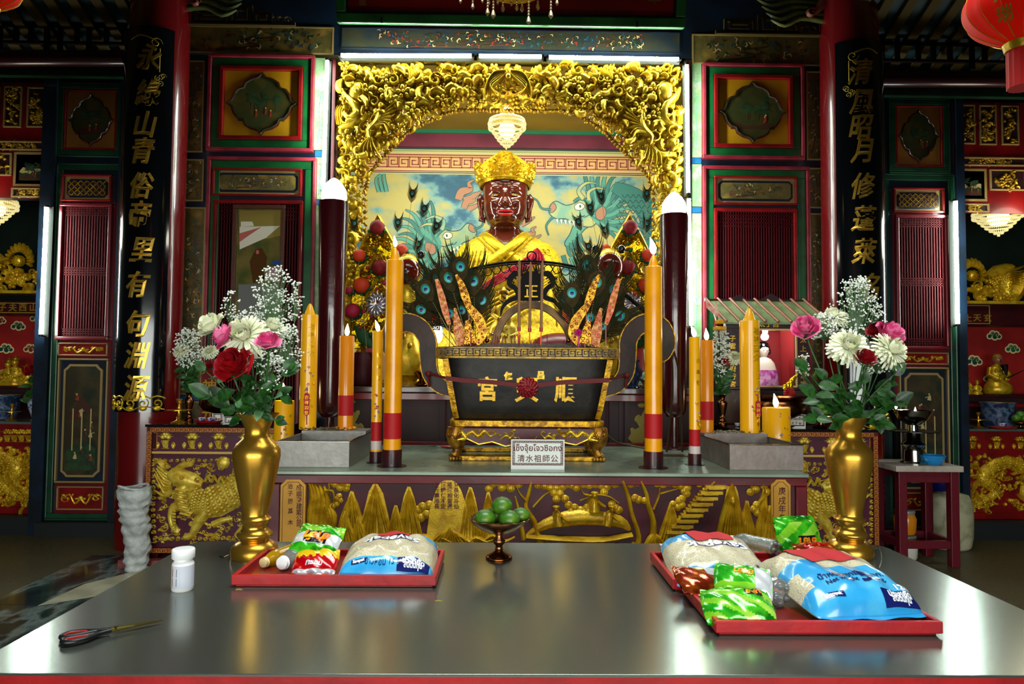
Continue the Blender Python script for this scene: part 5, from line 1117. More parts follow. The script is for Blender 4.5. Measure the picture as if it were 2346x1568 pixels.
def side_altar(x0,x1,Y,label,Xf,design,nb,px_card=None):
    z=1.056 if design!='dragon' else .98; yb=6.15 if Y<6 else Y+.6
    t=thing('side_altar',label,'side altar',((x0+x1)/2,(Y+yb)/2,0),None)
    mb=MB(); mb.box(x0+.01,x1-.01,Y+.03,yb,.10,z-.02); mb.build('carcass',redl if design=='dragon' else maroon,t,0,.005)
    for x in (x0+.03,x1-.09):
        for y0 in (Y+.04,yb-.1): mb=MB(); mb.box(x,x+.06,y0,y0+.06,.055 if Y<6 else 0,.10); mb.build('foot',maroon,t,0)
    mb=MB(); mb.box(x0-.01,x1+.01,Y-.01,yb,z-.02,z); mb.build('top',mat('dark_glass_top','14100e',.1,0,coat=.5) if Y<6 else mat('pale_altar_top','4a5650',.3,0,.1,9),t,0,.003)
    M=wallM(Y+.03)
    if design!='dragon':
        mb=MB(M); mb.frame(x0,x1,.10,z-.021,.04,.03,0)
        g=.008
        mb.M=wallM(Y)
        greek(mb,x0+.03,x1-.03,z-.054,z-.026,.0042,.003,1); greek(mb,x0+.03,x1-.03,.105,.133,.0042,.003,1)
        for xx in (x0,x1-.04):
            mb.M=(lambda xo:(lambda u,v,h=0:(xo+v,Y-h,u)))(xx); greek(mb,.11,z-.05,.006,.034,.0042,.003,1)
        mb.build('meander_border',[keyr,keyo],t,0)
        mb=MB(M); mb.rect(x0+.04,x1-.04,.14,z-.06,.004); mb.build('front_panel',plum,t,0)
        mb=MB(M); zz=Xf(430,1038)[1]; mb.rect(x0+.04,x1-.04,zz-.008,zz+.008,.025); mb.build('divider',mat('meander_pale','c8a050',.4,.2),t,0)
    else:
        mb=MB(M); mb.frame(x0,x1,.16,z-.021,.05,.02); zz=z-.2; mb.rect(x0,x1,zz-.02,zz+.01,.02); mb.build('front_frame',redl,t,0)
    mb=MB(wallM(Y+.026))
    n=nb
    for i in range(n):
        u=x0+.13+(x1-x0-.26)*i/(n-1); mb=MB(wallM(Y+.026)); fruitbowl(mb,u,z-.12,.062); mb.build('fruit_bowl_relief',goldp if design!='dragon' else goldr,t,60)
    mb=MB(wallM(Y+.026))
    if design=='beast':
        r3=random.Random(8)
        for i in range(120):
            u,v=x0+.07+(x1-x0-.14)*r3.random(),.17+(Xf(430,1048)[1]-.2)*r3.random(); mb.spiral(u,v,r3.uniform(.014,.026),r3.uniform(0,6),1.2,.009,.009,None,0,r3.choice((-1,1))); mb.stroke([(u,v),(u+r3.uniform(-.03,.03),v-.012),(u+r3.uniform(-.06,.06),v+.004)],[.008,.01,.002],.007)
        beast(mb,Xf)
    else:
        a=.21; zz=z-.22; rr2=random.Random(int(x0*10)); cx=(x0+x1)/2; H=zz-a
        S=[(x0+.1,a+H*.1),(x0+.35,a+H*.35),(x0+.2,a+H*.6),(x0+.45,a+H*.85),(x0+.7,a+H*.6),(x0+.6,a+H*.3),(x0+.9,a+H*.15),(x1-.1,a+H*.5)]
        if x0<0: S=[(x0+x1-u,v) for u,v in S]
        mb.stroke(S,[.05,.1,.12,.12,.12,.1,.05],.05); scalebody(mb,S,[.1,.12,.08],5,.045)
        for i in range(230): motif(mb,rr2.uniform(x0+.06,x1-.06),a+H*rr2.uniform(.03,.97),rr2.uniform(.05,.09),0,None,rr2,'LLCB')
        for u,v in S[::2]:
            for k in range(5): mb.stroke([(u,v),(u+.1*cos(k),v+.1*sin(k)),(u+.18*cos(k+.3),v+.16*sin(k+.3))],[.02,.03,.006],.05)
    mb.build('beast_relief' if design=='beast' else 'dragon_relief',goldp if design=='beast' else goldr,t,60)
    if design=='beast':
        mb=MB(wallM(Y+.026)); u,v=Xf(350,1012); mb.rect(u-.012,u+.022,v-.06,v+.065,.01,0); mb.rect(u-.009,u+.019,v-.057,v+.062,.001,1,.01); mb.build('name_plate',[keyo,maroon],t,0)
    return t
SAY=5.3
Xl=lambda x,y:(U(x,y,SAY).x,U(x,y,SAY).z)
Xr=lambda x,y:(U(2346-x+3,y+8,SAY).x,U(2346-x+3,y+8,SAY).z)
side_altar(U(333,1100,SAY).x,-1.6,SAY,'left side altar with meander border and gilded horned beast relief',Xl,'beast',5)
side_altar(1.76,U(2013,1100,SAY).x,SAY,'right side altar with gilded beast relief behind brass vase',Xr,'beast',5)
side_altar(-4.6,U(92,1100,6.4).x,6.4,'gilded dragon front altar in left side bay',None,'dragon',4)
side_altar(U(2202,1100,6.4).x,5.6,6.4,'gilded dragon front altar in right side bay',None,'dragon',6)
SZ=1.056
# ================================================================ POLE LAMPS
def pole_lamp(px,Y,ytop,ybulb,ybot,rpx,label,zst):
    c_=U(px,ytop,Y); zt_=c_.z; zb_=U(px,ybot,Y).z; r=rpx*Y/F; lean=U(px,ybot,Y).x-c_.x
    t=thing('candle_lamp',label,'lamp',(c_.x,Y,zst)); mb=MB(); x=c_.x
    mb.lathe([(.005,zb_),(r*.6,zb_+.01),(r*.9,zb_+.05),(r*.95,zb_+.12),(r,zb_+.9),(r*1.12,zt_-.03),(r*1.1,zt_),(r*.9,zt_)],(x,Y,0),32); mb.build('shaft',mat('lamp_maroon','38060c',.22,0,.3,14,coat=.7),t,60)
    mb=MB(); mb.tube([(x,Y,zst+.02),(x,Y,zb_+.02)],r*.35,14); mb.lathe([(r*1.1,0),(r*1.1,.012),(r*.4,.02)],(x,Y,zst),24); mb.build('stem',MATS['lamp_maroon'],t,60)
    zb2=U(px,ybulb,Y).z; H=zb2-zt_; mb=MB(); mb.lathe([(r*.85,0),(r*.98,H*.2),(r*.9,H*.5),(r*.62,H*.75),(r*.3,H*.92),(.004,H)],(x,Y,zt_),28); mb.build('flame_bulb',glowb,t,60)
    return t
pole_lamp(765,5.18,463,408,958,30,'tall dark maroon candle lamp with glowing bulb, left of the arch',AZ)
pole_lamp(1544,5.18,493,440,958,29,'tall dark maroon candle lamp with glowing bulb, right of the arch',AZ)
# ================================================================ CANDLES
redband=mat('red_paper_band','a80008',.6,0,.1,40); bluish=mat('printed_blue','7a88b0',.5); pinkp=mat('printed_pink','c8605c',.5); goldfoil=mat('gold_printed_foil','e0b000',.28,.5,.3,60,col2='c89400',vscale=30)
wickm=mat('burnt_wick','1a0c08',.9)
def flame(t,c_,h,lean=0):
    mb=MB(); P=[(c_[0]+lean*q*q,c_[1],c_[2]+h*q) for q in (0,.15,.35,.6,.8,1)]; mb.tube(P,[h*.05,h*.16,h*.2,h*.14,h*.07,h*.008],10); mb.build('flame',flamem,t,60)
def candle(px,ybot,ytop,rpx,Y,zb,label,m=wax,group=None,cone=0,fl=None,holder=0,hr=1.1,bands=(),foil_=None,text_=None,drip=False,tag_=False):
    c_=U(px,ytop,Y); r=rpx*Y/F; x=c_.x; H=c_.z-zb; t=thing('altar_candle',label,'candle',(x,Y,zb),group)
    hz=holder
    mb=MB(); prof=[(r,hz),(r,H)]
    if cone: ch=cone*Y/F; prof+=[(r*.9,H+.004),(r*.62,H+.004),(r*.5,H+ch*.35),(r*.34,H+ch*.72),(r*.12,H+ch)]
    else: prof+=[(r*.96,H+.006),(r*.7,H-.008)]; ch=0
    mb.lathe(prof,(x,Y,zb),36); mb.build('wax',m,t,40)
    zt_=zb+H+ch; mb=MB(); mb.tube([(x,Y,zt_-.012),(x+.002,Y,zt_+.012)],.0022,5); wk=mb.build('wick',wickm,t)
    if fl: flame(wk,(x,Y,zt_+.006),fl[0]*Y/F,fl[1]*Y/F)
    if holder:
        mb=MB(); mb.lathe([(r*hr*1.5,0),(r*hr*1.5,.004),(r*hr,.006),(r*hr,hz),(r*1.0,hz)],(x,Y,zb),32); mb.build('cup_holder',mat('holder_maroon','3c0a14',.35,0,.3,20,coat=.4,col2='1e080c',vscale=9),t,40)
    for (ya,yb_,bm) in bands:
        za,zc_=U(px,yb_,Y).z-zb,U(px,ya,Y).z-zb; mb=MB(); mb.lathe([(r*1.02,za),(r*1.02,zc_)],(x,Y,zb),36,None,1,1,False); mb.build('band',bm,t,40)
    Mc=lambda u,v,h=0:(x+(r*1.01+h)*sin(u/r),Y-(r*1.01+h)*cos(u/r),v)
    if foil_:
        ya,yb_=foil_; za,zc_=U(px,yb_,Y).z,U(px,ya,Y).z; mb=MB(Mc); rr=random.Random(int(px)); n=int((zc_-za)/.02)
        for i in range(n): motif(mb,r*rr.uniform(-.2,.9),za+(zc_-za)*rr.random(),rr.uniform(.018,.03),0,rr.choice((0,0,1,2)),rr,'LCB')
        for v in mb.v: pass
        o=mb.build('printed_dragon',[goldfoil,bluish,pinkp],t,60)
    if text_:
        s,ya,yb_,n=text_; mb=MB(Mc)
        for i,ch_ in enumerate(s): z=U(px,ya+(yb_-ya)*(i+.5)/len(s),Y).z; text(mb,ch_,r*.85,r*.45,z,.0008,0,.001)
        mb.build('gold_characters',goldfoil,t,0)
    if drip:
        mb=MB(); 
        for i in range(7): a=i*.9; mb.ball((x+r*1.15*cos(a),Y+r*1.15*sin(a),zb+.008),(.02,.02,.012),8,5)
        mb.build('wax_drips',mat('melted_wax','c07a10',.3),t,60)
    return t
gA='tall amber candles on the altar'; zt1=U(800,1013,4.1).z; zl1=zt1+.02
candle(905,1072,598,20,4.15,AZ,'tallest amber candle with wide red paper band, left of the burner',wax,gA,30,(26,-3),.10,1.12,((946,1005,redband),))
candle(1497,1074,613,20,4.15,AZ,'tallest amber candle with wide red paper band, right of the burner',wax,gA,28,(40,-8),.10,1.12,((948,1004,redband),))
candle(866,1062,762,12,4.3,AZ,'slim gold printed candle beside left tallest candle',waxy,gA,0,(26,-7),.07,1.2,((967,1010,redband),(1010,1030,mat('white_label','c8b8b0',.4))),(900,965),('一帆風順',775,880,0))
candle(1591,1072,775,12.5,4.3,AZ,'slim gold printed candle beside right tallest candle',waxy,gA,0,(28,-9),.07,1.2,((984,1022,redband),(1022,1042,MATS['white_label'])),(920,980),('一帆風順',790,890,0))
candle(795,975,772,17,4.72,zl1,'plain orange candle with red band left of slim candle',mat('orange_wax','d07a08',.3,coat=.4,emit=.03),gA,0,(28,1),0,1,((906,952,redband),),None,None,True)
candle(1619,980,782,15,4.72,zl1,'plain orange candle with red band beside flower vase',MATS['orange_wax'],gA,0,(28,-2),0,1,((920,962,redband),))
o1=candle(710,985,722,19,4.72,zl1,'thick unlit dragon candle in foil sleeve, left tray end',waxy,gA,26,None,0,1,(),(840,930),('福祿壽全',740,820,0))
o2=candle(1717,985,736,22,4.72,zl1,'thick unlit dragon candle in foil sleeve, right tray end',waxy,gA,30,None,0,1,(),(855,945),('福祿壽全',750,830,0))
candle(652,1015,920,22,5.12,AZ,'short fat lit dragon candle behind left steel tray',waxy,gA,0,(40,-4),0,1,(),(935,1000))
candle(1778,1010,936,31,5.12,AZ,'short fat lit dragon candle behind right steel tray',waxy,gA,0,(32,-5),0,1,(),(945,1000))
for o_,px,yy in ((o1,706,(900,952)),(o2,1733,(918,955))):
    Y=4.68; a=U(px,yy[0],Y); c_=U(px,yy[1],Y); t=thing('paper_charm','small red paper charm hanging on %s thick dragon candle'%('left' if px<1000 else 'right'),'paper charm',tuple(c_)); mb=MB(wallM(Y-.03)); mb.poly(cutcorner(a.x-.017,a.x+.017,c_.z,a.z,.01),.004); cc=mb.build('charm_card',redband,t,0)
    mb=MB(wallM(Y-.034)); 
    for i,ch in enumerate('吉祥如意'): text(mb,ch,.028,a.x,a.z-.03-.034*i,.0006)
    mb.build('gold_characters',goldfoil,cc,0); mb=MB(); mb.tube([(a.x,Y-.03,a.z-.01),(a.x,Y-.03,a.z+.04)],.002,4); mb.tube([(a.x,Y-.03,c_.z),(a.x+.003,Y-.03,c_.z-.06)],.003,4); mb.build('cord',redband,t)
for px,l in ((652,'left'),(1778,'right')):
    x=U(px,1000,5.12).x; mb=MB(); mb.lathe([(.12,0),(.12,.02),(.03,.05),(.03,AZ-.06),(.11,AZ-.02),(.115,AZ)],(0,0,0),28); o=mb.build('candle_stand',iron,None,50); o.location=(x,5.12,0); tag(o,'iron floor stand under the short fat candle, %s end of the altar'%l,'stand','iron candle stands')
# ================================================================ STEEL CANDLE TRAYS
def ctray(x0,x1,y0,y1,z1,label,m):
    t=thing('steel_tray',label,'candle tray',((x0+x1)/2,(y0+y1)/2,AZ),'steel candle trays on the altar'); mb=MB(); w_=.006
    mb.box(x0,x1,y0,y0+w_,AZ,z1); mb.box(x0,x1,y1-w_,y1,AZ,z1); mb.box(x0,x0+w_,y0+w_,y1-w_,AZ,z1); mb.box(x1-w_,x1,y0+w_,y1-w_,AZ,z1); mb.box(x0+w_,x1-w_,y0+w_,y1-w_,z1-.05,z1-.045); mb.build('box',m,t,0,.0015)
    mb=MB(); mb.frame if 0 else None
    mb=MB(topM(z1)); mb.frame(x0-.002,x1+.002,y0-.002,y1+.002,.014,.004); mb.build('rim',chrome,t,0,.001)
    mb=MB(topM(z1-.045)); mb.rect(x0+.03,x1-.03,y0+.03,y1-.03,.003); mb.build('water_sheet',mat('sooty_water','2a2c28',.06,.3,.1,9,coat=.5),t,0)
    mb=MB(); 
    mb.box(x0+w_,x1-w_,y1-.22,y1-w_,z1-.044,z1+.02); mb.build('raised_ledge',m,t,0,.003)
    return t
zt1=U(800,1013,4.1).z
ctray(U(627,1040,4.08).x,U(800,1040,4.08).x,4.08,4.83,zt1,'stained steel candle tray on left of altar',greys)
ctray(U(1672,1045,4.08).x,U(1841,1045,4.08).x,4.08,4.83,zt1,'stained pinkish steel candle tray on right of altar',mat('stained_pinkish_steel','8e8480',.4,.5,.2,20,col2=['7c7068','948a84'],vscale=12,vlo=.25,vhi=.8))
# small sign card
def sign(px0,py0,px1,py1,Y,z,label,l1,l2,c1='5c1818',c2='181010',bord=True):
    a=U(px0,py0,Y); c_=U(px1,py1,Y); w_=c_.x-a.x; h=a.z-z; t=thing('name_card',label,'sign',((a.x+c_.x)/2,Y,z)); mb=MB(wallM(Y)); mb.rect(a.x,c_.x,z,z+h,.006); mb.box(a.x,c_.x,Y,Y+.05,z,z+.004); mb.build('acrylic_stand',mat('sign_white','c8ccc4',.3,coat=.3),t,0)
    mb=MB(wallM(Y-.0062))
    if bord: 
        mb.frame(a.x+.008,c_.x-.008,z+h*.14,z+h*.96,.002,.0006,0); greek(mb,a.x+.01,c_.x-.01,z+h*.89,z+h*.95,.002,.0006,0); greek(mb,a.x+.01,c_.x-.01,z+h*.15,z+h*.21,.002,.0006,0)
        for xx in (a.x+.010,c_.x-.022): mb.M=(lambda xo:(lambda u,v,hh=0:(xo+v,Y-.0062-hh,u)))(xx); greek(mb,z+h*.2,z+h*.9,0,.012,.002,.0006,0)
        mb.M=wallM(Y-.0062)
    cx=(a.x+c_.x)/2; text(mb,l1,h*.27,cx,z+h*.70,.0006,0,.0008,0,0,1,0); text(mb,l2,h*.26,cx,z+h*.37,.0006,0,.0005,0,0,1,0,1.15)
    mb.build('lettering',[mat('card_red_ink',c1,.5)],t,0); return t
sign(1171,1007,1293,1068,4.06,AZ,'white name card with red lettering in front of the incense burner','เช็งจุ้ยโจวซือกง','清水祖師公')
sign(1803,950,1845,986,5.4,SZ,'small white name card on right side altar by fat candle','ไท้จื้อเอี๊ย','太子爺')
sign(487,948,512,974,5.5,SZ,'small white card behind red cup tray, left side altar, nearer to tray','','奉獻'); sign(513,955,541,975,5.42,SZ,'small white card beside brass vase on left side altar','','香油')
# ================================================================ INCENSE BURNER
BY=4.68; YF=4.42; bc=U(1209,880,YF).x; kb=YF/F
bz=lambda py: U(1209,py,YF).z
t=thing('incense_burner','large black iron incense burner with gold trim and gold characters','incense burner',(bc,BY,AZ)); gt=mat('old_gold_trim','c8940c',.38,.5,.6,70,col2='7a5008',vscale=26)
ironb=mat('burner_iron','1c1815',.5,.3,.5,12,col2=['262220','141210'],vscale=4,coat=.15)
prof=[(968,168,.17),(960,172,.2),(930,177,.225),(880,186,.245),(840,193,.26),(822,196,.265)]
def bh(z):
    P=[(bz(p),w_*kb,d) for p,w_,d in prof]
    if z<=P[0][0]: return P[0][1:]
    for a,b_ in zip(P,P[1:]):
        if z<=b_[0]: q=(z-a[0])/(b_[0]-a[0]); return a[1]+(b_[1]-a[1])*q,a[2]+(b_[2]-a[2])*q
    return P[-1][1:]
def ring(z,hw,hd,n=8,k=64): 
    o=[]
    for i in range(k):
        a=2*pi*i/k; r=(abs(cos(a))**n+abs(sin(a))**n)**(-1/n); o.append((bc+hw*r*cos(a),BY+hd*r*sin(a),z))
    return o
mb=MB(); mb.rings([ring(bz(p),w_*kb,d) for p,w_,d in prof]); mb.build('body',ironb,t,60)
hwr=213*kb; mb=MB(); R0=lambda z,w_,d:ring(z,w_,d,10)
mb.rings([R0(bz(822),hwr,.285),R0(bz(798),hwr,.285),R0(bz(796),hwr-.01,.275),R0(bz(797),hwr-.05,.24),R0(bz(818),hwr-.05,.24)]); mb.build('rim',mat('rim_gold','a8842c',.42,.5,.5,60,col2='7a5c1c',vscale=20),t,50)
mb=MB(wallM(BY-.286)); greek(mb,bc-hwr+.03,bc+hwr-.03,bz(817),bz(800),.006,.003,None,0,26); mb.build('rim_meander',mat('rim_key_dark','3a2408',.5),t,0)
MF=lambda u,v,h=0:(bc+u,BY-bh(v)[1]-h,v)
for d in (-1,1): mb=MB(MF); mb.stroke([(d*(bh(bz(p))[0]-.02),bz(p)) for p in (824,860,900,940,962)],.036,.012,None,-.004,4,1); mb.build('corner_strip',gt,t,0)
mb=MB(); mb.rings([ring(bz(980),180*kb,.24,10),ring(bz(966),180*kb,.24,10)]); mb.build('base_moulding',gt,t,50,.004)
mb=MB(MF); text(mb,'宮',.158,-92*kb,bz(892),.01,0,.005,0,0,.85); mb.build('gold_character',goldl,t,0)
mb=MB(MF); text(mb,'興',.165,-2*kb,bz(893),.01,0,.005,0,0,.95); mb.build('gold_character',goldl,t,0)
mb=MB(MF); text(mb,'順',.168,88*kb,bz(893),.01,0,.005,0,0,.85); mb.build('gold_character',goldl,t,0)
mb=MB(MF); text(mb,'仁',.05,-45*kb,bz(862),.006,0,.004); mb.build('small_gold_character',goldl,t,0)
mb=MB(MF); text(mb,'昌',.05,30*kb,bz(860),.006,0,.004); mb.build('small_gold_character',goldl,t,0)
for d in (-1,1):            # ear handles
    HP=lambda x,y:(U(1209+d*x,y,BY).x,U(1209+d*x,y,BY).z)
    mb=MB(wallM(BY+.03)); P=[(196,778),(206,752),(228,734),(262,730),(290,748),(304,785),(300,830),(280,868),(248,890),(212,896),(180,890)]
    P=[(170,894),(200,884),(222,856),(227,815),(229,780),(246,752),(276,740),(304,752),(318,785),(308,815),(294,820)]
    mb.stroke([HP(*p) for p in P],[.09,.10,.11,.115,.12,.13,.13,.12,.10,.07,.04],.06,None,0,4,5,True); mb.build('handle',mat('handle_iron','2c1a14',.45,.3,.4,14,col2='1a1210',vscale=5),t,0,.006)
    mb=MB(wallM(BY-.032)); 
    for off in (-1,1):
        Q=spline([HP(*p)+(0,) for p in P],4); R_=[]
        for i in range(len(Q)): tt=(Q[min(i+1,len(Q)-1)]-Q[max(i-1,0)]).normalized(); wq=np.interp(i/(len(Q)-1),[0,.2,.5,.7,.9,1],[.045,.053,.06,.062,.04,.02]); R_.append((Q[i].x-tt.y*wq*off,Q[i].y+tt.x*wq*off))
        mb.stroke(R_,.007,.006,None,0,4,1)
    mb.build('handle_gold_edge',gt,t,0)
# ash and stubs
mb=MB(); zr_=bz(797); rg=[]
for i in range(25):
    v=i/24*2-1; rg.append([(bc+(hwr-.055)*(k/60*2-1), BY+.235*v, zr_-.004+.035*(1-v*v)*(1-(k/60*2-1)**4)+.008*sin(k*1.3+i)*cos(i*2.1+k*.4)) for k in range(61)])
mb.rings(rg,False,False); o=mb.build('ash',ash,None,60); tag(o,'grey incense ash heaped in the burner','ash',None,'stuff'); 
# stand
ts=thing('burner_stand','gold and maroon carved stand with lion legs under the burner','stand',(bc,BY,AZ))
mb=MB(wallM(BY-.262)); AP=[(-172,982),(172,982),(172,1000),(158,1008),(140,1004),(110,1018),(80,1012),(50,1022),(20,1016),(0,1024),(-20,1016),(-50,1022),(-80,1012),(-110,1018),(-140,1004),(-158,1008),(-172,1000)]
mb.poly([(bc+x*kb,bz(y)) for x,y in AP],.02,0); mb.build('apron',mat('apron_maroon','4a1218',.45,0,.2,30),ts,0,.004)
mb=MB(wallM(BY-.283))
Q=[(bc+x*kb,bz(y)) for x,y in AP[1:]+AP[:1]]; mb.stroke(Q[:-1],.007,.008,None,0,4,1)
for d in (-1,1):
    S=lambda pts,w,h=.012:mb.stroke([(bc+d*x*kb,bz(y)) for x,y in pts],w,h)
    S([(140,998),(125,990),(112,1000),(98,988),(84,1000),(72,992)],[.01,.02,.022,.018,.012,.006]); S([(150,990),(140,1004),(152,1008)],[.02,.03,.01]); S([(62,1008),(48,998),(40,1004),(30,994)],[.008,.018,.016,.004]); S([(22,1000),(14,1010)],[.006,.02,.004])
    for k in range(9): x=30+14*k; S([(x,996+4*(k%2)),(x+5,988+5*(k%3)),(x+10,992)],[.004,.012,.003])
    for k in range(6): mb.spiral(bc+d*(150-k*16)*kb,bz(990+6*(k%2)),.012,k,1.1,.006,.01)
r5=random.Random(6)
for k in range(46): d=r5.choice((-1,1)); motif(mb,bc+d*r5.uniform(25,160)*kb,bz(r5.uniform(986,1006)),r5.uniform(.02,.034),0,None,r5,'LLC')
mb.build('apron_dragons',gold,ts,60)
for dx in (-1,1):
    for dy in (-1,1):
        x=bc+dx*163*kb; y=BY+dy*.22 -(.02 if dy<0 else -.02); mb=MB(); z=lambda p:bz(p)
        mb.tube([(x,y,z(980)),(x,y,z(988)),(x+dx*.01,y+dy*.01,z(1000)),(x+dx*.005,y,z(1015)),(x-dx*.01,y-dy*.01,z(1030)),(x,y,z(1042)),(x+dx*.01,y+dy*.012,z(1050))],[.055,.06,.055,.045,.03,.028,.038],14)
        for k in range(4): mb.ball((x-.03+.02*k,y-.035,z(1052)),(.013,.02,.014),8,5)
        for k in range(7): a=k*.9; mb.ball((x+.045*cos(a),y-.03+.02*sin(a),z(994+3*(k%3))),.014,8,5)
        mb.ball((x-.018,y-.058,z(996)),.011,8,5); mb.ball((x+.018,y-.058,z(996)),.011,8,5); mb.ball((x,y-.065,z(1002)),(.012,.014,.012),8,5)
        mb.build('lion_leg',mat('leg_gold','a8741c',.35,.6,.8,50,col2='6a4410',vscale=20),ts,60)
zb_=AZ
mb=MB(); hx=172*kb
for y0 in (BY-.255,BY+.215): mb.box(bc-hx,bc+hx,y0,y0+.04,zb_,bz(1047)-.0)
mb.box(bc-hx,bc-hx+.04,BY-.215,BY+.215,zb_,bz(1047)); mb.box(bc+hx-.04,bc+hx,BY-.215,BY+.215,zb_,bz(1047)); mb.build('base_frame',gt,ts,0,.005)
# red ribbon with rosette
tr=thing('ribbon_rosette','dark red ribbon with rosette tied across the burner front','ribbon',(bc,BY-.3,bz(890))); mb=MB(MF); 
mb.stroke([(-bh(bz(872))[0],bz(868)),(-150*kb,bz(873)),(-80*kb,bz(877)),(0,bz(884)),(80*kb,bz(876)),(bh(bz(872))[0],bz(870))],.028,.004,None,.013,4,4); mb.build('ribbon',mat('ribbon_red','5e0408',.6,0,.2,40),tr,0)
for d in (-1,1):
    mb=MB(); x=lambda q:U(1209+d*q,870,BY-.1).x; mb.tube([(bc+d*bh(bz(872))[0],BY-.24,bz(868)),(x(222),BY-.1,bz(860)),(x(236),BY-.06,bz(858))],.008,6); mb.tube([(x(228),BY-.08,bz(860)),(x(226),BY-.09,bz(890))],.009,6); mb.ball((x(228),BY-.08,bz(860)),.02,8,6); mb.build('ribbon_tail',MATS['ribbon_red'],tr,60)
mb=MB(MF); 
for L_,n_ in ((0,14),(1,11),(2,8)):
    for i in range(n_):
        a=2*pi*i/n_+L_*.3; r0=.066-.018*L_; mb.stroke([(0,bz(889)),(r0*.6*cos(a),bz(889)+r0*.6*sin(a)),(r0*cos(a+.25),bz(889)+r0*sin(a+.25))],[.012,.034,.022],.02,None,.012+.01*L_)
mb.dome(0,bz(889),.02,None,0,.05); mb.build('rosette',mat('rosette_red','7a0410',.5,0,.2,40),tr,60)
# joss sticks
for px,yt,dx in ((1190,592,1),(1216,600,3),(1243,596,4)):
    a=U(px,yt,4.6); c_=U(px-dx,785,4.6); z0=bz(797)+.0; bot=Vector((c_.x,4.6,z0)); f=lambda q:bot+(a-bot)*q
    t=thing('joss_stick','%s of the three big joss sticks standing in the ash'%{1190:'leftmost',1216:'middle',1243:'rightmost'}[px],'joss stick',tuple(bot),'big joss sticks in the burner')
    mb=MB(); mb.tube([f(.22),f(.95),f(1)],[.0095,.0095,.002],8); mb.build('incense_body',mat('joss_brown','8a6444',.8,0,.2,60),t,60); mb=MB(); mb.tube([f(.19),f(.235)],.012,8); mb.build('red_sleeve',redb,t,60); mb=MB(); mb.tube([f(-.02),f(.2)],.0045,6); mb.build('bamboo_core',mat('joss_orange','e0501c',.6,emit=.1),t,60)
rr=random.Random(44)
for i in range(34):
    x=bc+rr.uniform(-.42,.42); y=BY+rr.uniform(-.22,.1); h=rr.uniform(.03,.09); mb=MB(); mb.tube([(0,0,0),(rr.uniform(-.01,.01),0,h)],.0035,5); o=mb.build('joss_stub',mat('stub_red','7a0812',.7),None,60); o.location=(x,y,bz(797)+.012); tag(o,'short burnt red joss stick stub standing in the ash','joss stick','burnt joss stubs in the ash')
# iron arch trellis with rings and paired dragons
YA=4.78; IA=lambda x,y:(U(x,y,YA).x,U(x,y,YA).z)
t=thing('iron_trellis','black iron arch with rings and a dragon plate standing in the burner','trellis',(bc,YA,bz(797))); arc=[(932,714),(960,688),(1005,652),(1050,628),(1085,615),(1150,603),(1217,599),(1285,605),(1345,620),(1390,643),(1430,672),(1470,705),(1490,722)]
A3=lambda x,y,dy=0:(U(x,y,YA).x,YA+dy,U(x,y,YA).z)
mb=MB(); mb.tube(spline([A3(*p) for p in arc],4),.009,6); mb.build('arch_bar',iron,t,60); mb=MB(); mb.tube(spline([A3(x,y+4,.02) for x,y in arc],4),.006,6); mb.build('arch_bar',iron,t,60)
ringc=[(1098+20.5*i,(628 if i==0 else 0)) for i in range(14)]
def arcy(x):
    for (x0,y0),(x1,y1) in zip(arc,arc[1:]):
        if x<=x1: return y0+(y1-y0)*(x-x0)/(x1-x0)
for i in range(15):
    x=1078+19.8*i
    if i in (7,): continue
    y=arcy(x)+14; mb=MB(); c_=A3(x,y); r=9.2*YA/F; mb.tube([(c_[0]+r*cos(a*pi/9),YA,c_[2]+r*sin(a*pi/9)) for a in range(19)],.0035,5,False); mb.build('ring',iron,t,60)
mb=MB(); c_=A3(1218,587); r=.031; mb.tube([(c_[0]+r*cos(a*pi/10),YA,c_[2]+r*sin(a*pi/10)) for a in range(21)],.005,6,False); mb.build('top_ring',iron,t,60)
for x in (1085,1345): mb=MB(); a=A3(x,arcy(x)); mb.tube([a,(a[0],YA,bz(797)-.0)],.006,6); mb.build('upright_rod',iron,t,60)
mb=MB(wallM(YA)); 
mb.poly([IA(*p) for p in ((1192,690),(1190,655),(1196,630),(1206,622),(1230,622),(1240,632),(1244,655),(1242,690))],.008)
for d in (-1,1):
    S=lambda pts,w:mb.stroke([IA(1217+d*x,y) for x,y in pts],[q*.003 for q in w],.01,None,0,4,4)
    S([(8,640),(26,628),(42,632),(50,650),(36,662),(30,680),(52,690),(66,706),(70,725)],[6,10,13,12,11,12,10,7,2]); S([(24,632),(38,624),(56,640),(60,634)],[6,7,4,1]); 
    for k in range(7): S([(34+5*k,640+9*k),(44+5*k,632+9*k)],[4,1])
    for k in range(4): S([(10+4*k,622),(4+6*k,610-2*k)],[4,2])
mb.build('dragon_plate',iron,t,0)
mb=MB(wallM(YA-.0015)); mb.M=wallM(YA-.0085); text(mb,'正',.1,*IA(1217,668),.001,0,.001); mb.build('plate_cutout_sign',gold,t,0)
t=thing('bronze_arch','thick bronze half ring standing in the ash below the dragon plate','bronze arch',(bc,4.72,bz(797))); mb=MB(wallM(4.74)); mb.stroke([(U(x,y,4.72).x,U(x,y,4.72).z) for x,y in ((1133,796),(1140,762),(1158,728),(1185,706),(1217,698),(1250,706),(1280,728),(1300,756),(1312,796))],[.05,.05,.05,.05,.05],.03,None,0,4,5,True); mb.build('arch_band',mat('arch_bronze','5c4020',.4,.6,.3,20,col2='3a2814',vscale=8),t,0,.003)
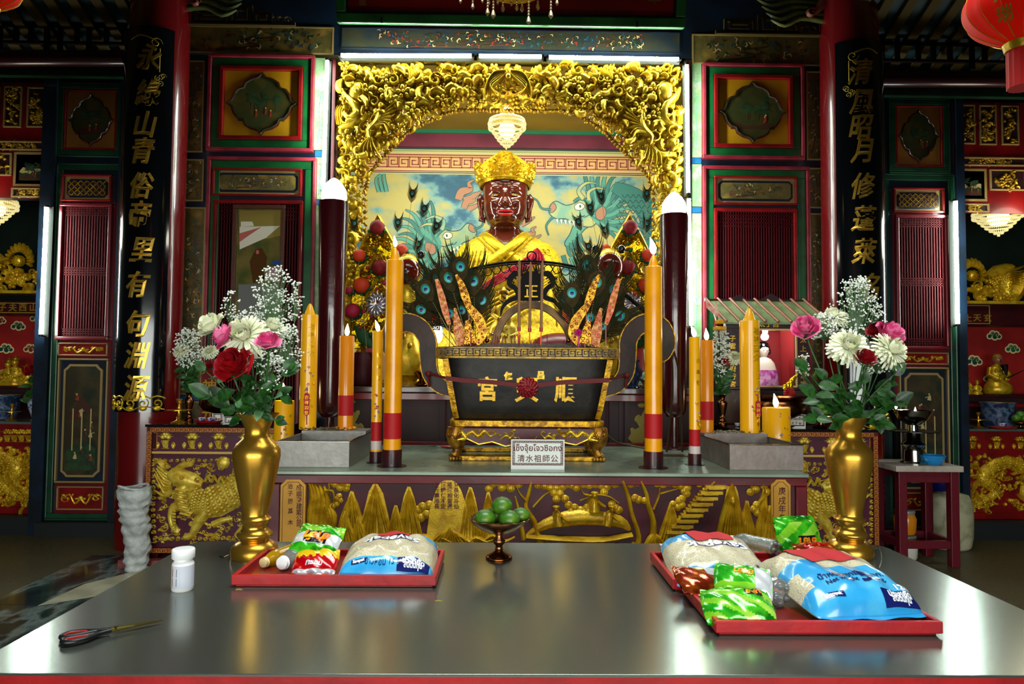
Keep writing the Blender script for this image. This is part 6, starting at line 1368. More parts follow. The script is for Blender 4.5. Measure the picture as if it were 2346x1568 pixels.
# ================================================================ PEACOCK FEATHERS
fb=mat('feather_barbs','2c2410',.8,0,.3,90,col2='1a2410',vscale=30,spec=.1); fv=mat('feather_bronze','3c2a10',.7,0,.3,90,col2='24260e',vscale=30,spec=.15); fg=mat('feather_green','146a50',.35,.3); fbl=mat('feather_blue','0a1c4a',.3,.3); ft=mat('feather_teal','1490a0',.35,.3)
def feather(ex,ey,rx,ry,Y,s,label,group,z0=None,yo=0):
    e=U(ex,ey,Y); r_=U(rx,ry,Y+yo); 
    if z0 is not None: r_=Vector((r_.x,Y+yo,z0))
    t=thing('peacock_feather',label,'peacock feather',tuple(r_),group); d=(e-r_); L=d.length; d.normalize(); n=Vector((0,-1,0)); sd=d.cross(n).normalized()
    mb=MB(); mb.tube([r_,e+d*s*.02],[.0035,.0015],5); mb.build('quill',mat('quill_pale','9a8a5a',.5),t,60)
    M=lambda u,v,h=0: tuple(e+sd*u*s+d*v*s+n*(h+.004))
    mb=MB(M); rr=random.Random(int(ex*7+ey))
    for i in range(16):
        q=i/15; v0=-.16+.2*q
        for dd in (-1,1):
            a=.35+.85*q; l=.085+.05*q+rr.uniform(-.01,.02); mb.stroke([(0,v0),(dd*l*.5*math.sin(1.5-a*.5),v0+l*.55),(dd*l*sin(1.4-a*.75),v0+l*1.15)],[.008,.007,.002],.001,None,-.002,3,3)
    mb.build('barbs',fb,t,60)
    mb=MB(M); mb.poly([(0,-.09),(.03,-.06),(.05,-.01),(.045,.035),(.02,.06),(0,.066),(-.02,.06),(-.045,.035),(-.05,-.01),(-.03,-.06)],.002,0); mb.dome(0,.002,.028,.032,0,.0015,1,.002,14,2); mb.dome(0,.0,.02,.022,0,.001,2,.0035,12,2); mb.dome(0,-.003,.012,.012,0,.001,3,.0045,10,2); mb.build('eye_spot',[fv,fg,ft,fbl],t,60)
    return t
Z0=bz(797)
gl,gr='peacock feathers in the left of the burner','peacock feathers in the right of the burner'
L1=[(1055,612,1085,785,.95),(1028,637,1078,785,1),(975,663,1050,785,.95),(1085,645,1090,785,1),(1030,719,1068,788,.9),(1058,712,1084,788,.85),(1002,640,1066,785,1),(1104,688,1100,785,.95),(965,710,1046,785,1),(1000,700,1060,785,1),(1045,668,1082,785,1)]
R1=[(1367,648,1340,785,1.05),(1406,665,1350,785,1),(1352,729,1335,788,.9),(1380,748,1348,788,.85),(1310,672,1318,785,1),(1296,686,1312,785,.9),(1345,610,1334,785,1.05),(1420,725,1362,785,1),(1385,700,1350,785,1),(1330,700,1328,785,1)]
def lab(i,side): 
    w_=['uppermost','second highest','outermost drooping','inner leaning','lowest front','low inner','upper outer','innermost bent','low outer','middle outer','central'][i]
    return '%s peacock feather of the spray in the %s half of the burner'%(w_,side)
for i,(a,b_,c_,d_,s) in enumerate(L1): feather(a,b_,c_,d_,4.62+.012*i,s*1.15,lab(i,'left'),gl,Z0)
for i,(a,b_,c_,d_,s) in enumerate(R1): feather(a,b_,c_,d_,4.62+.012*i,s*1.15,lab(i,'right'),gr,Z0)
BG=[(945,443,890,790,'above'),(972,478,888,790,'below the highest'),(912,510,880,790,'left of the second'),(1000,518,900,800,'near the painted snout'),(958,560,886,800,'lowest in front of mural'),(812,512,850,790,'beside the left lamp pole'),
 (1377,450,1440,790,'above'),(1352,476,1436,790,'below the highest'),(1325,508,1430,800,'near the painted jaw'),(1386,528,1442,800,'beside the painted mane'),(1348,565,1432,810,'lowest in front of mural'),(1482,443,1460,790,'high beside the carved arch leg'),(1482,512,1462,800,'low beside the carved arch leg')]
for i,(a,b_,c_,d_,w_) in enumerate(BG): feather(a,b_,c_,d_,5.9+.01*i,.5,'single thin peacock feather, %s, %s side of the mural'%({'above':'highest of them'}.get(w_,w_),'left' if a<1160 else 'right'),'thin peacock feathers before the mural',zcab)
# ================================================================ GILT PAPER ORNAMENTS in the burner
pap=mat('ornament_gold_paper','c89018',.3,.6,.6,60,col2='8a5a10',vscale=20); rpk=mat('ornament_coral','c85038',.5,0,.3,60,col2='e0a060',vscale=40)
def orn(pts,w,label,d,Y,kind,grp):
    P=[(U(x,y,Y).x,U(x,y,Y).z) for x,y in pts]; b0=P[0]; t=thing('gilt_paper_ornament',label,'paper ornament',(b0[0],Y,Z0),grp)
    mb=MB(wallM(Y)); mb.stroke(P,[q*Y/F for q in w],.012,None,0,4,4,True); mb.build('paper_body',pap if kind!='coral' else rpk,t,0,.002)
    mb=MB(wallM(Y-.012)); Q=spline([p+(0,) for p in P],4)
    for i in range(0,len(Q)-1,1): q=i/len(Q)*(len(w)-1); ww=w[int(q)]*Y/F; mb.spiral(Q[i].x+(ww*.2 if i%2 else -ww*.2),Q[i].y,ww*.22,i,1.2,.006,.006)
    mb.build('curl_trim',redv if kind=='gold' else gold,t,60)
    mb=MB(); mb.tube([(P[0][0],Y,Z0-.005),(P[0][0],Y,P[0][1]+.02)],.004,5); mb.build('stick',redb,t)
    return t
for d,cx,side in ((1,0,'left'),(-1,2418,'right')):
    g=lambda pts:[(cx+d*x,y) for x,y in pts]; gp='gilt paper ornaments in the burner'
    orn(g([(1092,790),(1106,765),(1098,735),(1078,708),(1064,690)]),[12,22,24,18,6],'curved gold band ornament with scrolls, %s spray, inner side'%side,d,4.56,'gold',gp)
    orn(g([(1062,790),(1052,760),(1046,730),(1042,706)]),[34,26,14,4],'pointed coral and gold ornament at the foot of the %s spray'%side,d,4.54,'coral',gp)
    orn(g([(1030,745),(1020,712),(1012,680),(1000,640)]),[8,16,16,8],'leaning coral strip ornament on the outside of the %s spray'%side,d,4.56,'coral',gp)
    orn(g([(1075,700),(1066,680),(1058,655),(1045,630)]),[12,20,16,6],'upper gold leaf ornament in the middle of the %s spray'%side,d,4.57,'gold',gp)
    orn(g([(1078,788),(1074,760),(1070,735)]),[30,22,8],'small gold arch ornament low in the %s spray'%side,d,4.53,'gold',gp)
    for i in range(9):
        a=U(cx+d*(1068+6*i),690+12*i,4.6); mb=MB(); mb.ball((0,0,.016),.016,8,6); o=mb.build('ornament_bead',[redv,crv,grv,bronze,orv][i%5],None,60); o.location=(a.x,4.6,a.z); tag(o,'tiny coloured bead strung along the %s gold band ornament'%side,'bead','%s string of beads in the burner'%side)
a=U(1325,762,4.5); mb=MB(); 
for i in range(40): q=i*2.4; z=math.acos(1-2*(i+.5)/40); mb.stroke if 0 else mb.tube([(a.x,4.5,a.z),(a.x+.028*sin(z)*cos(q),4.5+.028*sin(z)*sin(q),a.z+.028*cos(z))],[.003,.0015],4)
mb.tube([(a.x,4.5,Z0),(a.x,4.5,a.z)],.004,5); single(mb,'magenta_pompom',[mat('magenta_tinsel','c01878',.5)],'magenta tinsel pompom standing in the right of the ash','pompom')
# things on the altar top
def scissors(c_,ang,s,label,mh,mh2,mbm,nm='scissors',cat='scissors'):
    t=thing(nm,label,cat,(0,0,0)); mb=MB(topM(.008)); mb.stroke([(-.01,-.006),(.04,.002),(.105,.004)],[.016,.014,.002],.003,None,0,4,2); mb.build('blade',mbm,t,0); mb=MB(topM(.0115)); mb.stroke([(-.01,.006),(.04,-.000),(.103,-.0)],[.016,.014,.002],.003,None,0,4,2); mb.build('blade',mbm,t,0)
    for d in (-1,1):
        mb=MB(); P=[(-.012+0*d,d*.004,.01),(-.04,d*.012,.01),(-.062,d*.028,.01),(-.09,d*.034,.01),(-.108,d*.026,.01),(-.11,d*.012,.01),(-.09,d*.007,.01),(-.062,d*.008,.01),(-.04,d*.009,.01)]; mb.tube(spline(P,3),.0065,8); hh=mb.build('handle',mh,t,60)
        mb=MB(); P=[(-.06,d*.023,.011),(-.088,d*.029,.011),(-.104,d*.023,.011),(-.105,d*.014,.011),(-.088,d*.0115,.011),(-.064,d*.013,.011),(-.06,d*.023,.011)]; mb.tube(spline(P,3),.004,6); mb.build('handle_lining',mh2,hh,60)
    mb=MB(); mb.lathe([(.004,.006),(.004,.018)],(0,0,0),10); mb.build('pivot_screw',chrome,t)
    t.location=c_; t.rotation_euler=(0,0,ang); t.scale=(s,)*3; return t
scissors(UZ(1010,1026,AZ)+Vector((0,-.02,0)),2.9,.9,'red handled scissors behind left leg of burner stand',redb,redb,chrome)
mb=MB(); P=[UZ(x,y,AZ+.006) for x,y in ((1385,1000),(1410,1012),(1440,1020),(1470,1026),(1500,1030))]; P[0]=Vector((P[1].x-.1,P[1].y+.02,AZ+.1)); mb.tube(spline(P,3),.007,6); single(mb,'cable',[mat('cable_olive','4a4a2c',.6)],'olive cable running from behind the burner along the altar','cable')
mb=MB(); x=U(1545,1030,4.75).x
for sgn in (-1,1): mb.tube(spline([(U(a,b_,4.75).x,4.75,U(a,b_,4.75).z) for a,b_ in ((1545+sgn*18,1036),(1548+sgn*14,980),(1550+sgn*10,900),(1545+sgn*6,830),(1530,775),(1512,735))],3),[.008]*16,6)
mb.box(x-.09,x+.09,4.7,4.8,AZ,AZ+.006); single(mb,'bent_iron_holder',[mat('rusty_iron','3a2a18',.5,.6,.5,30)],'bent dark iron rods behind right tallest candle','iron holder')
for px,m,l in ((740,1.0,'wax crumbs pile on left tray end'),(1690,1.0,'wax crumbs pile on right tray end')):
    mb=MB(); rr=random.Random(px)
    for i in range(60): mb.ball((rr.uniform(-.16,.16),rr.uniform(-.03,.03),rr.uniform(0,.012)+.004),(.008,.008,.005),5,3)
    o=mb.build('wax_crumbs',mat('crumb_wax','5a4a24',.6),None,60); o.location=(U(px,985,4.72).x*.99,4.67,zl1); tag(o,l,'wax crumbs',None,'stuff')
# ================================================================ FOREGROUND OFFERING TABLE
TZ=.75; TX0,TX1,TY0,TY1=-1.29,1.63,1.71,3.0
t=thing('offering_table','wide steel topped offering table with red edge in the foreground','table',((TX0+TX1)/2,2.3,0))
def rrect(x0,x1,y0,y1,r,n=8):
    o=[]
    for cx,cy,a in ((x1-r,y1-r,0),(x0+r,y1-r,pi/2),(x0+r,y0+r,pi),(x1-r,y0+r,1.5*pi)): o+=[(cx+r*cos(a+pi/2*i/n),cy+r*sin(a+pi/2*i/n)) for i in range(n+1)]
    return o
mb=MB(topM(TZ-.006)); mb.poly(rrect(TX0,TX1,TY0,TY1,.07),.006,None,0,0); mb.build('steel_top',steel,t,35,.002)
mb=MB(topM(TZ-.066)); mb.poly(rrect(TX0+.004,TX1-.004,TY0+.004,TY1-.004,.07),.0595); mb.build('red_edge',redb,t,40)
mb=MB(); 
for a,b_,c_,d_ in ((TX0+.08,TX1-.08,TY0+.07,TY0+.1),(TX0+.08,TX1-.08,TY1-.1,TY1-.07)): mb.box(a,b_,c_,d_,TZ-.16,TZ-.0665)
mb.build('apron',redl,t,0,.003)
for x in (TX0+.08,TX1-.14):
    for y in (TY0+.07,TY1-.13): mb=MB(); mb.box(x,x+.06,y,y+.06,0,TZ-.0665); mb.build('leg',redl,t,0,.004)
# brass vases
def vase(name,label,x,y,z,H,m=brass):
    t=thing(name,label,'vase',(x,y,z)); k=H
    pr=[(.155,0),(.16,.03),(.155,.07),(.125,.10),(.095,.115),(.10,.13),(.12,.145),(.12,.165),(.10,.18),(.085,.20),(.085,.23),(.105,.25),(.108,.265),(.09,.28),(.085,.30),(.10,.38),(.125,.5),(.15,.62),(.163,.70),(.160,.745),(.135,.79),(.095,.825),(.082,.86),(.085,.90),(.105,.95),(.14,.99),(.148,1)]
    mb=MB(); mb.lathe([(r*k,q*k) for r,q in pr]+[(.135*k,.992*k),(.09*k,.94*k),(.07*k,.85*k),(.07*k,.6*k)],(x,y,z),48); mb.build('vase_body',m,t,60); return t
VLx,VRx=UZ(568,1289,TZ),UZ(1957,1278,TZ); VLx=Vector((VLx.x-.005,2.76,TZ)); VRx=Vector((VRx.x,2.82,TZ)); VH=.555
vase('brass_vase','tall brass vase at back left of the steel table, beside small red tray',VLx.x,VLx.y,TZ,VH)
vase('brass_vase','tall brass vase at back right of the steel table, behind the rice sacks',VRx.x,VRx.y,TZ,VH)
stemm=mat('flower_stem','2c5a1c',.5); leafm=mat('rose_leaf','143c10',.5,0,.3,40,col2=['225414','0e2e0c'],vscale=20,coat=.1); leafl=mat('pale_leaf_back','5c8a5c',.5,0,.3,40)
def patch(mb,f,n=5,k=5,m=None):
    return mb.rings([[f(i/(n-1),j/(k-1)) for j in range(k)] for i in range(n)],False,False,m)
def place(mb0,c_,ax,roll=0):
    """orient local +z to ax and move"""
    q=Vector(ax).normalized().to_track_quat('Z','Y'); return [tuple(Vector(c_)+q@Vector(p)) for p in mb0]
def rosebloom(r,seed,openness=.6):
    rr=random.Random(seed); mb=MB()
    layers=[(3,.30,.95,.15),(3,.45,1.0,.3),(4,.62,.98,.5),(5,.82,.85,.75),(5,1.0,.65,1.0)]
    for li,(n,rad,top,op) in enumerate(layers):
        for i in range(n):
            a0=2*pi*i/n+li*.7+rr.uniform(-.15,.15); wd=2*pi/n*.72; o_=op*openness*rr.uniform(.8,1.2)
            def f(u,v):
                a=a0+wd*(v-.5)*(0.5+1.0*math.sin(min(1,u*1.15)*pi/2)); rd=r*rad*(math.sin(min(1,u*1.5)*pi/2)*.85+.15*u+o_*.5*u**3); z=r*(-.9+1.75*top*u*(1-.22*(abs(v-.5)*2)**2.5))-r*o_*.5*u**4
                return (rd*cos(a),rd*sin(a),z)
            patch(mb,f,7,7)
    return mb
def mumbloom(r,seed):
    rr=random.Random(seed); mb=MB()
    for li,(n,el,L) in enumerate(((12,1.4,.4),(18,1.2,.52),(24,.98,.66),(28,.74,.8),(30,.48,.9),(30,.22,.98),(28,-.05,1.02),(20,-.35,1.05))):
        for i in range(n):
            a=2*pi*i/n+li*.4+rr.uniform(-.12,.12); e=el+rr.uniform(-.1,.1); l=r*L*rr.uniform(.85,1.1); w_=r*.06
            ca,sa=cos(a),sin(a)
            def f(u,v):
                d=l*u; ee=e+.5*(u-.4)*(1 if li<4 else -.6); x=d*cos(ee)+r*.12; z=d*sin(ee)+.1*r; ww=w_*(.5+1.3*u)*(1 if u<.85 else .55)*(v-.5)*2; zz=z+abs(v-.5)*w_*.9
                return (x*ca-ww*sa,x*sa+ww*ca,zz)
            patch(mb,f,5,3)
    return mb
pinkm=mat('pink_petals','d83c7c',.5,0,.1,30,col2=['e884ac','c42868'],vscale=14,sss=.1); redm=mat('red_petals','a80410',.5,0,.1,40,col2='7c0210',vscale=14); whitem=mat('cream_petals','e8e8cc',.5,0,.1,30,col2='d8dcb4',vscale=20,sss=.1); dredm=mat('dark_red_petals','78040e',.5,0,.1,40); gyp=mat('white_blossom','e4e8dc',.6)
def flower(px,py,rpx,Y,base,kind,label,tilt=(0,-.5,.8),m=None,group=None,leaves=0):
    c_=U(px,py,Y); r=rpx*Y/F; nm={'rose':'rose','mum':'chrysanthemum'}[kind]; t=thing(nm,label,'flower',tuple(base),group); ax=Vector(tilt).normalized()
    b=rosebloom(r,int(px+py)) if kind=='rose' else mumbloom(r,int(px+py)); b.v=place(b.v,c_,ax); b.build('petals',m,t,80)
    a=c_-ax*r*.85; mb=MB(); mb.tube(spline([a,a-ax*r*.8+Vector((0,0,-.02)),(a+Vector(base))/2+Vector((0,0,.0)),Vector(base)],4),.0032,6); mb.build('stem',stemm,t,60)
    if kind=='rose':
        mb=MB()
        for i in range(5):
            an=i*1.257; 
            def f(u,v): w_=r*.22*math.sin(pi*min(1,u*.9+.08))*(v-.5)*2; rd=r*(.15+.75*u); return (rd*cos(an)-w_*sin(an),rd*sin(an)+w_*cos(an),-r*(.95-.25*u*u))
            patch(mb,f,5,3)
        mb.v=place(mb.v,c_,ax); mb.build('calyx',stemm,t,60)
    return t
def leafmesh(mb,p,d,n,L,w_,m=None,curl=.2):
    d=Vector(d).normalized(); n=Vector(n); s_=d.cross(n).normalized(); n=s_.cross(d)
    def f(u,v): ww=w_*math.sin(pi*u**.8)**.8 if 0<u<1 else 0; q=(v-.5)*2; return tuple(Vector(p)+d*L*u+s_*ww*q+n*(abs(q)*ww*.25-curl*L*u*u))
    patch(mb,f,9,5,m)
def sprig(px,py,Y,base,label,n,seed,L=.055,group='leafy stems in vase',m=None,pale=0):
    rr=random.Random(seed); tip=U(px,py,Y); base=Vector(base); t=thing('leafy_stem',label,'foliage stem',tuple(base),group); mid=(tip+base)/2+Vector((rr.uniform(-.02,.02),-.02,.02)); P=spline([base,mid,tip],8)
    mb=MB(); mb.tube(P,.002,5); mb.build('stem',stemm,t,60); mb=MB()
    for i in range(n):
        q=.25+.75*i/max(1,n-1); p=P[min(len(P)-1,int(q*(len(P)-1)))]; a=rr.uniform(0,2*pi); d=Vector((cos(a),-.35+.6*sin(a),rr.uniform(-.3,.7)))
        leafmesh(mb,p,d,(rr.uniform(-.3,.3),-1,rr.uniform(.2,.8)),L*rr.uniform(.8,1.25),L*.33,1 if rr.random()<pale else 0,rr.uniform(.05,.35))
    leafmesh(mb,P[-1],(tip-mid),(0,-1,.3),L*1.1,L*.36)
    mb.build('leaves',[m or leafm,leafl],t,80); return t
def gypso(px,py,Y,base,label,n,spx,hpx,seed,r=.0042,group='baby breath sprays'):
    """spray of tiny white blossoms"""
    rr=random.Random(seed); c_=U(px,py,Y); k=Y/F; base=Vector(base); t=thing('baby_breath_spray',label,'flower spray',tuple(base),group); mb=MB(); bl=MB(); root=c_+Vector((0,0,-hpx*k*.55)); mb.tube(spline([base,(base+root)/2+Vector((0,-.01,0)),root],4),.002,5)
    for i in range(n):
        q=rr.random(); a=rr.uniform(0,2*pi); w_=spx*k*(.35+.65*math.sin(pi*min(1,q*.8+.15))); p=c_+Vector((w_*cos(a)*rr.random()**.5,w_*.6*sin(a),(q-.5)*hpx*k))
        mid=root+(p-root)*.5+Vector((0,0,.01)); mb.tube([root,mid,p],.0006,3,False)
        for j in range(3):
            e=p+Vector((rr.uniform(-1,1),rr.uniform(-1,1),rr.uniform(-.5,1)))*r*2.6; bl.ball(tuple(e),(r*rr.uniform(.7,1.2),r*rr.uniform(.7,1.2),r*.8),6,4)
    mb.build('stems',mat('thin_green_stem','4c7040',.6),t,60); bl.build('blossoms',gyp,t,60); return t
LB=(VLx.x,VLx.y,TZ+VH-.06); RB_=(VRx.x,VRx.y,TZ+VH-.06)
LB=lambda dx=0:(VLx.x+dx,VLx.y,TZ+VH-.05); RBs=lambda dx=0:(VRx.x+dx,VRx.y,TZ+VH-.05)
flower(478,742,27,2.72,LB(-.02),'rose','creamy white rose high on the left of the left brass vase',(-.5,-.5,.6),whitem)
flower(508,768,25,2.66,LB(-.01),'rose','pink rose drooping under the white rose, left brass vase',(-.7,-.4,.35),pinkm)
flower(614,780,24,2.62,LB(.02),'rose','upright pink rose in front of cream chrysanthemums, left brass vase',(.1,-.45,.8),pinkm)
flower(562,776,50,2.70,LB(),'mum','large cream chrysanthemum at the front of the left vase',(-.05,-.85,.5),whitem)
flower(622,760,34,2.80,LB(.01),'mum','cream chrysanthemum behind the upright pink rose',(.3,-.4,.8),whitem)
flower(532,832,37,2.60,LB(-.01),'rose','big open red rose at the front of the left vase',(-.15,-.75,.55),redm)
flower(650,797,12,2.85,LB(.03),'rose','small dark red rosebud on the right of the left vase',(.2,-.5,.8),dredm)
flower(480,836,11,2.8,LB(-.03),'rose','small dark red rosebud low on the left of the left vase',(-.5,-.5,.5),dredm)
flower(1845,748,27,2.76,RBs(-.03),'rose','pink rose leaning out on the left of the right brass vase',(-.45,-.6,.6),pinkm)
flower(2044,764,30,2.74,RBs(.03),'rose','pink rose on the right side of the right brass vase',(.45,-.6,.6),pinkm)
flower(2013,756,22,2.80,RBs(.02),'rose','dark red rose tucked behind the right pink rose',(-.2,-.5,.8),dredm)
flower(1942,798,42,2.70,RBs(-.01),'mum','big cream chrysanthemum at the front of the right vase',(-.1,-.8,.5),whitem)
flower(2036,806,40,2.70,RBs(.02),'mum','cream chrysanthemum on the right edge of the right vase',(.4,-.7,.4),whitem)
flower(1908,732,30,2.88,RBs(-.01),'mum','smaller cream chrysanthemum at the back of the right vase',(-.2,-.3,.9),whitem)
flower(1984,818,21,2.64,RBs(),'rose','red rosebud between the two cream chrysanthemums',(.1,-.5,.8),redm)
flower(1832,835,8,2.8,RBs(-.03),'mum','tiny white flower head at left edge of right bouquet',(-.6,-.5,.5),whitem)
for i,(px,py,n,pl,L,l) in enumerate([(478,905,7,.3,.075,'pale backed leaves bending left, low in the left bouquet'),(470,850,6,.2,.05,'leaves reaching left under the pink rose, left bouquet'),(515,925,7,.3,.06,'broad leaves over left lip of the left vase'),(560,880,8,0,.055,'dark leaves in the middle of the left bouquet'),(600,905,8,0,.06,'dark leaves right of centre in the left bouquet'),(652,850,7,.1,.06,'leaves spreading right under baby breath, left bouquet'),(640,905,7,.1,.055,'leaves low on the right of the left bouquet'),(632,965,5,0,.045,'leaf spray hanging over right lip of the left vase'),(590,845,8,0,.05,'small leaves behind the red rose')]): sprig(px,py,2.66+.03*(i%3),LB(.02*((i%3)-1)),l,n,300+i,L,'leafy stems in the left brass vase',None,pl)
for i,(px,py,n,pl,L,l) in enumerate([(1848,850,6,0,.065,'leaves arching to the left edge of the right bouquet'),(1868,905,7,0,.075,'broad leaves low on the left of the right bouquet'),(1895,870,8,0,.06,'leaves under the big cream chrysanthemum'),(1930,915,9,0,.06,'dark leaves in the middle of the right bouquet'),(1975,880,8,0,.055,'leaves around the red rosebud stem'),(2010,900,9,0,.07,'broad leaves right of centre in the right bouquet'),(2046,860,7,.2,.06,'light leaves at right edge of the right bouquet'),(2052,920,7,0,.065,'leaves low on the right of the right bouquet'),(2012,970,5,0,.06,'leaves hanging over right lip of the right vase'),(1870,960,5,0,.06,'leaves drooping over left lip of the right vase')]): sprig(px,py,2.68+.03*(i%3),RBs(.02*((i%3)-1)),l,n,400+i,L,'leafy stems in the right brass vase')
gypso(625,690,2.86,LB(.02),'tall airy baby breath rising above left bouquet',150,52,150,1); gypso(527,705,2.84,LB(),'thin baby breath sprig above the white rose',22,22,70,2); gypso(655,800,2.8,LB(.03),'baby breath mass on right side of left bouquet',130,38,110,3); gypso(610,855,2.72,LB(.02),'baby breath low under the upright pink rose',70,50,90,4); gypso(575,735,2.9,LB(),'baby breath behind the cream chrysanthemum, left vase',70,50,40,5); gypso(676,690,2.88,LB(.03),'outermost baby breath sprig right of left bouquet',30,18,90,6)
gypso(1962,725,2.90,RBs(),'tall cone of baby breath crowning the right bouquet',260,62,170,7); gypso(1890,750,2.86,RBs(-.02),'baby breath left of the big chrysanthemum, right vase',110,45,60,8); gypso(2010,825,2.8,RBs(.01),'baby breath between the right chrysanthemums',90,38,60,9); gypso(1975,665,2.93,RBs(),'topmost thin baby breath tip of the right bouquet',60,16,60,10,.0035); gypso(1840,840,2.84,RBs(-.03),'baby breath at left edge of right bouquet',26,14,50,11)
# small flower vases on the side altars
def svase(px,py0,py1,Y,label,z,seed,fl):
    x=U(px,py1,Y).x; H=(py1-py0)*Y/F; vase('small_brass_vase',label,x,Y,z,H,bronze); b=(x,Y,z+H*.9)
    side='left' if px<1000 else 'right'
    for i,(a,c_,r,k,m,l) in enumerate(fl): flower(a,c_,r,Y,b,k,l,(.1*(i-1),-.7,.6),m)
    sprig(px-12,py0-60,Y,b,'green sprig leaning left in the small %s altar vase'%side,10,seed,.07,'greenery in the small %s vase'%side); sprig(px+10,py0-55,Y,b,'green sprig leaning right in the small %s altar vase'%side,10,seed+1,.07,'greenery in the small %s vase'%side); sprig(px,py0-35,Y-.05,b,'short green sprig at the front of the small %s altar vase'%side,10,seed+2,.07,'greenery in the small %s vase'%side)
zL=SZ
svase(432,903,968,5.62,'small brass vase of flowers on left side altar beside the column',zL,500,[(417,806,17,'mum',whitem,'small white chrysanthemum left of red bud, small left altar vase'),(481,808,17,'mum',whitem,'small white chrysanthemum on the right of the small left altar vase'),(425,805,9,'rose',redm,'red rosebud beside white chrysanthemum, small left altar vase')])
gypso(432,800,5.66,(U(432,905,5.62).x,5.62,zL+.2),'baby breath in the small left altar vase',170,34,85,20,.008)
svase(1655,915,985,5.62,'small brass vase of flowers on right side altar beside the roofed shrine',zL,510,[(1684,822,17,'mum',whitem,'small white chrysanthemum in the small right altar vase'),(1660,826,11,'rose',redm,'red rosebud in the small right altar vase')])
gypso(1652,815,5.66,(U(1655,915,5.62).x,5.62,zL+.2),'tall baby breath in the small right altar vase',260,22,130,21,.008)
for k,(y,s) in enumerate(((738,9),(753,14))): a=U(1649,y,5.6); mb=MB(); mb.lathe([(.001,-.02),(s*.0035,-.012),(s*.0035,.012),(.001,.02)],(a.x,5.6,a.z),14,None,1,1,True,0,.12,7); o=single(mb,'marigold',[mat('marigold','d89c08',.7,0,.8,60)],'%s orange marigold head strung on the flag pole'%('upper' if k==0 else 'lower'),'flower')
mb=MB(); a=U(1649,780,5.61); mb.tube([(a.x,5.62,zL+.02),(a.x,5.62,a.z+.02),U(1640,700,5.62)],.004,5); single(mb,'flag_pole',[iron],'thin pole of the small paper flag by the shrine','pole')
mb=MB(wallM(5.6)); mb.poly([(U(x,y,5.6).x,U(x,y,5.6).z) for x,y in ((1615,680),(1636,710),(1640,690),(1650,730),(1634,720),(1618,705))],.003); single(mb,'paper_flag',[mat('flag_coral','e07a60',.6,col2='f0d8c8',vscale=12)],'small coral and white paper flag left of the shrine roof','flag',None,0)
# ================================================================ TRAYS, SACKS, PACKS
def tray(x0,x1,y0,y1,label):
    t=thing('wooden_tray',label,'tray',((x0+x1)/2,(y0+y1)/2,TZ),'red wooden offering trays'); mb=MB(); h=.042; w_=.014
    mb.box(x0+.012,x1-.012,y0+.012,y1-.012,TZ,TZ+.012); mb.build('tray_foot',redl,t,0,.002)
    mb=MB(); mb.box(x0,x1,y0,y0+w_,TZ+.008,TZ+h); mb.box(x0,x1,y1-w_,y1,TZ+.008,TZ+h); mb.box(x0,x0+w_,y0+w_,y1-w_,TZ+.008,TZ+h); mb.box(x1-w_,x1,y0+w_,y1-w_,TZ+.008,TZ+h); mb.build('tray_rim',redtray,t,0,.003)
    mb=MB(); mb.box(x0+w_,x1-w_,y0+w_,y1-w_,TZ+.0125,TZ+.02); mb.build('tray_floor',redl,t,0); return t
tray(-.895,-.213,2.37,2.72,'red wooden tray on left of steel table holding one rice sack'); tray(.575,1.215,2.345,2.70,'red wooden tray on the right, the one farther back'); tray(.60,1.235,1.955,2.315,'red wooden tray on the right, nearest the table edge')
plast=dict(rough=.12,coat=.8)
rice=mat('rice_in_film','c8c0a0',.25,0,.6,220,col2=['d4ccb0','b4a884'],vscale=160,coat=.6); bluef=mat('blue_print_film','2c98d4',.22,0,.15,20,coat=.5,col2='48acdc',vscale=9); navyf=mat('navy_print_film','141c5c',.2,coat=.7); whitef=mat('white_print','e8ecf0',.25,coat=.6); clear=mat('hazy_film','c4c8c0',.15,0,.4,30,coat=.7,trans=.35)
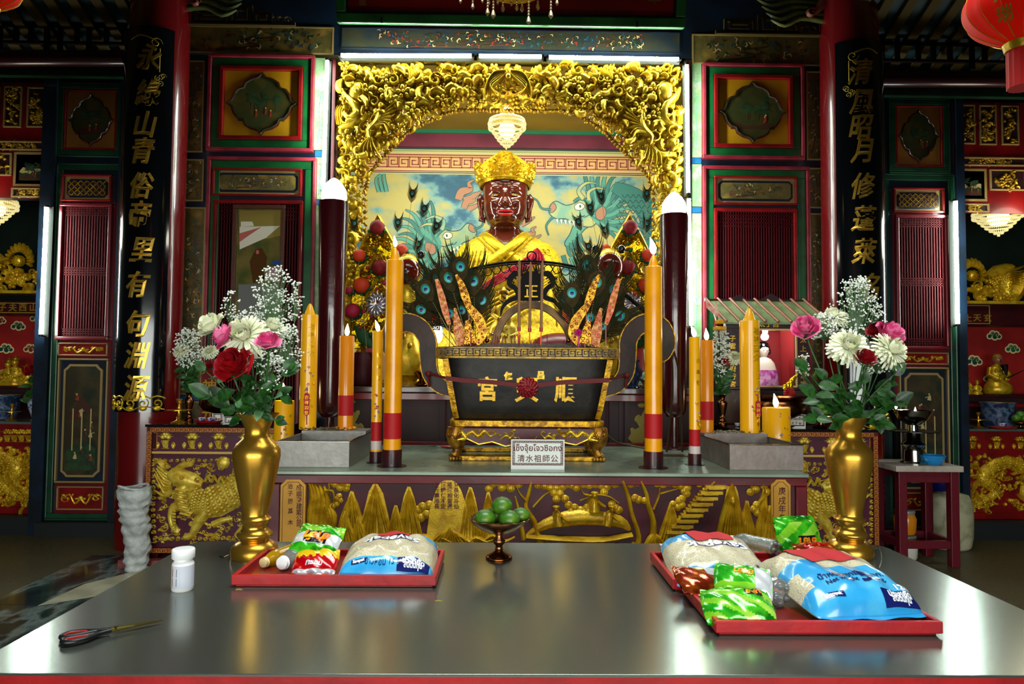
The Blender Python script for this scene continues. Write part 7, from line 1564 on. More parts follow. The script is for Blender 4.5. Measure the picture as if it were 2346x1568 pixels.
def rbag(label,W_,L_,H,zones,prints,seed,loc,rz,tx=0):
    t=thing('rice_sack',label,'rice sack',(0,0,0),'plastic sacks of rice'); rr=random.Random(seed); ph=[rr.uniform(0,6) for _ in range(6)]
    def T(u,v):
        a=abs(2*u/W_); b_=abs(2*v/L_); 
        e=max(0,1-a**3.2)**.55*max(0,1-b_**4)**.5
        return H*e*(.93+.04*sin(u*30+ph[0])*cos(v*24+ph[1]))+.0035*sin(70*u+ph[2]+30*v)*e+.004*(a**2+b_**2)*sin(60*(u-v)+ph[3])*e+.003
    def XYZ(u,v,h=0,bot=False):
        pu=u*(1-.06*(abs(2*v/L_)**2)); pv=v*(1-.05*(abs(2*u/W_)**2)); return (pu,pv,(T(u,v)+h) if not bot else .0+.25*T(u,v)*((abs(2*u/W_))**6+(abs(2*v/L_))**6)*.5)
    N,K=36,40; mb=MB(); top=[[XYZ((i/N-.5)*W_,(j/K-.5)*L_) for i in range(N+1)] for j in range(K+1)]; bo=[[XYZ((i/N-.5)*W_,(j/K-.5)*L_,0,True) for i in range(N+1)] for j in range(K+1)]
    for j in range(K):
        for i in range(N):
            u,v=(i+.5)/N-.5,(j+.5)/K-.5; m=zones(u,v); mb.add([top[j][i],top[j][i+1],top[j+1][i+1],top[j+1][i]],[(0,1,2,3)],m); mb.add([bo[j][i],bo[j+1][i],bo[j+1][i+1],bo[j][i+1]],[(0,1,2,3)],0)
    bm=bmesh.new(); o=mb.build('sack_film',[rice,bluef,navyf,clear],t,0); bm.from_mesh(o.data); bmesh.ops.remove_doubles(bm,verts=bm.verts,dist=.0004); bm.to_mesh(o.data); bm.free(); o.data.polygons.foreach_set('use_smooth',[True]*len(o.data.polygons))
    # sealed end flaps
    for d in (-1,1):
        mb=MB(); rg=[]
        for q in (0,.5,1): rg.append([(x*(1-.06)*(1+.02*q),d*(L_/2*.97+.022*q)*(1-.05*abs(2*x/W_)**2),.004+.003*sin(x*50+ph[4])*q+.0*q) for x in [(i/24-.5)*W_ for i in range(25)]])
        mb.rings(rg,False,False); mb.build('sealed_edge',clear if d>0 else (bluef if prints else clear),t,60)
    SM=lambda u,v,h=0:XYZ(u,v,h)
    for item in prints:
        if item[0]=='box': _,u0,u1,v0,v1,m=item; mb=MB(SM); nn=10; rg=[[SM(u0+(u1-u0)*i/nn,v0+(v1-v0)*j/6,.0015) for i in range(nn+1)] for j in range(7)]; mb.rings(rg,False,False); mb.build('printed_label',m,o,60)
        else: _,s,size,u,v,rot,m,bold=item; mb=MB(SM); text(mb,s,size,u,v,.0004,.0022,bold,0,rot,1); mb.build('printed_lettering',m,o,0)
    t.location=loc; t.rotation_euler=(tx,0,rz); return t,T
def zA(u,v):
    if v<-.38: return 1
    if v>.22 and (u>.30 or u<-.30) and v>.22+(.5-abs(u))*.3: return 1
    return 0
def printsA(W_,L_): return [('box',.13*W_,.47*W_,-.49*L_,-.385*L_,navyf),('txt','ประหยัด',.025,.30*W_,-.415*L_,0,whitef,.001),('txt','ลดต้นทุน',.018,.30*W_,-.455*L_,0,whitef,.0006),
    ('box',-.36*W_,-.20*W_,-.44*L_,-.40*L_,navyf),('txt','Savepak',.013,-.28*W_,-.42*L_,0,whitef,.0005),('txt','ข้าวหอม 15 %',.024,-.02*W_,-.43*L_,0,MATS['navy_print_film'],0),
    ('box',-.26*W_,.26*W_,.02*L_,.13*L_,navyf),('txt','Savepak',.062,0,.075*L_,pi,whitef,.002)]
W_,L_=.335,.335
s1,T1=rbag('clear rice sack with red paper on the left tray',W_,L_,.085,zA,printsA(W_,L_),1,(-.395,2.565,TZ+.032),.02,.07)
s2,T2=rbag('rice sack leaning at back of the right trays',.33,.35,.085,lambda u,v:(1 if v<-.40 or (v>.1 and u<-.18 and v>.1-(u+.3)*.8) or (v>.3 and u>.25) else 0),[('box',-.26*.33,.30*.33,-.06*.35,.04*.35,navyf),('txt','Savepak',.064,.01,-.01*.35,pi,whitef,.002)],2,(.755,2.50,TZ+.045),-.06,.14)
def zB(u,v):
    if v<-.06: return 1 if u>-.38 or v<-.3 else 0
    return 1 if (v<.12 and u<-.16) else 0
s3,T3=rbag('rice sack with large blue print on the nearest right tray',.35,.38,.085,zB,[('box',.13*.35,.47*.35,-.49*.38,-.39*.38,navyf),('txt','ประหยัด',.025,.30*.35,-.415*.38,0,whitef,.001),('txt','ลดต้นทุน',.018,.30*.35,-.455*.38,0,whitef,.0006),('box',-.38*.35,-.2*.35,-.43*.38,-.385*.38,navyf),('txt','Savepak',.014,-.29*.35,-.408*.38,0,whitef,.0005),
   ('txt','5',.075,.03,-.25*.38,0,MATS['navy_print_film'],.002),('txt','น้ำหนักสุทธิ',.028,-.045,-.21*.38,0,MATS['navy_print_film'],.0004),('txt','กก.',.028,.08,-.21*.38,0,MATS['navy_print_film'],.0004),('txt','Net weight',.022,-.045,-.28*.38,0,MATS['navy_print_film'],.0004),('txt','kg.',.024,.08,-.28*.38,0,MATS['navy_print_film'],.0004),('txt','120',.034,.13,-.345*.38,0,whitef,.001),('txt','Savepak',.05,-.02,.36*.38,pi,navyf,.001)],3,(1.045,2.19,TZ+.06),.10,.13)
def paper(root,T,u0,u1,v0,v1,label,skew=0):
    mb=MB(); rg=[[(u0+(u1-u0)*i/12+skew*(j/10-.5),v0+(v1-v0)*j/10,T(u0+(u1-u0)*i/12+skew*(j/10-.5),v0+(v1-v0)*j/10)+.0035) for i in range(13)] for j in range(11)]; rg2=[[(p[0],p[1],p[2]+.0006) for p in r] for r in rg]
    mb.rings(rg,False,False); mb.rings(rg2,False,False); o=mb.build('red_paper',mat('red_paper','b01820',.75,0,.05,20),None,60); o.location=root.location; o.rotation_euler=root.rotation_euler; tag(o,label,'paper','red paper sheets on the sacks')
paper(s1,T1,-.055,.06,.045,.155,'red paper sheet on top of the sack on left tray'); paper(s2,T2,-.07,.065,.03,.17,'red paper strip across the sack at back right',-.03); paper(s3,T3,-.085,.085,.02,.165,'red paper strip across the blue printed sack',-.03)
def pack(label,W_,L_,H,cols,zone,loc,rot,txt=(),seed=0,cat='snack packet',name='snack_packet',grp='crinkled food packets'):
    t=thing(name,label,cat,(0,0,0),grp); rr=random.Random(seed); ph=[rr.uniform(0,6) for _ in range(4)]
    def S(u,v,s=1,h=0):
        a=abs(2*u/W_); b_=abs(2*v/L_); e=max(0,1-a**3)**.6*max(0,1-(b_/.88)**3)**.6 if b_<.88 else 0
        z=H*.5*e*(1+.12*sin(60*u+ph[0])*sin(50*v+ph[1]))+.003*sin(110*(u+v)+ph[2])*(1-.3*e); zz=.0025*sin(70*u+ph[3])*(b_**3)
        return (u*(1-.06*b_**2),v*(1-.04*a**2),H*.5+s*(z+h)+zz)
    N,K=26,30; mb=MB()
    for s in (1,-1):
        G=[[S((i/N-.5)*W_,(j/K-.5)*L_,s) for i in range(N+1)] for j in range(K+1)]
        for j in range(K):
            for i in range(N): mb.add([G[j][i],G[j][i+1],G[j+1][i+1],G[j+1][i]],[(0,1,2,3) if s>0 else (0,3,2,1)],zone((i+.5)/N-.5,(j+.5)/K-.5) if s>0 else 0)
    o=mb.build('packet_film',cols,t,0); bm=bmesh.new(); bm.from_mesh(o.data); bmesh.ops.remove_doubles(bm,verts=bm.verts,dist=.0003); bm.to_mesh(o.data); bm.free(); o.data.polygons.foreach_set('use_smooth',[True]*len(o.data.polygons))
    for s_t,size,u,v,r_,m,bold in txt:
        mb=MB(lambda a,b_,h=0:S(a,b_,1,h))
        if s_t=='box': w2,h2=size; mb.rings([[S(u-w2/2+w2*i/8,v-h2/2+h2*j/5,1,.0012) for i in range(9)] for j in range(6)],False,False)
        else: text(mb,s_t,size,u,v,.0005,.002,bold,.15,r_)
        mb.build('printed_lettering' if s_t!='box' else 'printed_label',m,o,0)
    t.location=loc; t.rotation_euler=rot; return t
gfo=mat('green_foil','1c9c14',.2,.25,.3,25,coat=.6,col2=['48c020','0c7410'],vscale=9); gfo2=mat('light_green_foil','7cc828',.22,.2,.3,25,coat=.6,col2='a8dc50',vscale=12); wfo=mat('white_foil','d8dce0',.2,.3,.3,20,coat=.5); rfo=mat('red_foil','b80410',.2,.25,.3,20,coat=.6); yfo=mat('yellow_foil','e8c010',.25,.2,.2,20,coat=.5); bfo=mat('brown_copper_foil','8c2c0c',.18,.55,.5,22,coat=.6,col2=['c05418','5c1408'],vscale=14); blk=mat('logo_black','0c0c10',.3,coat=.5); org=mat('logo_orange','f07818',.3,coat=.4,col2='f0c818',vscale=30)
gz=lambda u,v:(0 if v<-.22 else 2 if (v<.1) else (1 if sin(u*9+v*12)>0 else 0))
logo=lambda s,cx,cy:[('box',(.085*s,.055*s),cx,cy,0,blk,0),('ยำยำ',.048*s,cx,cy,pi,org,.003)]
UA=lambda px,py,z:UZ(px,py,z)
pack('bright green noodle packet lying on bottles on the left tray',.175,.15,.05,[gfo,gfo2,wfo],gz,tuple(UA(730,1250,TZ+.085)),(.55,.08,-.14),logo(1,0,-.005),1)
pack('red and yellow snack packet at front of the left tray',.155,.13,.05,[rfo,yfo,wfo],lambda u,v:(2 if v<-.36 else 1 if v>.05+.05*sin(u*40) else 0),tuple(UA(726,1300,TZ+.03)),(.5,0,.05),[('กรอบ',.026,.0,-.03,0,wfo,.001)],2)
pack('green noodle packet standing beside right brass vase',.19,.17,.05,[gfo,gfo2,wfo],lambda u,v:(0 if v>.33 or v<-.25 else (1 if sin(u*11-v*14)>-.1 else 0)),tuple(UA(1822,1262,TZ+.03)+Vector((0,.0,.045))),(1.1,0,.2),[('box',(.075,.05),.02,-.025,0,blk,0),('ยำยำ',.04,.02,-.025,pi,org,.002)],3)
pack('small copper red candy bag beside right brass vase',.17,.09,.04,[bfo,yfo,wfo],lambda u,v:(1 if -.28<v<-.1 and abs(u)<.38 else 0),tuple(UA(1868,1275,TZ+.06)),(.55,0,.22),[('COPIKO',.026,.0,.02,0,rfo,.002)],4)
pack('purple and copper candy bag under the copper red bag',.17,.10,.03,[bfo,mat('purple_foil','5c2040',.25,.3,.3,20,coat=.5),wfo],lambda u,v:(1 if sin(u*23+v*11)>.3 else 0),tuple(UA(1898,1287,TZ+.035)),(.25,0,.1),(),5)
pack('brown copper foil packet on left of nearest right tray',.18,.14,.06,[bfo,yfo,wfo],lambda u,v:(2 if u>.05 and v>.0 and u<.3 else 1 if (abs(u+.05)<.07 and v>.2) else 0),tuple(UA(1606,1352,TZ+.03)),(.35,.1,.15),(),6)
pack('upper green packet of the pair on nearest right tray',.17,.12,.06,[gfo,gfo2,wfo],lambda u,v:(2 if u>.18 else 1 if v<-.2 else 0),tuple(UA(1700,1348,TZ+.075)),(.6,.05,-.25),[('ยำยำ',.03,-.0,.01,pi,org,.001)],7)
pack('lower green packet at front left of nearest right tray',.20,.14,.06,[gfo,gfo2,wfo],lambda u,v:(1 if sin(u*13+v*17)>.2 else 0),tuple(UA(1688,1408,TZ+.03)),(.45,-.05,-.12),[('box',(.05,.035),.05,.035,.3,blk,0),('ยำยำ',.024,.05,.035,.3,org,.001)],8)
# bottles lying down
pet=mat('clear_pet','e8f0f0',.05,0,.6,40,trans=.85,ior=1.33,coat=.3); oil=mat('cooking_oil','e0a808',.05,0,.5,40,trans=.55,ior=1.4,coat=.4)
def bottle(label,c_,d,L_,r,mbody,mcap,capr=.014,ribs=True,base_bumps=False):
    t=thing('plastic_bottle',label,'bottle',(0,0,0),'bottles lying on the trays'); mb=MB(); pr=[(r*.5,0),(r*.92,.004),(r,.015)]
    for i in range(9): q=.1+.5*i/8; pr.append((r*(1 if i%2 else .94),L_*q))
    pr+=[(r,L_*.66),(r*.96,L_*.74),(r*.7,L_*.85),(capr*.9,L_*.92),(capr*.85,L_*.95)]
    mb.lathe(pr,(0,0,0),28); mb.build('bottle_body',mbody,t,60); mb=MB(); mb.lathe([(capr*1.12,L_*.93),(capr*1.12,L_*.94),(capr,L_*.945),(capr,L_*.998),(capr*.92,L_)],(0,0,0),40,None,1,1,True,0,.02,20); mb.build('bottle_cap',mcap,t,60)
    mb=MB(); 
    if base_bumps:
        for i in range(5): a=i*1.257; mb.ball((r*.6*cos(a),r*.6*sin(a),.002),(r*.3,r*.3,.012),10,6)
        mb.build('base_feet',mbody,t,60)
    t.rotation_mode='QUATERNION'; t.rotation_quaternion=Vector(d).normalized().to_track_quat('Z','Y'); t.location=c_; return t
cap_w=mat('white_cap','eceef0',.35,coat=.2); cap_c=mat('cream_cap','d8c08c',.35,coat=.3)
a=UZ(603,1285,TZ+.05); bottle('yellow cooking oil bottle with cream cap pointing forward, left tray',a+Vector((.075,.20,-.008)),(-.35,-.93,.0),.215,.03,oil,cap_c,.0165)
a=UZ(654,1280,TZ+.05); a=a+Vector((-.003,-.06,0)); bottle('clear water bottle with white cap pointing forward, left tray',a+Vector((.07,.20,-.004)),(-.28,-.95,.02),.215,.037,pet,cap_w,.0215)
a=UZ(1742,1262,TZ+.055); bottle('clear bottle lying between the two right sacks, farther back',a+Vector((.07,.02,0)),(-.6,.75,.0),.2,.035,pet,cap_w,.0155,True,True)
a=UZ(1792,1362,TZ+.06); bottle('clear water bottle with its knobbly base towards the front, nearest right tray',a,(-.5,.85,.02),.2,.044,pet,cap_w,.0155,True,True)
# compote with limes
c_=UZ(1143,1280,TZ); t=thing('bronze_compote','scalloped bronze footed dish holding limes at table centre','fruit dish',tuple(c_)); mb=MB(); k=.00170
mb.lathe([(30*k,0),(31*k,3*k),(26*k,9*k),(14*k,15*k),(9*k,22*k),(8*k,30*k),(14*k,36*k),(14*k,42*k),(8*k,50*k),(9*k,56*k)],tuple(c_),36); mb.build('foot',bronze,t,60)
mb=MB(); n=64; rg=[]
for r_,z_ in ((6,55),(22,59),(42,67),(58,78),(68,90),(66,91),(56,81),(40,71),(20,64),(2,62)): rg.append([(c_.x+(r_+(2.2 if r_>50 else .5)*abs(cos(5*a)))*k*cos(a),c_.y+(r_+(2.2 if r_>50 else .5)*abs(cos(5*a)))*k*sin(a),c_.z+(z_+(2 if r_>50 else 0)*abs(cos(5*a)))*k) for a in [2*pi*i/n for i in range(n)]])
mb.rings(rg); mb.build('bowl',bronze,t,60)
limem=mat('lime_skin','24500a',.42,0,.15,300,col2=['3a6c0c','84901a'],vscale=13,vlo=.42,vhi=.78,coat=.15)
def fruit(px,py,Y,r,label,name='lime',m=limem,grp='limes in the bronze dish',cat='lime'):
    c2=U(px,py,Y); t=thing(name,label,cat,tuple(c2),grp); mb=MB(); mb.lathe([(max(.0004,r*math.sin(pi*i/14)**.95),-r*.86*cos(pi*i/14)) for i in range(15)],tuple(c2),28); mb.build('skin',m,t,80); mb=MB(); mb.lathe([(r*.12,r*.84),(r*.08,r*.9)],tuple(c2),10); mb.build('stem_end',mat('stem_brown','5a5a28',.7),t); return t
fruit(1150,1160,c_.y,.041,'topmost lime of the pile in the bronze dish'); fruit(1111,1189,c_.y-.035,.041,'front left lime in the bronze dish'); fruit(1167,1191,c_.y-.045,.041,'front middle lime in the bronze dish'); fruit(1193,1183,c_.y+.03,.038,'right lime at the back of the bronze dish'); fruit(1136,1180,c_.y+.045,.038,'hidden lime at the back left of the bronze dish')
# pill bottle
c_=UZ(418,1352,TZ); t=thing('pill_bottle','white plastic pill bottle standing alone on the steel table','bottle',tuple(c_)); mb=MB(); mb.lathe([(.031,0),(.034,.004),(.034,.088),(.030,.094),(.028,.096),(.028,.104)],tuple(c_),40); mb.build('bottle_body',white,t,50)
mb=MB(); mb.lathe([(.034,.104),(.0355,.106),(.0355,.131),(.033,.135),(.030,.1355)],tuple(c_),60,None,1,1,True,0,.008,30); mb.build('screw_cap',white,t,50)
Mb=lambda u,v,h=0:(c_.x+(.0345+h)*sin(u/.0345+.5),c_.y-(.0345+h)*cos(u/.0345+.5),c_.z+v)
mb=MB(Mb); mb.rings([[Mb(-.055+.11*i/20,z,0) for i in range(21)] for z in (.012,.084)],False,False,0)
for i in range(10): mb.rect(-.012,.028,.022+.006*i,.0235+.006*i,.0002,1,.0002)
mb.rect(-.040,-.022,.05,.075,.0002,2,.0002); mb.rect(-.040,-.022,.02,.045,.0002,2,.0002); mb.rect(-.043,-.04,.012,.084,.0002,3,.0003); mb.build('printed_label',[mat('label_white','ccd0dc',.35),mat('label_grey_text','6c6c84',.5),mat('label_navy','20265c',.4),mat('label_orange','e09030',.4)],t,0)
scissors(UZ(265,1452,TZ),.62,1.12,'black and red handled scissors lying on the steel table',mat('black_plastic','101012',.35),mat('red_plastic_grip','c01c18',.4),mat('worn_brass_blade','6a6028',.3,.8))
# dried petals and wire bits on the table
for px,py in ((553,1330),(1005,1378),(548,1352)): a=UZ(px,py,TZ); mb=MB(topM(TZ)); mb.stroke([(a.x-.012,a.y),(a.x,a.y+.003),(a.x+.012,a.y-.002)],[.003,.007,.002],.003); single(mb,'fallen_petal',[mat('dry_petal','8a7a20',.7)],{(553,1330):'small yellow dried petal just under front left corner of left tray',(1005,1378):'dark dried petal off the right front corner of left tray',(548,1352):'dried petal speck nearest the table edge by left tray'}[(px,py)],'petal')
mb=MB(); mb.tube(spline([UZ(2000,1270,TZ+.002),UZ(2012,1255,TZ+.002),UZ(2020,1275,TZ+.002),UZ(2015,1300,TZ+.002),UZ(2008,1300,TZ+.002)],4),.0015,5); single(mb,'wire_loop',[chrome],'thin wire loop on the steel table right of right vase','wire')
mb=MB(); mb.tube([UZ(503,1275,TZ+.002),UZ(512,1278,TZ+.002),UZ(523,1272,TZ+.004)],.002,5); single(mb,'metal_pin',[chrome],'small shiny pin left of left brass vase','pin')
# ================================================================ SIDE ALTAR THINGS
def lathe_thing(name,px,pt,pb,Y,z,prof,m,label,cat,part=None,group=None):
    top=U(px,pt,Y); H=top.z-z; mb=MB(); mb.lathe([(r*H,q*H) for r,q in prof],(0,0,0),28); o=mb.build(name,m,None,60); o.location=(top.x,Y,z); return tag(o,label,cat,group)
cst=[(.28,0),(.3,.04),(.12,.12),(.07,.2),(.1,.24),(.06,.3),(.06,.5),(.5,.53),(.5,.55),(.06,.57),(.09,.62),(.05,.7),(.05,.8),(.1,.84),(.13,.98),(.1,1)]
lathe_thing('candlestick',411,914,972,5.42,SZ,cst,brass,'thin brass candlestick on left side altar','candlestick')
t=thing('cup_tray','red dish holding two blue cups on left side altar','cup tray',(U(478,970,5.45).x,5.45,SZ)); a=U(478,970,5.45); mb=MB(); mb.lathe([(.08,0),(.095,.012),(.1,.022),(.09,.02),(.07,.006)],(a.x,5.45,SZ),30); mb.build('red_dish',redb,t,60)
cupm=mat('blue_white_porcelain','c8ccd8',.2,col2='1c2c78',vscale=40,coat=.5)
for i,px in enumerate((463,484)):
    lathe_thing('porcelain_cup',px,957,968,5.45,SZ+.013,[(.5,0),(.8,.3),(1.0,1),(.9,1),(.7,.4)],cupm,'%s small blue and white cup in red dish, left side altar'%('left' if i==0 else 'right'),'cup')
lathe_thing('porcelain_cup',1690,970,982,5.5,SZ,[(.5,0),(.8,.3),(1.0,1),(.9,1),(.7,.4)],cupm,'small blue and white cup behind thick right candle','cup')
lathe_thing('bronze_bowl',500,912,972,5.75,SZ,[(.4,0),(.42,.05),(.1,.15),(.12,.3),(.6,.45),(.8,.7),(.75,1),(.68,.98)],bronze,'dark bronze footed bowl behind left bouquet leaves','bowl')
t=thing('couplet_plaque','red wooden plaque with gold characters behind left side altar','plaque',(U(478,970,6.0).x,6.1,SZ)); q=XR(463,868,494,972,6.1); mb=MB(wallM(6.12)); mb.rect(q[0],q[1],SZ,q[3]+.12,.02); mb.build('plaque_board',redl,t,0,.004)
for i,ch in enumerate('神光'): mb=MB(wallM(6.098)); text(mb,ch,.12,(q[0]+q[1])/2,U(478,885+62*i,6.1).z,.004,0,.002); mb.build('gold_character',goldl,t,0)
# roofed shrine on the right side altar
SHY=5.78; P=lambda x,y,Y=SHY:(U(x,y,Y).x,U(x,y,Y).z)
t=thing('roofed_shrine','small dark wooden shrine with tiled green roof on right side altar','shrine',(P(1757,900)[0],SHY,SZ)); dw=mat('shrine_wood','2e0a0e',.35,0,.2,20,coat=.3,col2='20060a',vscale=6)
x0,x1=P(1662,900)[0],P(1858,900)[0]; zbs=P(1757,893)[1]; ztp=P(1757,752)[1]; SD=.36
mb=MB(); mb.box(x0-.03,x1+.03,SHY-.02,SHY+SD,SZ,zbs); mb.build('base_cabinet',dw,t,0,.006)
mb=MB(); mb.box(x0-.05,x1+.05,SHY-.05,SHY+SD,zbs,zbs+.02); mb.build('shelf',dw,t,0,.003)
for (a,b_,chs) in ((1664,1694,'子雲崇三府行宮'),(1826,1856,'太上老三清宗')):
    xa,xb=P(a,900)[0],P(b_,900)[0]; mb=MB(); mb.box(xa,xb,SHY,SHY+.05,zbs+.02,ztp); mb.build('side_pillar',dw,t,0,.003)
    mb=MB(wallM(SHY-.001)); za,zb2=P(1750,768)[1],P(1750,890)[1]
    for i,ch in enumerate(chs): text(mb,ch,.055,(xa+xb)/2,za+(zb2-za)*(i+.5)/len(chs),.002,0,.0008)
    mb.build('gold_characters',goldl,t,0)
mb=MB(); mb.box(x0,x1,SHY-.01,SHY+.05,P(1757,748)[1]-.02,ztp+.07); mb.build('lintel',dw,t,0,.003)
mb=MB(wallM(SHY-.012)); text(mb,'太子宮',.06,(x0+x1)/2,ztp+.035,.003,0,.001); mb.build('gold_characters',goldl,t,0)
xi,xj=P(1694,900)[0],P(1826,900)[0]
mb=MB(); mb.box(xi-.02,xj+.02,SHY+SD-.02,SHY+SD,zbs+.02,ztp); mb.box(xi-.02,xi,SHY+.05,SHY+SD-.02,zbs+.02,ztp); mb.box(xj,xj+.02,SHY+.05,SHY+SD-.02,zbs+.02,ztp); mb.build('red_lining',mat('shrine_red_lining','9a2428',.5),t,0)
mb=MB(wallM(SHY)); q=(xi,xj,zbs+.02,P(1757,748)[1]-.02); mb.frame(*q,.014,.012); mb.build('glass_frame',mat('pale_frame','c8a870',.4,.3),t,0)
# roof
ya=P(1757,746)[1]; yb=P(1757,700)[1]; xe0,xe1=P(1630,745)[0],P(1878,745)[0]
mb=MB(); mb.add([(xe0,SHY-.14,ya),(xe1,SHY-.14,ya),(xe1-.04,SHY+.2,yb+.05),(xe0+.04,SHY+.2,yb+.05),(xe0,SHY-.14,ya+.015),(xe1,SHY-.14,ya+.015),(xe1-.04,SHY+.2,yb+.065),(xe0+.04,SHY+.2,yb+.065)],[(0,3,2,1),(4,5,6,7),(0,1,5,4),(1,2,6,5),(2,3,7,6),(3,0,4,7)]); mb.build('roof_board',mat('roof_tile_green','8a9a6c',.5,0,.3,30,col2='6a8058',vscale=8),t,0)
n=9
for i in range(n): x=xe0+.03+(xe1-xe0-.06)*i/(n-1); mb=MB(); mb.tube([(x+.05,SHY-.15,ya+.02),(x-.05+.03,SHY+.2,yb+.075)],.012,8); mb.build('roof_ridge_tile',mat('roof_rib_terracotta','9a5c44',.5),t,60)
mb=MB(wallM(SHY+.2)); mb.poly([(xe0,yb+.05),(xe1,yb+.05),(xe1-.03,yb+.07),(xe1-.25,yb+.07),(xe1-.33,yb+.12),(xe1-.42,yb+.07),((xe0+xe1)/2-.1,yb+.07),(xe0+.3,yb+.11),(xe0+.22,yb+.07),(xe0,yb+.07)],.02); mb.build('roof_crest',dkred,t,0)
# doll and lamp within
dx,dz=P(1765,858); t2=thing('deity_doll','pale robed doll deity with black hair lit inside the roofed shrine','figurine',(dx,SHY+.15,zbs+.021)); Lr=lambda z,w_,d_:[(dx+w_*cos(2*pi*k/24),SHY+.15+d_*sin(2*pi*k/24),z) for k in range(24)]; z0=zbs+.022
mb=MB(); mb.rings([Lr(z0,.12,.08),Lr(z0+.06,.12,.08),Lr(z0+.14,.11,.07),Lr(z0+.2,.09,.06),Lr(z0+.235,.06,.045),Lr(z0+.25,.025,.025),Lr(z0+.26,.03,.03),Lr(z0+.29,.042,.042),Lr(z0+.325,.045,.045),Lr(z0+.355,.035,.035),Lr(z0+.365,.01,.01)]); mb.build('body',mat('doll_cream','e8d8c8',.5),t2,60)
mb=MB(); mb.rings([Lr(z0,.125,.085),Lr(z0+.08,.125,.085),Lr(z0+.14,.115,.075)]); mb.build('magenta_skirt',mat('doll_magenta','c03ca0',.4,col2='e8b0d8',vscale=20),t2,60)
mb=MB(); mb.ball((dx,SHY+.162,z0+.335),(.058,.055,.05),14,9); 
for d in (-1,1): mb.ball((dx+d*.05,SHY+.155,z0+.30),(.016,.016,.03),8,6)
mb.build('black_hair',black,t2,60)
mb=MB(wallM(SHY+.105)); 
for d in (-1,1): mb.dome(dx+d*.015,z0+.305,.005,.004,0,.003)
mb.dome(dx,z0+.285,.006,.003,0,.003); mb.build('face_features',MATS['shrine_red_lining'],t2,60)
a=U(1752,772,SHY+.08); mb=MB(); mb.ball((a.x-.0,SHY+.08,a.z),.032,14,10); o=single(mb,'shrine_bulb',[glowb],'glaring round bulb at the top of the roofed shrine','bulb')
l=bpy.data.lights.new('shrine_bulb_light','POINT'); l.energy=1.6; l.shadow_soft_size=.04; l.color=(1,.93,.9); o=bpy.data.objects.new('shrine_bulb_light',l); COL.objects.link(o); o.location=(a.x,SHY+.03,a.z)
mb=MB(); mb.box(a.x-.015,a.x+.015,SHY+.05,SHY+.1,a.z+.03,P(1757,748)[1]-.02); single(mb,'bulb_socket',[white],'white socket above the shrine bulb','socket')
# censer
lathe_thing('bronze_censer',1790,906,962,5.5,SZ,[(.45,0),(.5,.06),(.3,.14),(.35,.22),(.74,.5),(.78,.72),(.62,.88),(.82,.95),(.82,1),(.7,.98)],bronze,'round bronze censer below the roofed shrine','censer')
a=U(1812,902,5.3); mb=MB(wallM(5.33))
for i in range(14): an=i*.449; mb.stroke([(a.x,a.z),(a.x+.03*cos(an),a.z+.03*sin(an)),(a.x+.045*cos(an+.3),a.z+.045*sin(an+.3))],[.01,.025,.01],.02)
single(mb,'red_rosette',[MATS['rosette_red']],'small dark red rosette on the bronze censer','rosette')
for i,(px,py) in enumerate(((1828,858),(1822,870),(1815,880))): a=U(px,py,5.5); c2=U(px-14,895,5.5); mb=MB(wallM(5.5)); mb.stroke([(c2.x,c2.z),((a.x+c2.x)/2-.03,(a.z+c2.z)/2),(a.x,a.z)],[.02,.05,.012],.008); single(mb,'gold_paper_leaf',[foil],['tallest','middle','lowest'][i]+' of three gold paper leaves in the bronze censer','paper ornament')
t=lathe_thing('footed_dish',1880,952,985,5.45,SZ,[(.6,0),(.65,.08),(.2,.25),(.2,.45),(.9,.7),(1.5,.95),(1.45,1),(.8,.75)],bronze,'small brass footed dish beside right bouquet','fruit dish')
for i,(px,py) in enumerate(((1871,944),(1889,944),(1880,933))): fruit(px,py,5.45,.035,['left','right','top'][i]+' green fruit in the small footed dish by right bouquet','green_fruit',limem,'fruit in the small footed dish','fruit')
# ================================================================ SACK, STOOL AND CLUTTER
t=thing('white_sack','tall white woven sack slumped beside the left side altar','sack',(U(305,1262,5.15).x-.0,5.15,0)); sx=U(303,1262,5.15).x; rg=[]; rr=random.Random(4)
for i in range(46):
    q=i/45; z=.0+.60*q; r=.078+.035*q+.006*sin(q*47+3*sin(q*9))+.004*rr.uniform(-1,1)+(.03*max(0,q-.75)); ox=.01*sin(q*7)+(-.05*max(0,q-.5)); rg.append([(sx+ox+(r+.007*sin(a*3+q*24)+.004*sin(a*7-q*50))*cos(a),5.2+(r*.8+.008*cos(a*4+q*20))*sin(a),z+.012*sin(a*2+1)*q) for a in [2*pi*k/36 for k in range(36)]])
mb=MB(); mb.rings(rg,False); mb.rings([rg[-1],[(p[0]*.96+sx*.04-.0,p[1],p[2]-.02) for p in rg[-1]],[(sx-.03+(p[0]-sx+.03)*.8,5.2+(p[1]-5.2)*.8,p[2]-.1) for p in rg[-1]]],False); mb.build('sack_cloth',mat('woven_white_cloth','b8bcb8',.6,0,.6,60,col2='9ca09c',vscale=18),t,60)
mb=MB(); mb.tube([(sx-.03+.10*cos(a),5.2+.085*sin(a),.605+.012*sin(a*2)) for a in [2*pi*k/24 for k in range(25)]],.01,6,False); mb.build('rolled_rim',MATS['woven_white_cloth'],t,60)
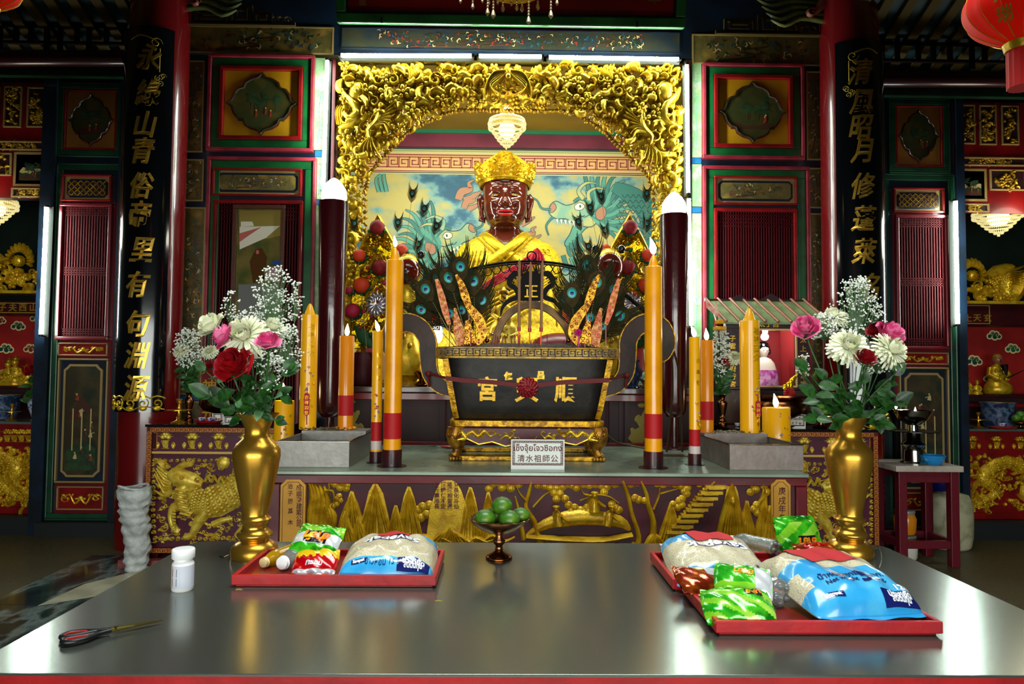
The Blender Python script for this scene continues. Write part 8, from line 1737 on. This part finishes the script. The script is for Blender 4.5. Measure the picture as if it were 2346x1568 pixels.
# red stool
SX0,SX1=U(2062,1290,5.36).x,U(2204,1290,5.36).x; y0,y1=5.36,5.76; zs=U(2120,1068,5.36).z
t=thing('red_stool','dark red wooden stand with pale marble slab right of right vase','stand',((SX0+SX1)/2,5.5,0)); mb=MB(); mb.box(SX0-.03,SX1+.015,y0-.02,y1+.02,zs-.045,zs); mb.build('marble_slab',mat('pale_marble_slab','b0a498',.35,0,.1,10,col2='8c8074',vscale=6),t,0,.004)
sr=mat('stool_red','5a0a1a',.4,0,.2,20,coat=.2)
for x in (SX0,SX1-.075):
    for y in (y0,y1-.07): mb=MB(); mb.box(x,x+.065,y,y+.065,0,zs-.046); mb.build('leg',sr,t,0,.004)
for ya_ in (y0+.01,y1-.05): mb=MB(); mb.box(SX0+.066,SX1-.076,ya_,ya_+.04,zs-.13,zs-.046); mb.build('top_rail',sr,t,0,.003)
for bb in ((SX0+.066,SX1-.076,y0+.01,y0+.05),(SX0+.066,SX1-.076,y1-.05,y1-.01),(SX0+.01,SX0+.05,y0+.066,y1-.071),(SX1-.06,SX1-.02,y0+.066,y1-.071)): mb=MB(); mb.box(*bb,.14,.20); mb.build('stretcher',sr,t,0,.003)
def lampst(px,pbase,label,Y,z,k=1,flames=1,big=True):
    a=U(px,1000,Y); x=a.x; t=thing('oil_lamp_stand',label,'oil lamp',(x,Y,z)); H=U(px,940,Y).z-z; pr=[(.10,0),(.10,.02),(.075,.05),(.072,.25),(.055,.28),(.075,.32),(.09,.36),(.06,.42),(.05,.6)]
    mb=MB(); mb.lathe([(r*k,q*H) for r,q in pr],(x,Y,z),32); mb.build('stem',chrome,t,50); mb=MB(); mb.lathe([(.05*k,.6*H),(.19*k,.6*H),(.19*k,.615*H),(.05*k,.615*H)],(x,Y,z),36); mb.build('disc_shelf',mat('dark_steel','2c2c2a',.25,.9),t,50)
    mb=MB(); mb.lathe([(.04*k,.615*H),(.035*k,.72*H),(.06*k,.75*H),(.11*k,.83*H),(.135*k,.95*H),(.14*k,1.0*H),(.13*k,.99*H),(.1*k,.9*H)],(x,Y,z),36); mb.build('oil_bowl',chrome,t,50)
    mb=MB(); mb.lathe([(.001,.93*H),(.125*k,.93*H)],(x,Y,z),30,None,1,1,False); mb.build('oil_surface',mat('lamp_oil','6a4a18',.1,coat=.5),t,50); flame(t,(x+.02,Y,z+H*.95),.045,.0); return t
lampst(2092,1066,'shiny steel oil lamp stand with small flame on the marble slab',5.5,zs,.98)
a=U(2053,938,5.9); t=thing('oil_lamp','small lit oil lamp on dark shelf beside right bouquet','oil lamp',(a.x,5.9,0)); mb=MB(); mb.lathe([(.1,0),(.1,.02),(.03,.05),(.03,a.z-.1),(.06,a.z-.03),(.07,a.z)],(a.x,5.9,0),20); mb.build('stand',iron,t,50); flame(t,(a.x,5.9,a.z),.05,0)
def bowl(px,py,Y,z,r,h,m,label):
    x=U(px,py,Y).x; t=thing('plastic_bowl',label,'bowl',(x,Y,z)); mb=MB(); mb.lathe([(r*.6,0),(r*.66,.004),(r*.93,h*.6),(r,h),(r*1.03,h),(r*1.02,h-.006),(r*.9,h*.6),(r*.55,.01)],(x,Y,z),36); mb.build('bowl_wall',m,t,60); return t
bowl(2136,1060,5.46,zs,.092,.072,mat('sky_blue_plastic','1c86c8',.3,coat=.3),'sky blue plastic bowl on the marble slab')
mb=MB(); a=U(2136,1050,5.46); mb.tube([(a.x-.02,5.45,zs+.03),(a.x-.12,5.5,zs+.12)],.005,6); single(mb,'wooden_ladle',[mat('ladle_wood','6a5430',.6)],'thin wooden stick handle resting in the sky blue bowl','ladle')
t=thing('plastic_barrel','yellowed white plastic barrel behind the red stand','barrel',(U(2185,1275,5.95).x,5.95,0)); bx=U(2183,1275,5.95).x; mb=MB(); mb.lathe([(.15,0),(.165,.02),(.18,.1),(.185,.25),(.18,.38),(.15,.45),(.08,.47)],(bx,5.98,0),36,None,1.0,.8); mb.build('barrel_body',mat('aged_white_plastic','a8a484',.5,0,.2,20,col2=['8c8868','b4b094'],vscale=5),t,60); mb=MB(); mb.lathe([(.07,.47),(.07,.49)],(bx,5.98,0),24); mb.build('lid',MATS['aged_white_plastic'],t,60)
bowl(2155,1150,5.93,.491,.10,.12,mat('navy_plastic','0c1458',.3,coat=.3),'navy blue bowl on the plastic barrel')
for px,z0,l,m in ((2056,.202,'glass jar with orange contents on the stand stretcher','c87a18'),(2058,.0,'white lidded pot on the floor behind the red stand','c8c4b8')):
    x=U(px,1200,5.62).x+.06; t=thing('storage_jar',l,'jar',(x,5.62,z0)); mb=MB(); mb.lathe([(.07,0),(.08,.02),(.085,.12),(.07,.16)],(x,5.62,z0),28); mb.build('jar_body',mat('jar_'+m,m,.25,coat=.4),t,60); mb=MB(); mb.lathe([(.072,.16),(.075,.165),(.075,.185),(.07,.19)],(x,5.62,z0),28); mb.build('lid',mat('jar_lid','8c8c84',.4,.3),t,50)
# ================================================================ SIDE BAYS behind the outer openings
bayr=mat('bay_red_wall','9c1c18',.45,0,.1,9,coat=.2,col2='841410',vscale=3); bayd=mat('bay_dark_green','0c2018',.5,0,.1,9,col2='0a1812',vscale=3)
BYW=8.0; cl_o=mat('cloud_outline_cream','d8c888',.5); cl_g=mat('cloud_green','1c5a38',.5); cl_t=mat('cloud_teal','0e3a30',.5); cl_r=mat('cloud_coral','b83a28',.5); cl_b=mat('cloud_brown','6a2010',.5)
b=MB(); b.box(-6.2,-3.9,BYW,BYW+.05,0,5); b.box(3.9,6.2,BYW,BYW+.05,0,5); struct(b,'wall_bay_back',[bayd],'dark green back walls of the side bays')
b=MB(); b.box(xl0+.0,xl0+.05,WY+.08,BYW,0,4.3); b.box(xr0-.05,xr0,WY+.08,BYW,0,4.3); struct(b,'wall_bay_side',[bayd],'inner side walls of the side bays')
def bay(x0,x1,side,sgn):
    Yw=7.55; za=U(2270 if sgn>0 else 50,748 if sgn>0 else 722,Yw).z; t=trim('red wall with painted clouds in the %s side bay'%side,(0,Yw,0)); mb=MB(); mb.box(x0,x1,Yw,Yw+.03,.9,za); mb.build('red_wall',bayr,t,0)
    cl=[(2232,828,22,cl_t),(2278,770,20,cl_t),(2268,868,17,cl_g),(2222,905,24,cl_r),(2240,975,22,cl_g),(2320,800,20,cl_g),(2300,920,18,cl_r)] if sgn>0 else [(42,748,19,cl_t),(84,730,17,cl_t),(70,800,18,cl_b),(14,800,20,cl_t),(0,735,16,cl_b),(10,860,20,cl_g)]
    for x,y,s,m in cl: mb=MB(wallM(Yw)); p=U(x,y,Yw); cloud(mb,p.x,p.z,s*Yw/F,0,1,0,.004); mb.build('painted_cloud',[cl_o,m],t,60)
    # name beam and gilded dragon crest
    Yb=7.2; yy0,yy1=(696,745) if sgn>0 else (690,720); tb=trim('dark red beam carrying gilt name characters in the %s side bay'%side,(0,Yb,0)); q=U(2270 if sgn>0 else 50,yy0,Yb).z; q1=U(2270 if sgn>0 else 50,yy1,Yb).z; mb=MB(); mb.box(x0,x1,Yb,Yb+.3,q1,q); mb.build('beam',maroon,tb,0,.006); mb=MB(wallM(Yb)); 
    if sgn>0: r=XR(2205,712,2267,744,Yb); chs=(('上',2217),('天',2238),('玄',2262)); yc=729
    else: r=XR(-14,693,92,717,Yb); chs=(('子',6),('夫',30),('西',53),('山',77)); yc=705
    mb.frame(r[0],r[1],q1+.01,q-.02,.006,.008); mb.build('gilt_frame',goldline,tb,0)
    mb=MB(wallM(Yb-.002))
    for ch,px in chs: p=U(px,yc,Yb); text(mb,ch,.085,p.x,p.z,.004,0,.002)
    mb.build('gold_characters',goldl,tb,0)
    ya,yb=(605,692) if sgn>0 else (572,668); px=2270 if sgn>0 else 50; zt2,zb2=U(px,ya,Yb).z,U(px,yb,Yb).z; Hc=zt2-zb2; t=thing('dragon_crest','openwork gilded dragon and flower crest in the %s side bay'%side,'carved crest',((x0+x1)/2,Yb,zb2)); mb=MB(wallM(Yb+.02)); rr2=random.Random(77+sgn)
    Xp=lambda x,y:(U(x,y,Yb).x,U(x,y,Yb).z)
    fx=(2228 if sgn>0 else 42); fy=(632 if sgn>0 else 598); fu,fv=Xp(fx,fy); mb.dome(fu,fv,.06,None,0,.05)
    for k in range(12): mb.spiral(fu+.045*cos(k*.52),fv+.045*sin(k*.52),.018,k,1.1,.01,.02,None,.03)
    for k in range(13): a=-.3+k*.3; mb.stroke([(fu+.09*cos(a),fv+.09*sin(a)),(fu+.13*cos(a),fv+.14*sin(a)),(fu+.14*cos(a+.1),fv+.19*sin(a+.1))],[.03,.045,.012],.05)
    for k in range(60): u=fu+rr2.uniform(-.3,.42); v=zb2+rr2.uniform(.02,Hc*.5); motif(mb,u,v,rr2.uniform(.09,.15),0,None,rr2,'FLBC')
    dirx=1 if sgn>0 else -1
    S=[Xp(fx+dirx*x,fy+y) for x,y in ((35,20),(55,-2),(72,10),(70,40),(90,50),(108,20),(125,5),(150,20),(160,50))]; mb.stroke(S,[.06,.16,.14,.15,.17,.17,.15,.14,.1],.11); scalebody(mb,S,[.12,.14],5,.09)
    hx,hy=Xp(fx+dirx*58,fy-8); mb.stroke([(hx-dirx*.12,hy-.06),(hx,hy),(hx+dirx*.12,hy+.05)],[.08,.15,.1],.14)
    for k in range(7): mb.stroke([(hx+dirx*.05,hy),(hx+dirx*.18,hy+.03-.03*k),(hx+dirx*.3,hy+.08-.05*k)],[.03,.03,.005],.1)
    mb.build('crest_carving',gold,t,60); mb=MB(); mb.box(x0,x1,Yb-.1,Yb+.1,zb2-.03,zb2); mb.build('gilt_ledge',gold,t,0)
    for s2 in (0,): pass
    # inner shelf
    zs2=U(px,885 if sgn<0 else 905,7.1).z; t=thing('bay_cabinet','dark red shelf cabinet inside the %s side bay'%side,'cabinet',((x0+x1)/2,7.3,0)); mb=MB(); mb.box(x0,x1,7.1,7.54,0,zs2-.03); mb.build('carcass',dkred,t,0); mb=MB(); mb.box(x0,x1,7.06,7.54,zs2-.03,zs2); mb.build('shelf_top',maroon,t,0,.005)
    for yy in (.98,): mb=MB(); mb.box(x0,x1,7.05,7.1,zs2-.12,zs2-.09); mb.box(x0,x1,7.05,7.1,.9,.93); mb.build('red_rail',redl,t,0)
    return zs2
zsR=bay(xr0,5.9,'right',1); zsL=bay(-5.9,xl0,'left',-1)
figure(2283,808,903,7.3,1,'bearded warrior deity with sword in right side bay',gold,mat('face_tan','8a5438',.3),False,False,None,zsR,False,True,True)
mb=MB(); a=U(2284,838,7.3); mb.stroke if 0 else mb.tube([(a.x,7.2,a.z),(a.x,7.16,a.z-.1)],[.04,.01],8); single(mb,'black_beard',[black],'long black beard of the warrior deity','beard')
for i,(px,pt,l) in enumerate(((2212,860,'small gilt idol left of the warrior deity'),(2238,872,'tiny gilt idol at the feet of the warrior deity'))): figure(px,pt,908,7.2,1,l,gold,None,True,False,None,zsR)
for i,(px,pt,l) in enumerate(((20,825,'gilt idol at the frame edge in left side bay'),(36,820,'gilt idol second from frame edge in left side bay'),(62,838,'low gilt idol beside the red rose in left side bay'))): figure(px,pt,888,7.25,1,l,gold,None,True,False,None,zsL)
zA=.98
t=lathe_thing('porcelain_pot',2285,922,985,6.72,zA,[(.50,0),(.52,.02),(.58,.5),(.62,.92),(.66,.96),(.66,1),(.56,.97)],mat('blue_porcelain','20304c',.15,col2=['5a6c84','1a2848'],vscale=9,coat=.6),'large blue porcelain incense pot in right side bay','incense pot')
t=lathe_thing('porcelain_pot',8,905,965,6.75,zA,[(.50,0),(.52,.02),(.58,.5),(.62,.92),(.66,.96),(.66,1),(.56,.97)],MATS['blue_porcelain'],'blue porcelain pot cut by left frame edge','incense pot')
lathe_thing('porcelain_vase',86,905,966,6.6,zA,[(.2,0),(.16,.1),(.3,.5),(.32,.7),(.15,.88),(.2,1)],mat('white_blue_vase','b0b8c8',.2,col2='1c3070',vscale=30,coat=.5),'small blue and white vase beside left tube','vase')
lathe_thing('candlestick',28,925,968,6.5,zA,cst,brass,'thin brass candlestick in left side bay','candlestick'); lathe_thing('candlestick',2241,945,990,6.5,zA,cst,brass,'thin brass candlestick in right side bay','candlestick')
b_=(U(75,900,6.6).x,6.6,zA+.1); flower(70,848,13,6.6,b_,'rose','dark red rose in left side bay beside the tube',(-.1,-.6,.7),redm); sprig(80,870,6.62,b_,'dark leaves under the red rose in left side bay',9,601,.09,'greenery in left side bay')
a=U(2296,975,6.45); mb=MB(); mb.lathe([(.09,0),(.11,.012),(.115,.02),(.1,.018)],(a.x,6.45,zA),28); single(mb,'red_saucer',[redb],'red saucer before the porcelain pot in right side bay','saucer')
lathe_thing('porcelain_cup',2296,970,980,6.45,zA+.021,[(.6,0),(.9,.3),(1.2,1),(1.1,1),(.7,.4)],cupm,'small porcelain cup on the red saucer in right side bay','cup')
lathe_thing('footed_dish',2338,968,990,6.5,zA,[(.6,0),(.65,.08),(.2,.25),(.2,.45),(.9,.7),(1.5,.95),(1.45,1),(.8,.75)],bronze,'footed dish of green fruit at right frame edge','fruit dish')
for i,(px,py) in enumerate(((2328,958),(2345,958),(2338,950))): fruit(px,py,6.5,.038,['left','right','top'][i]+' green fruit in the dish at right frame edge','green_fruit',limem,'fruit in the dish at right frame edge','fruit')
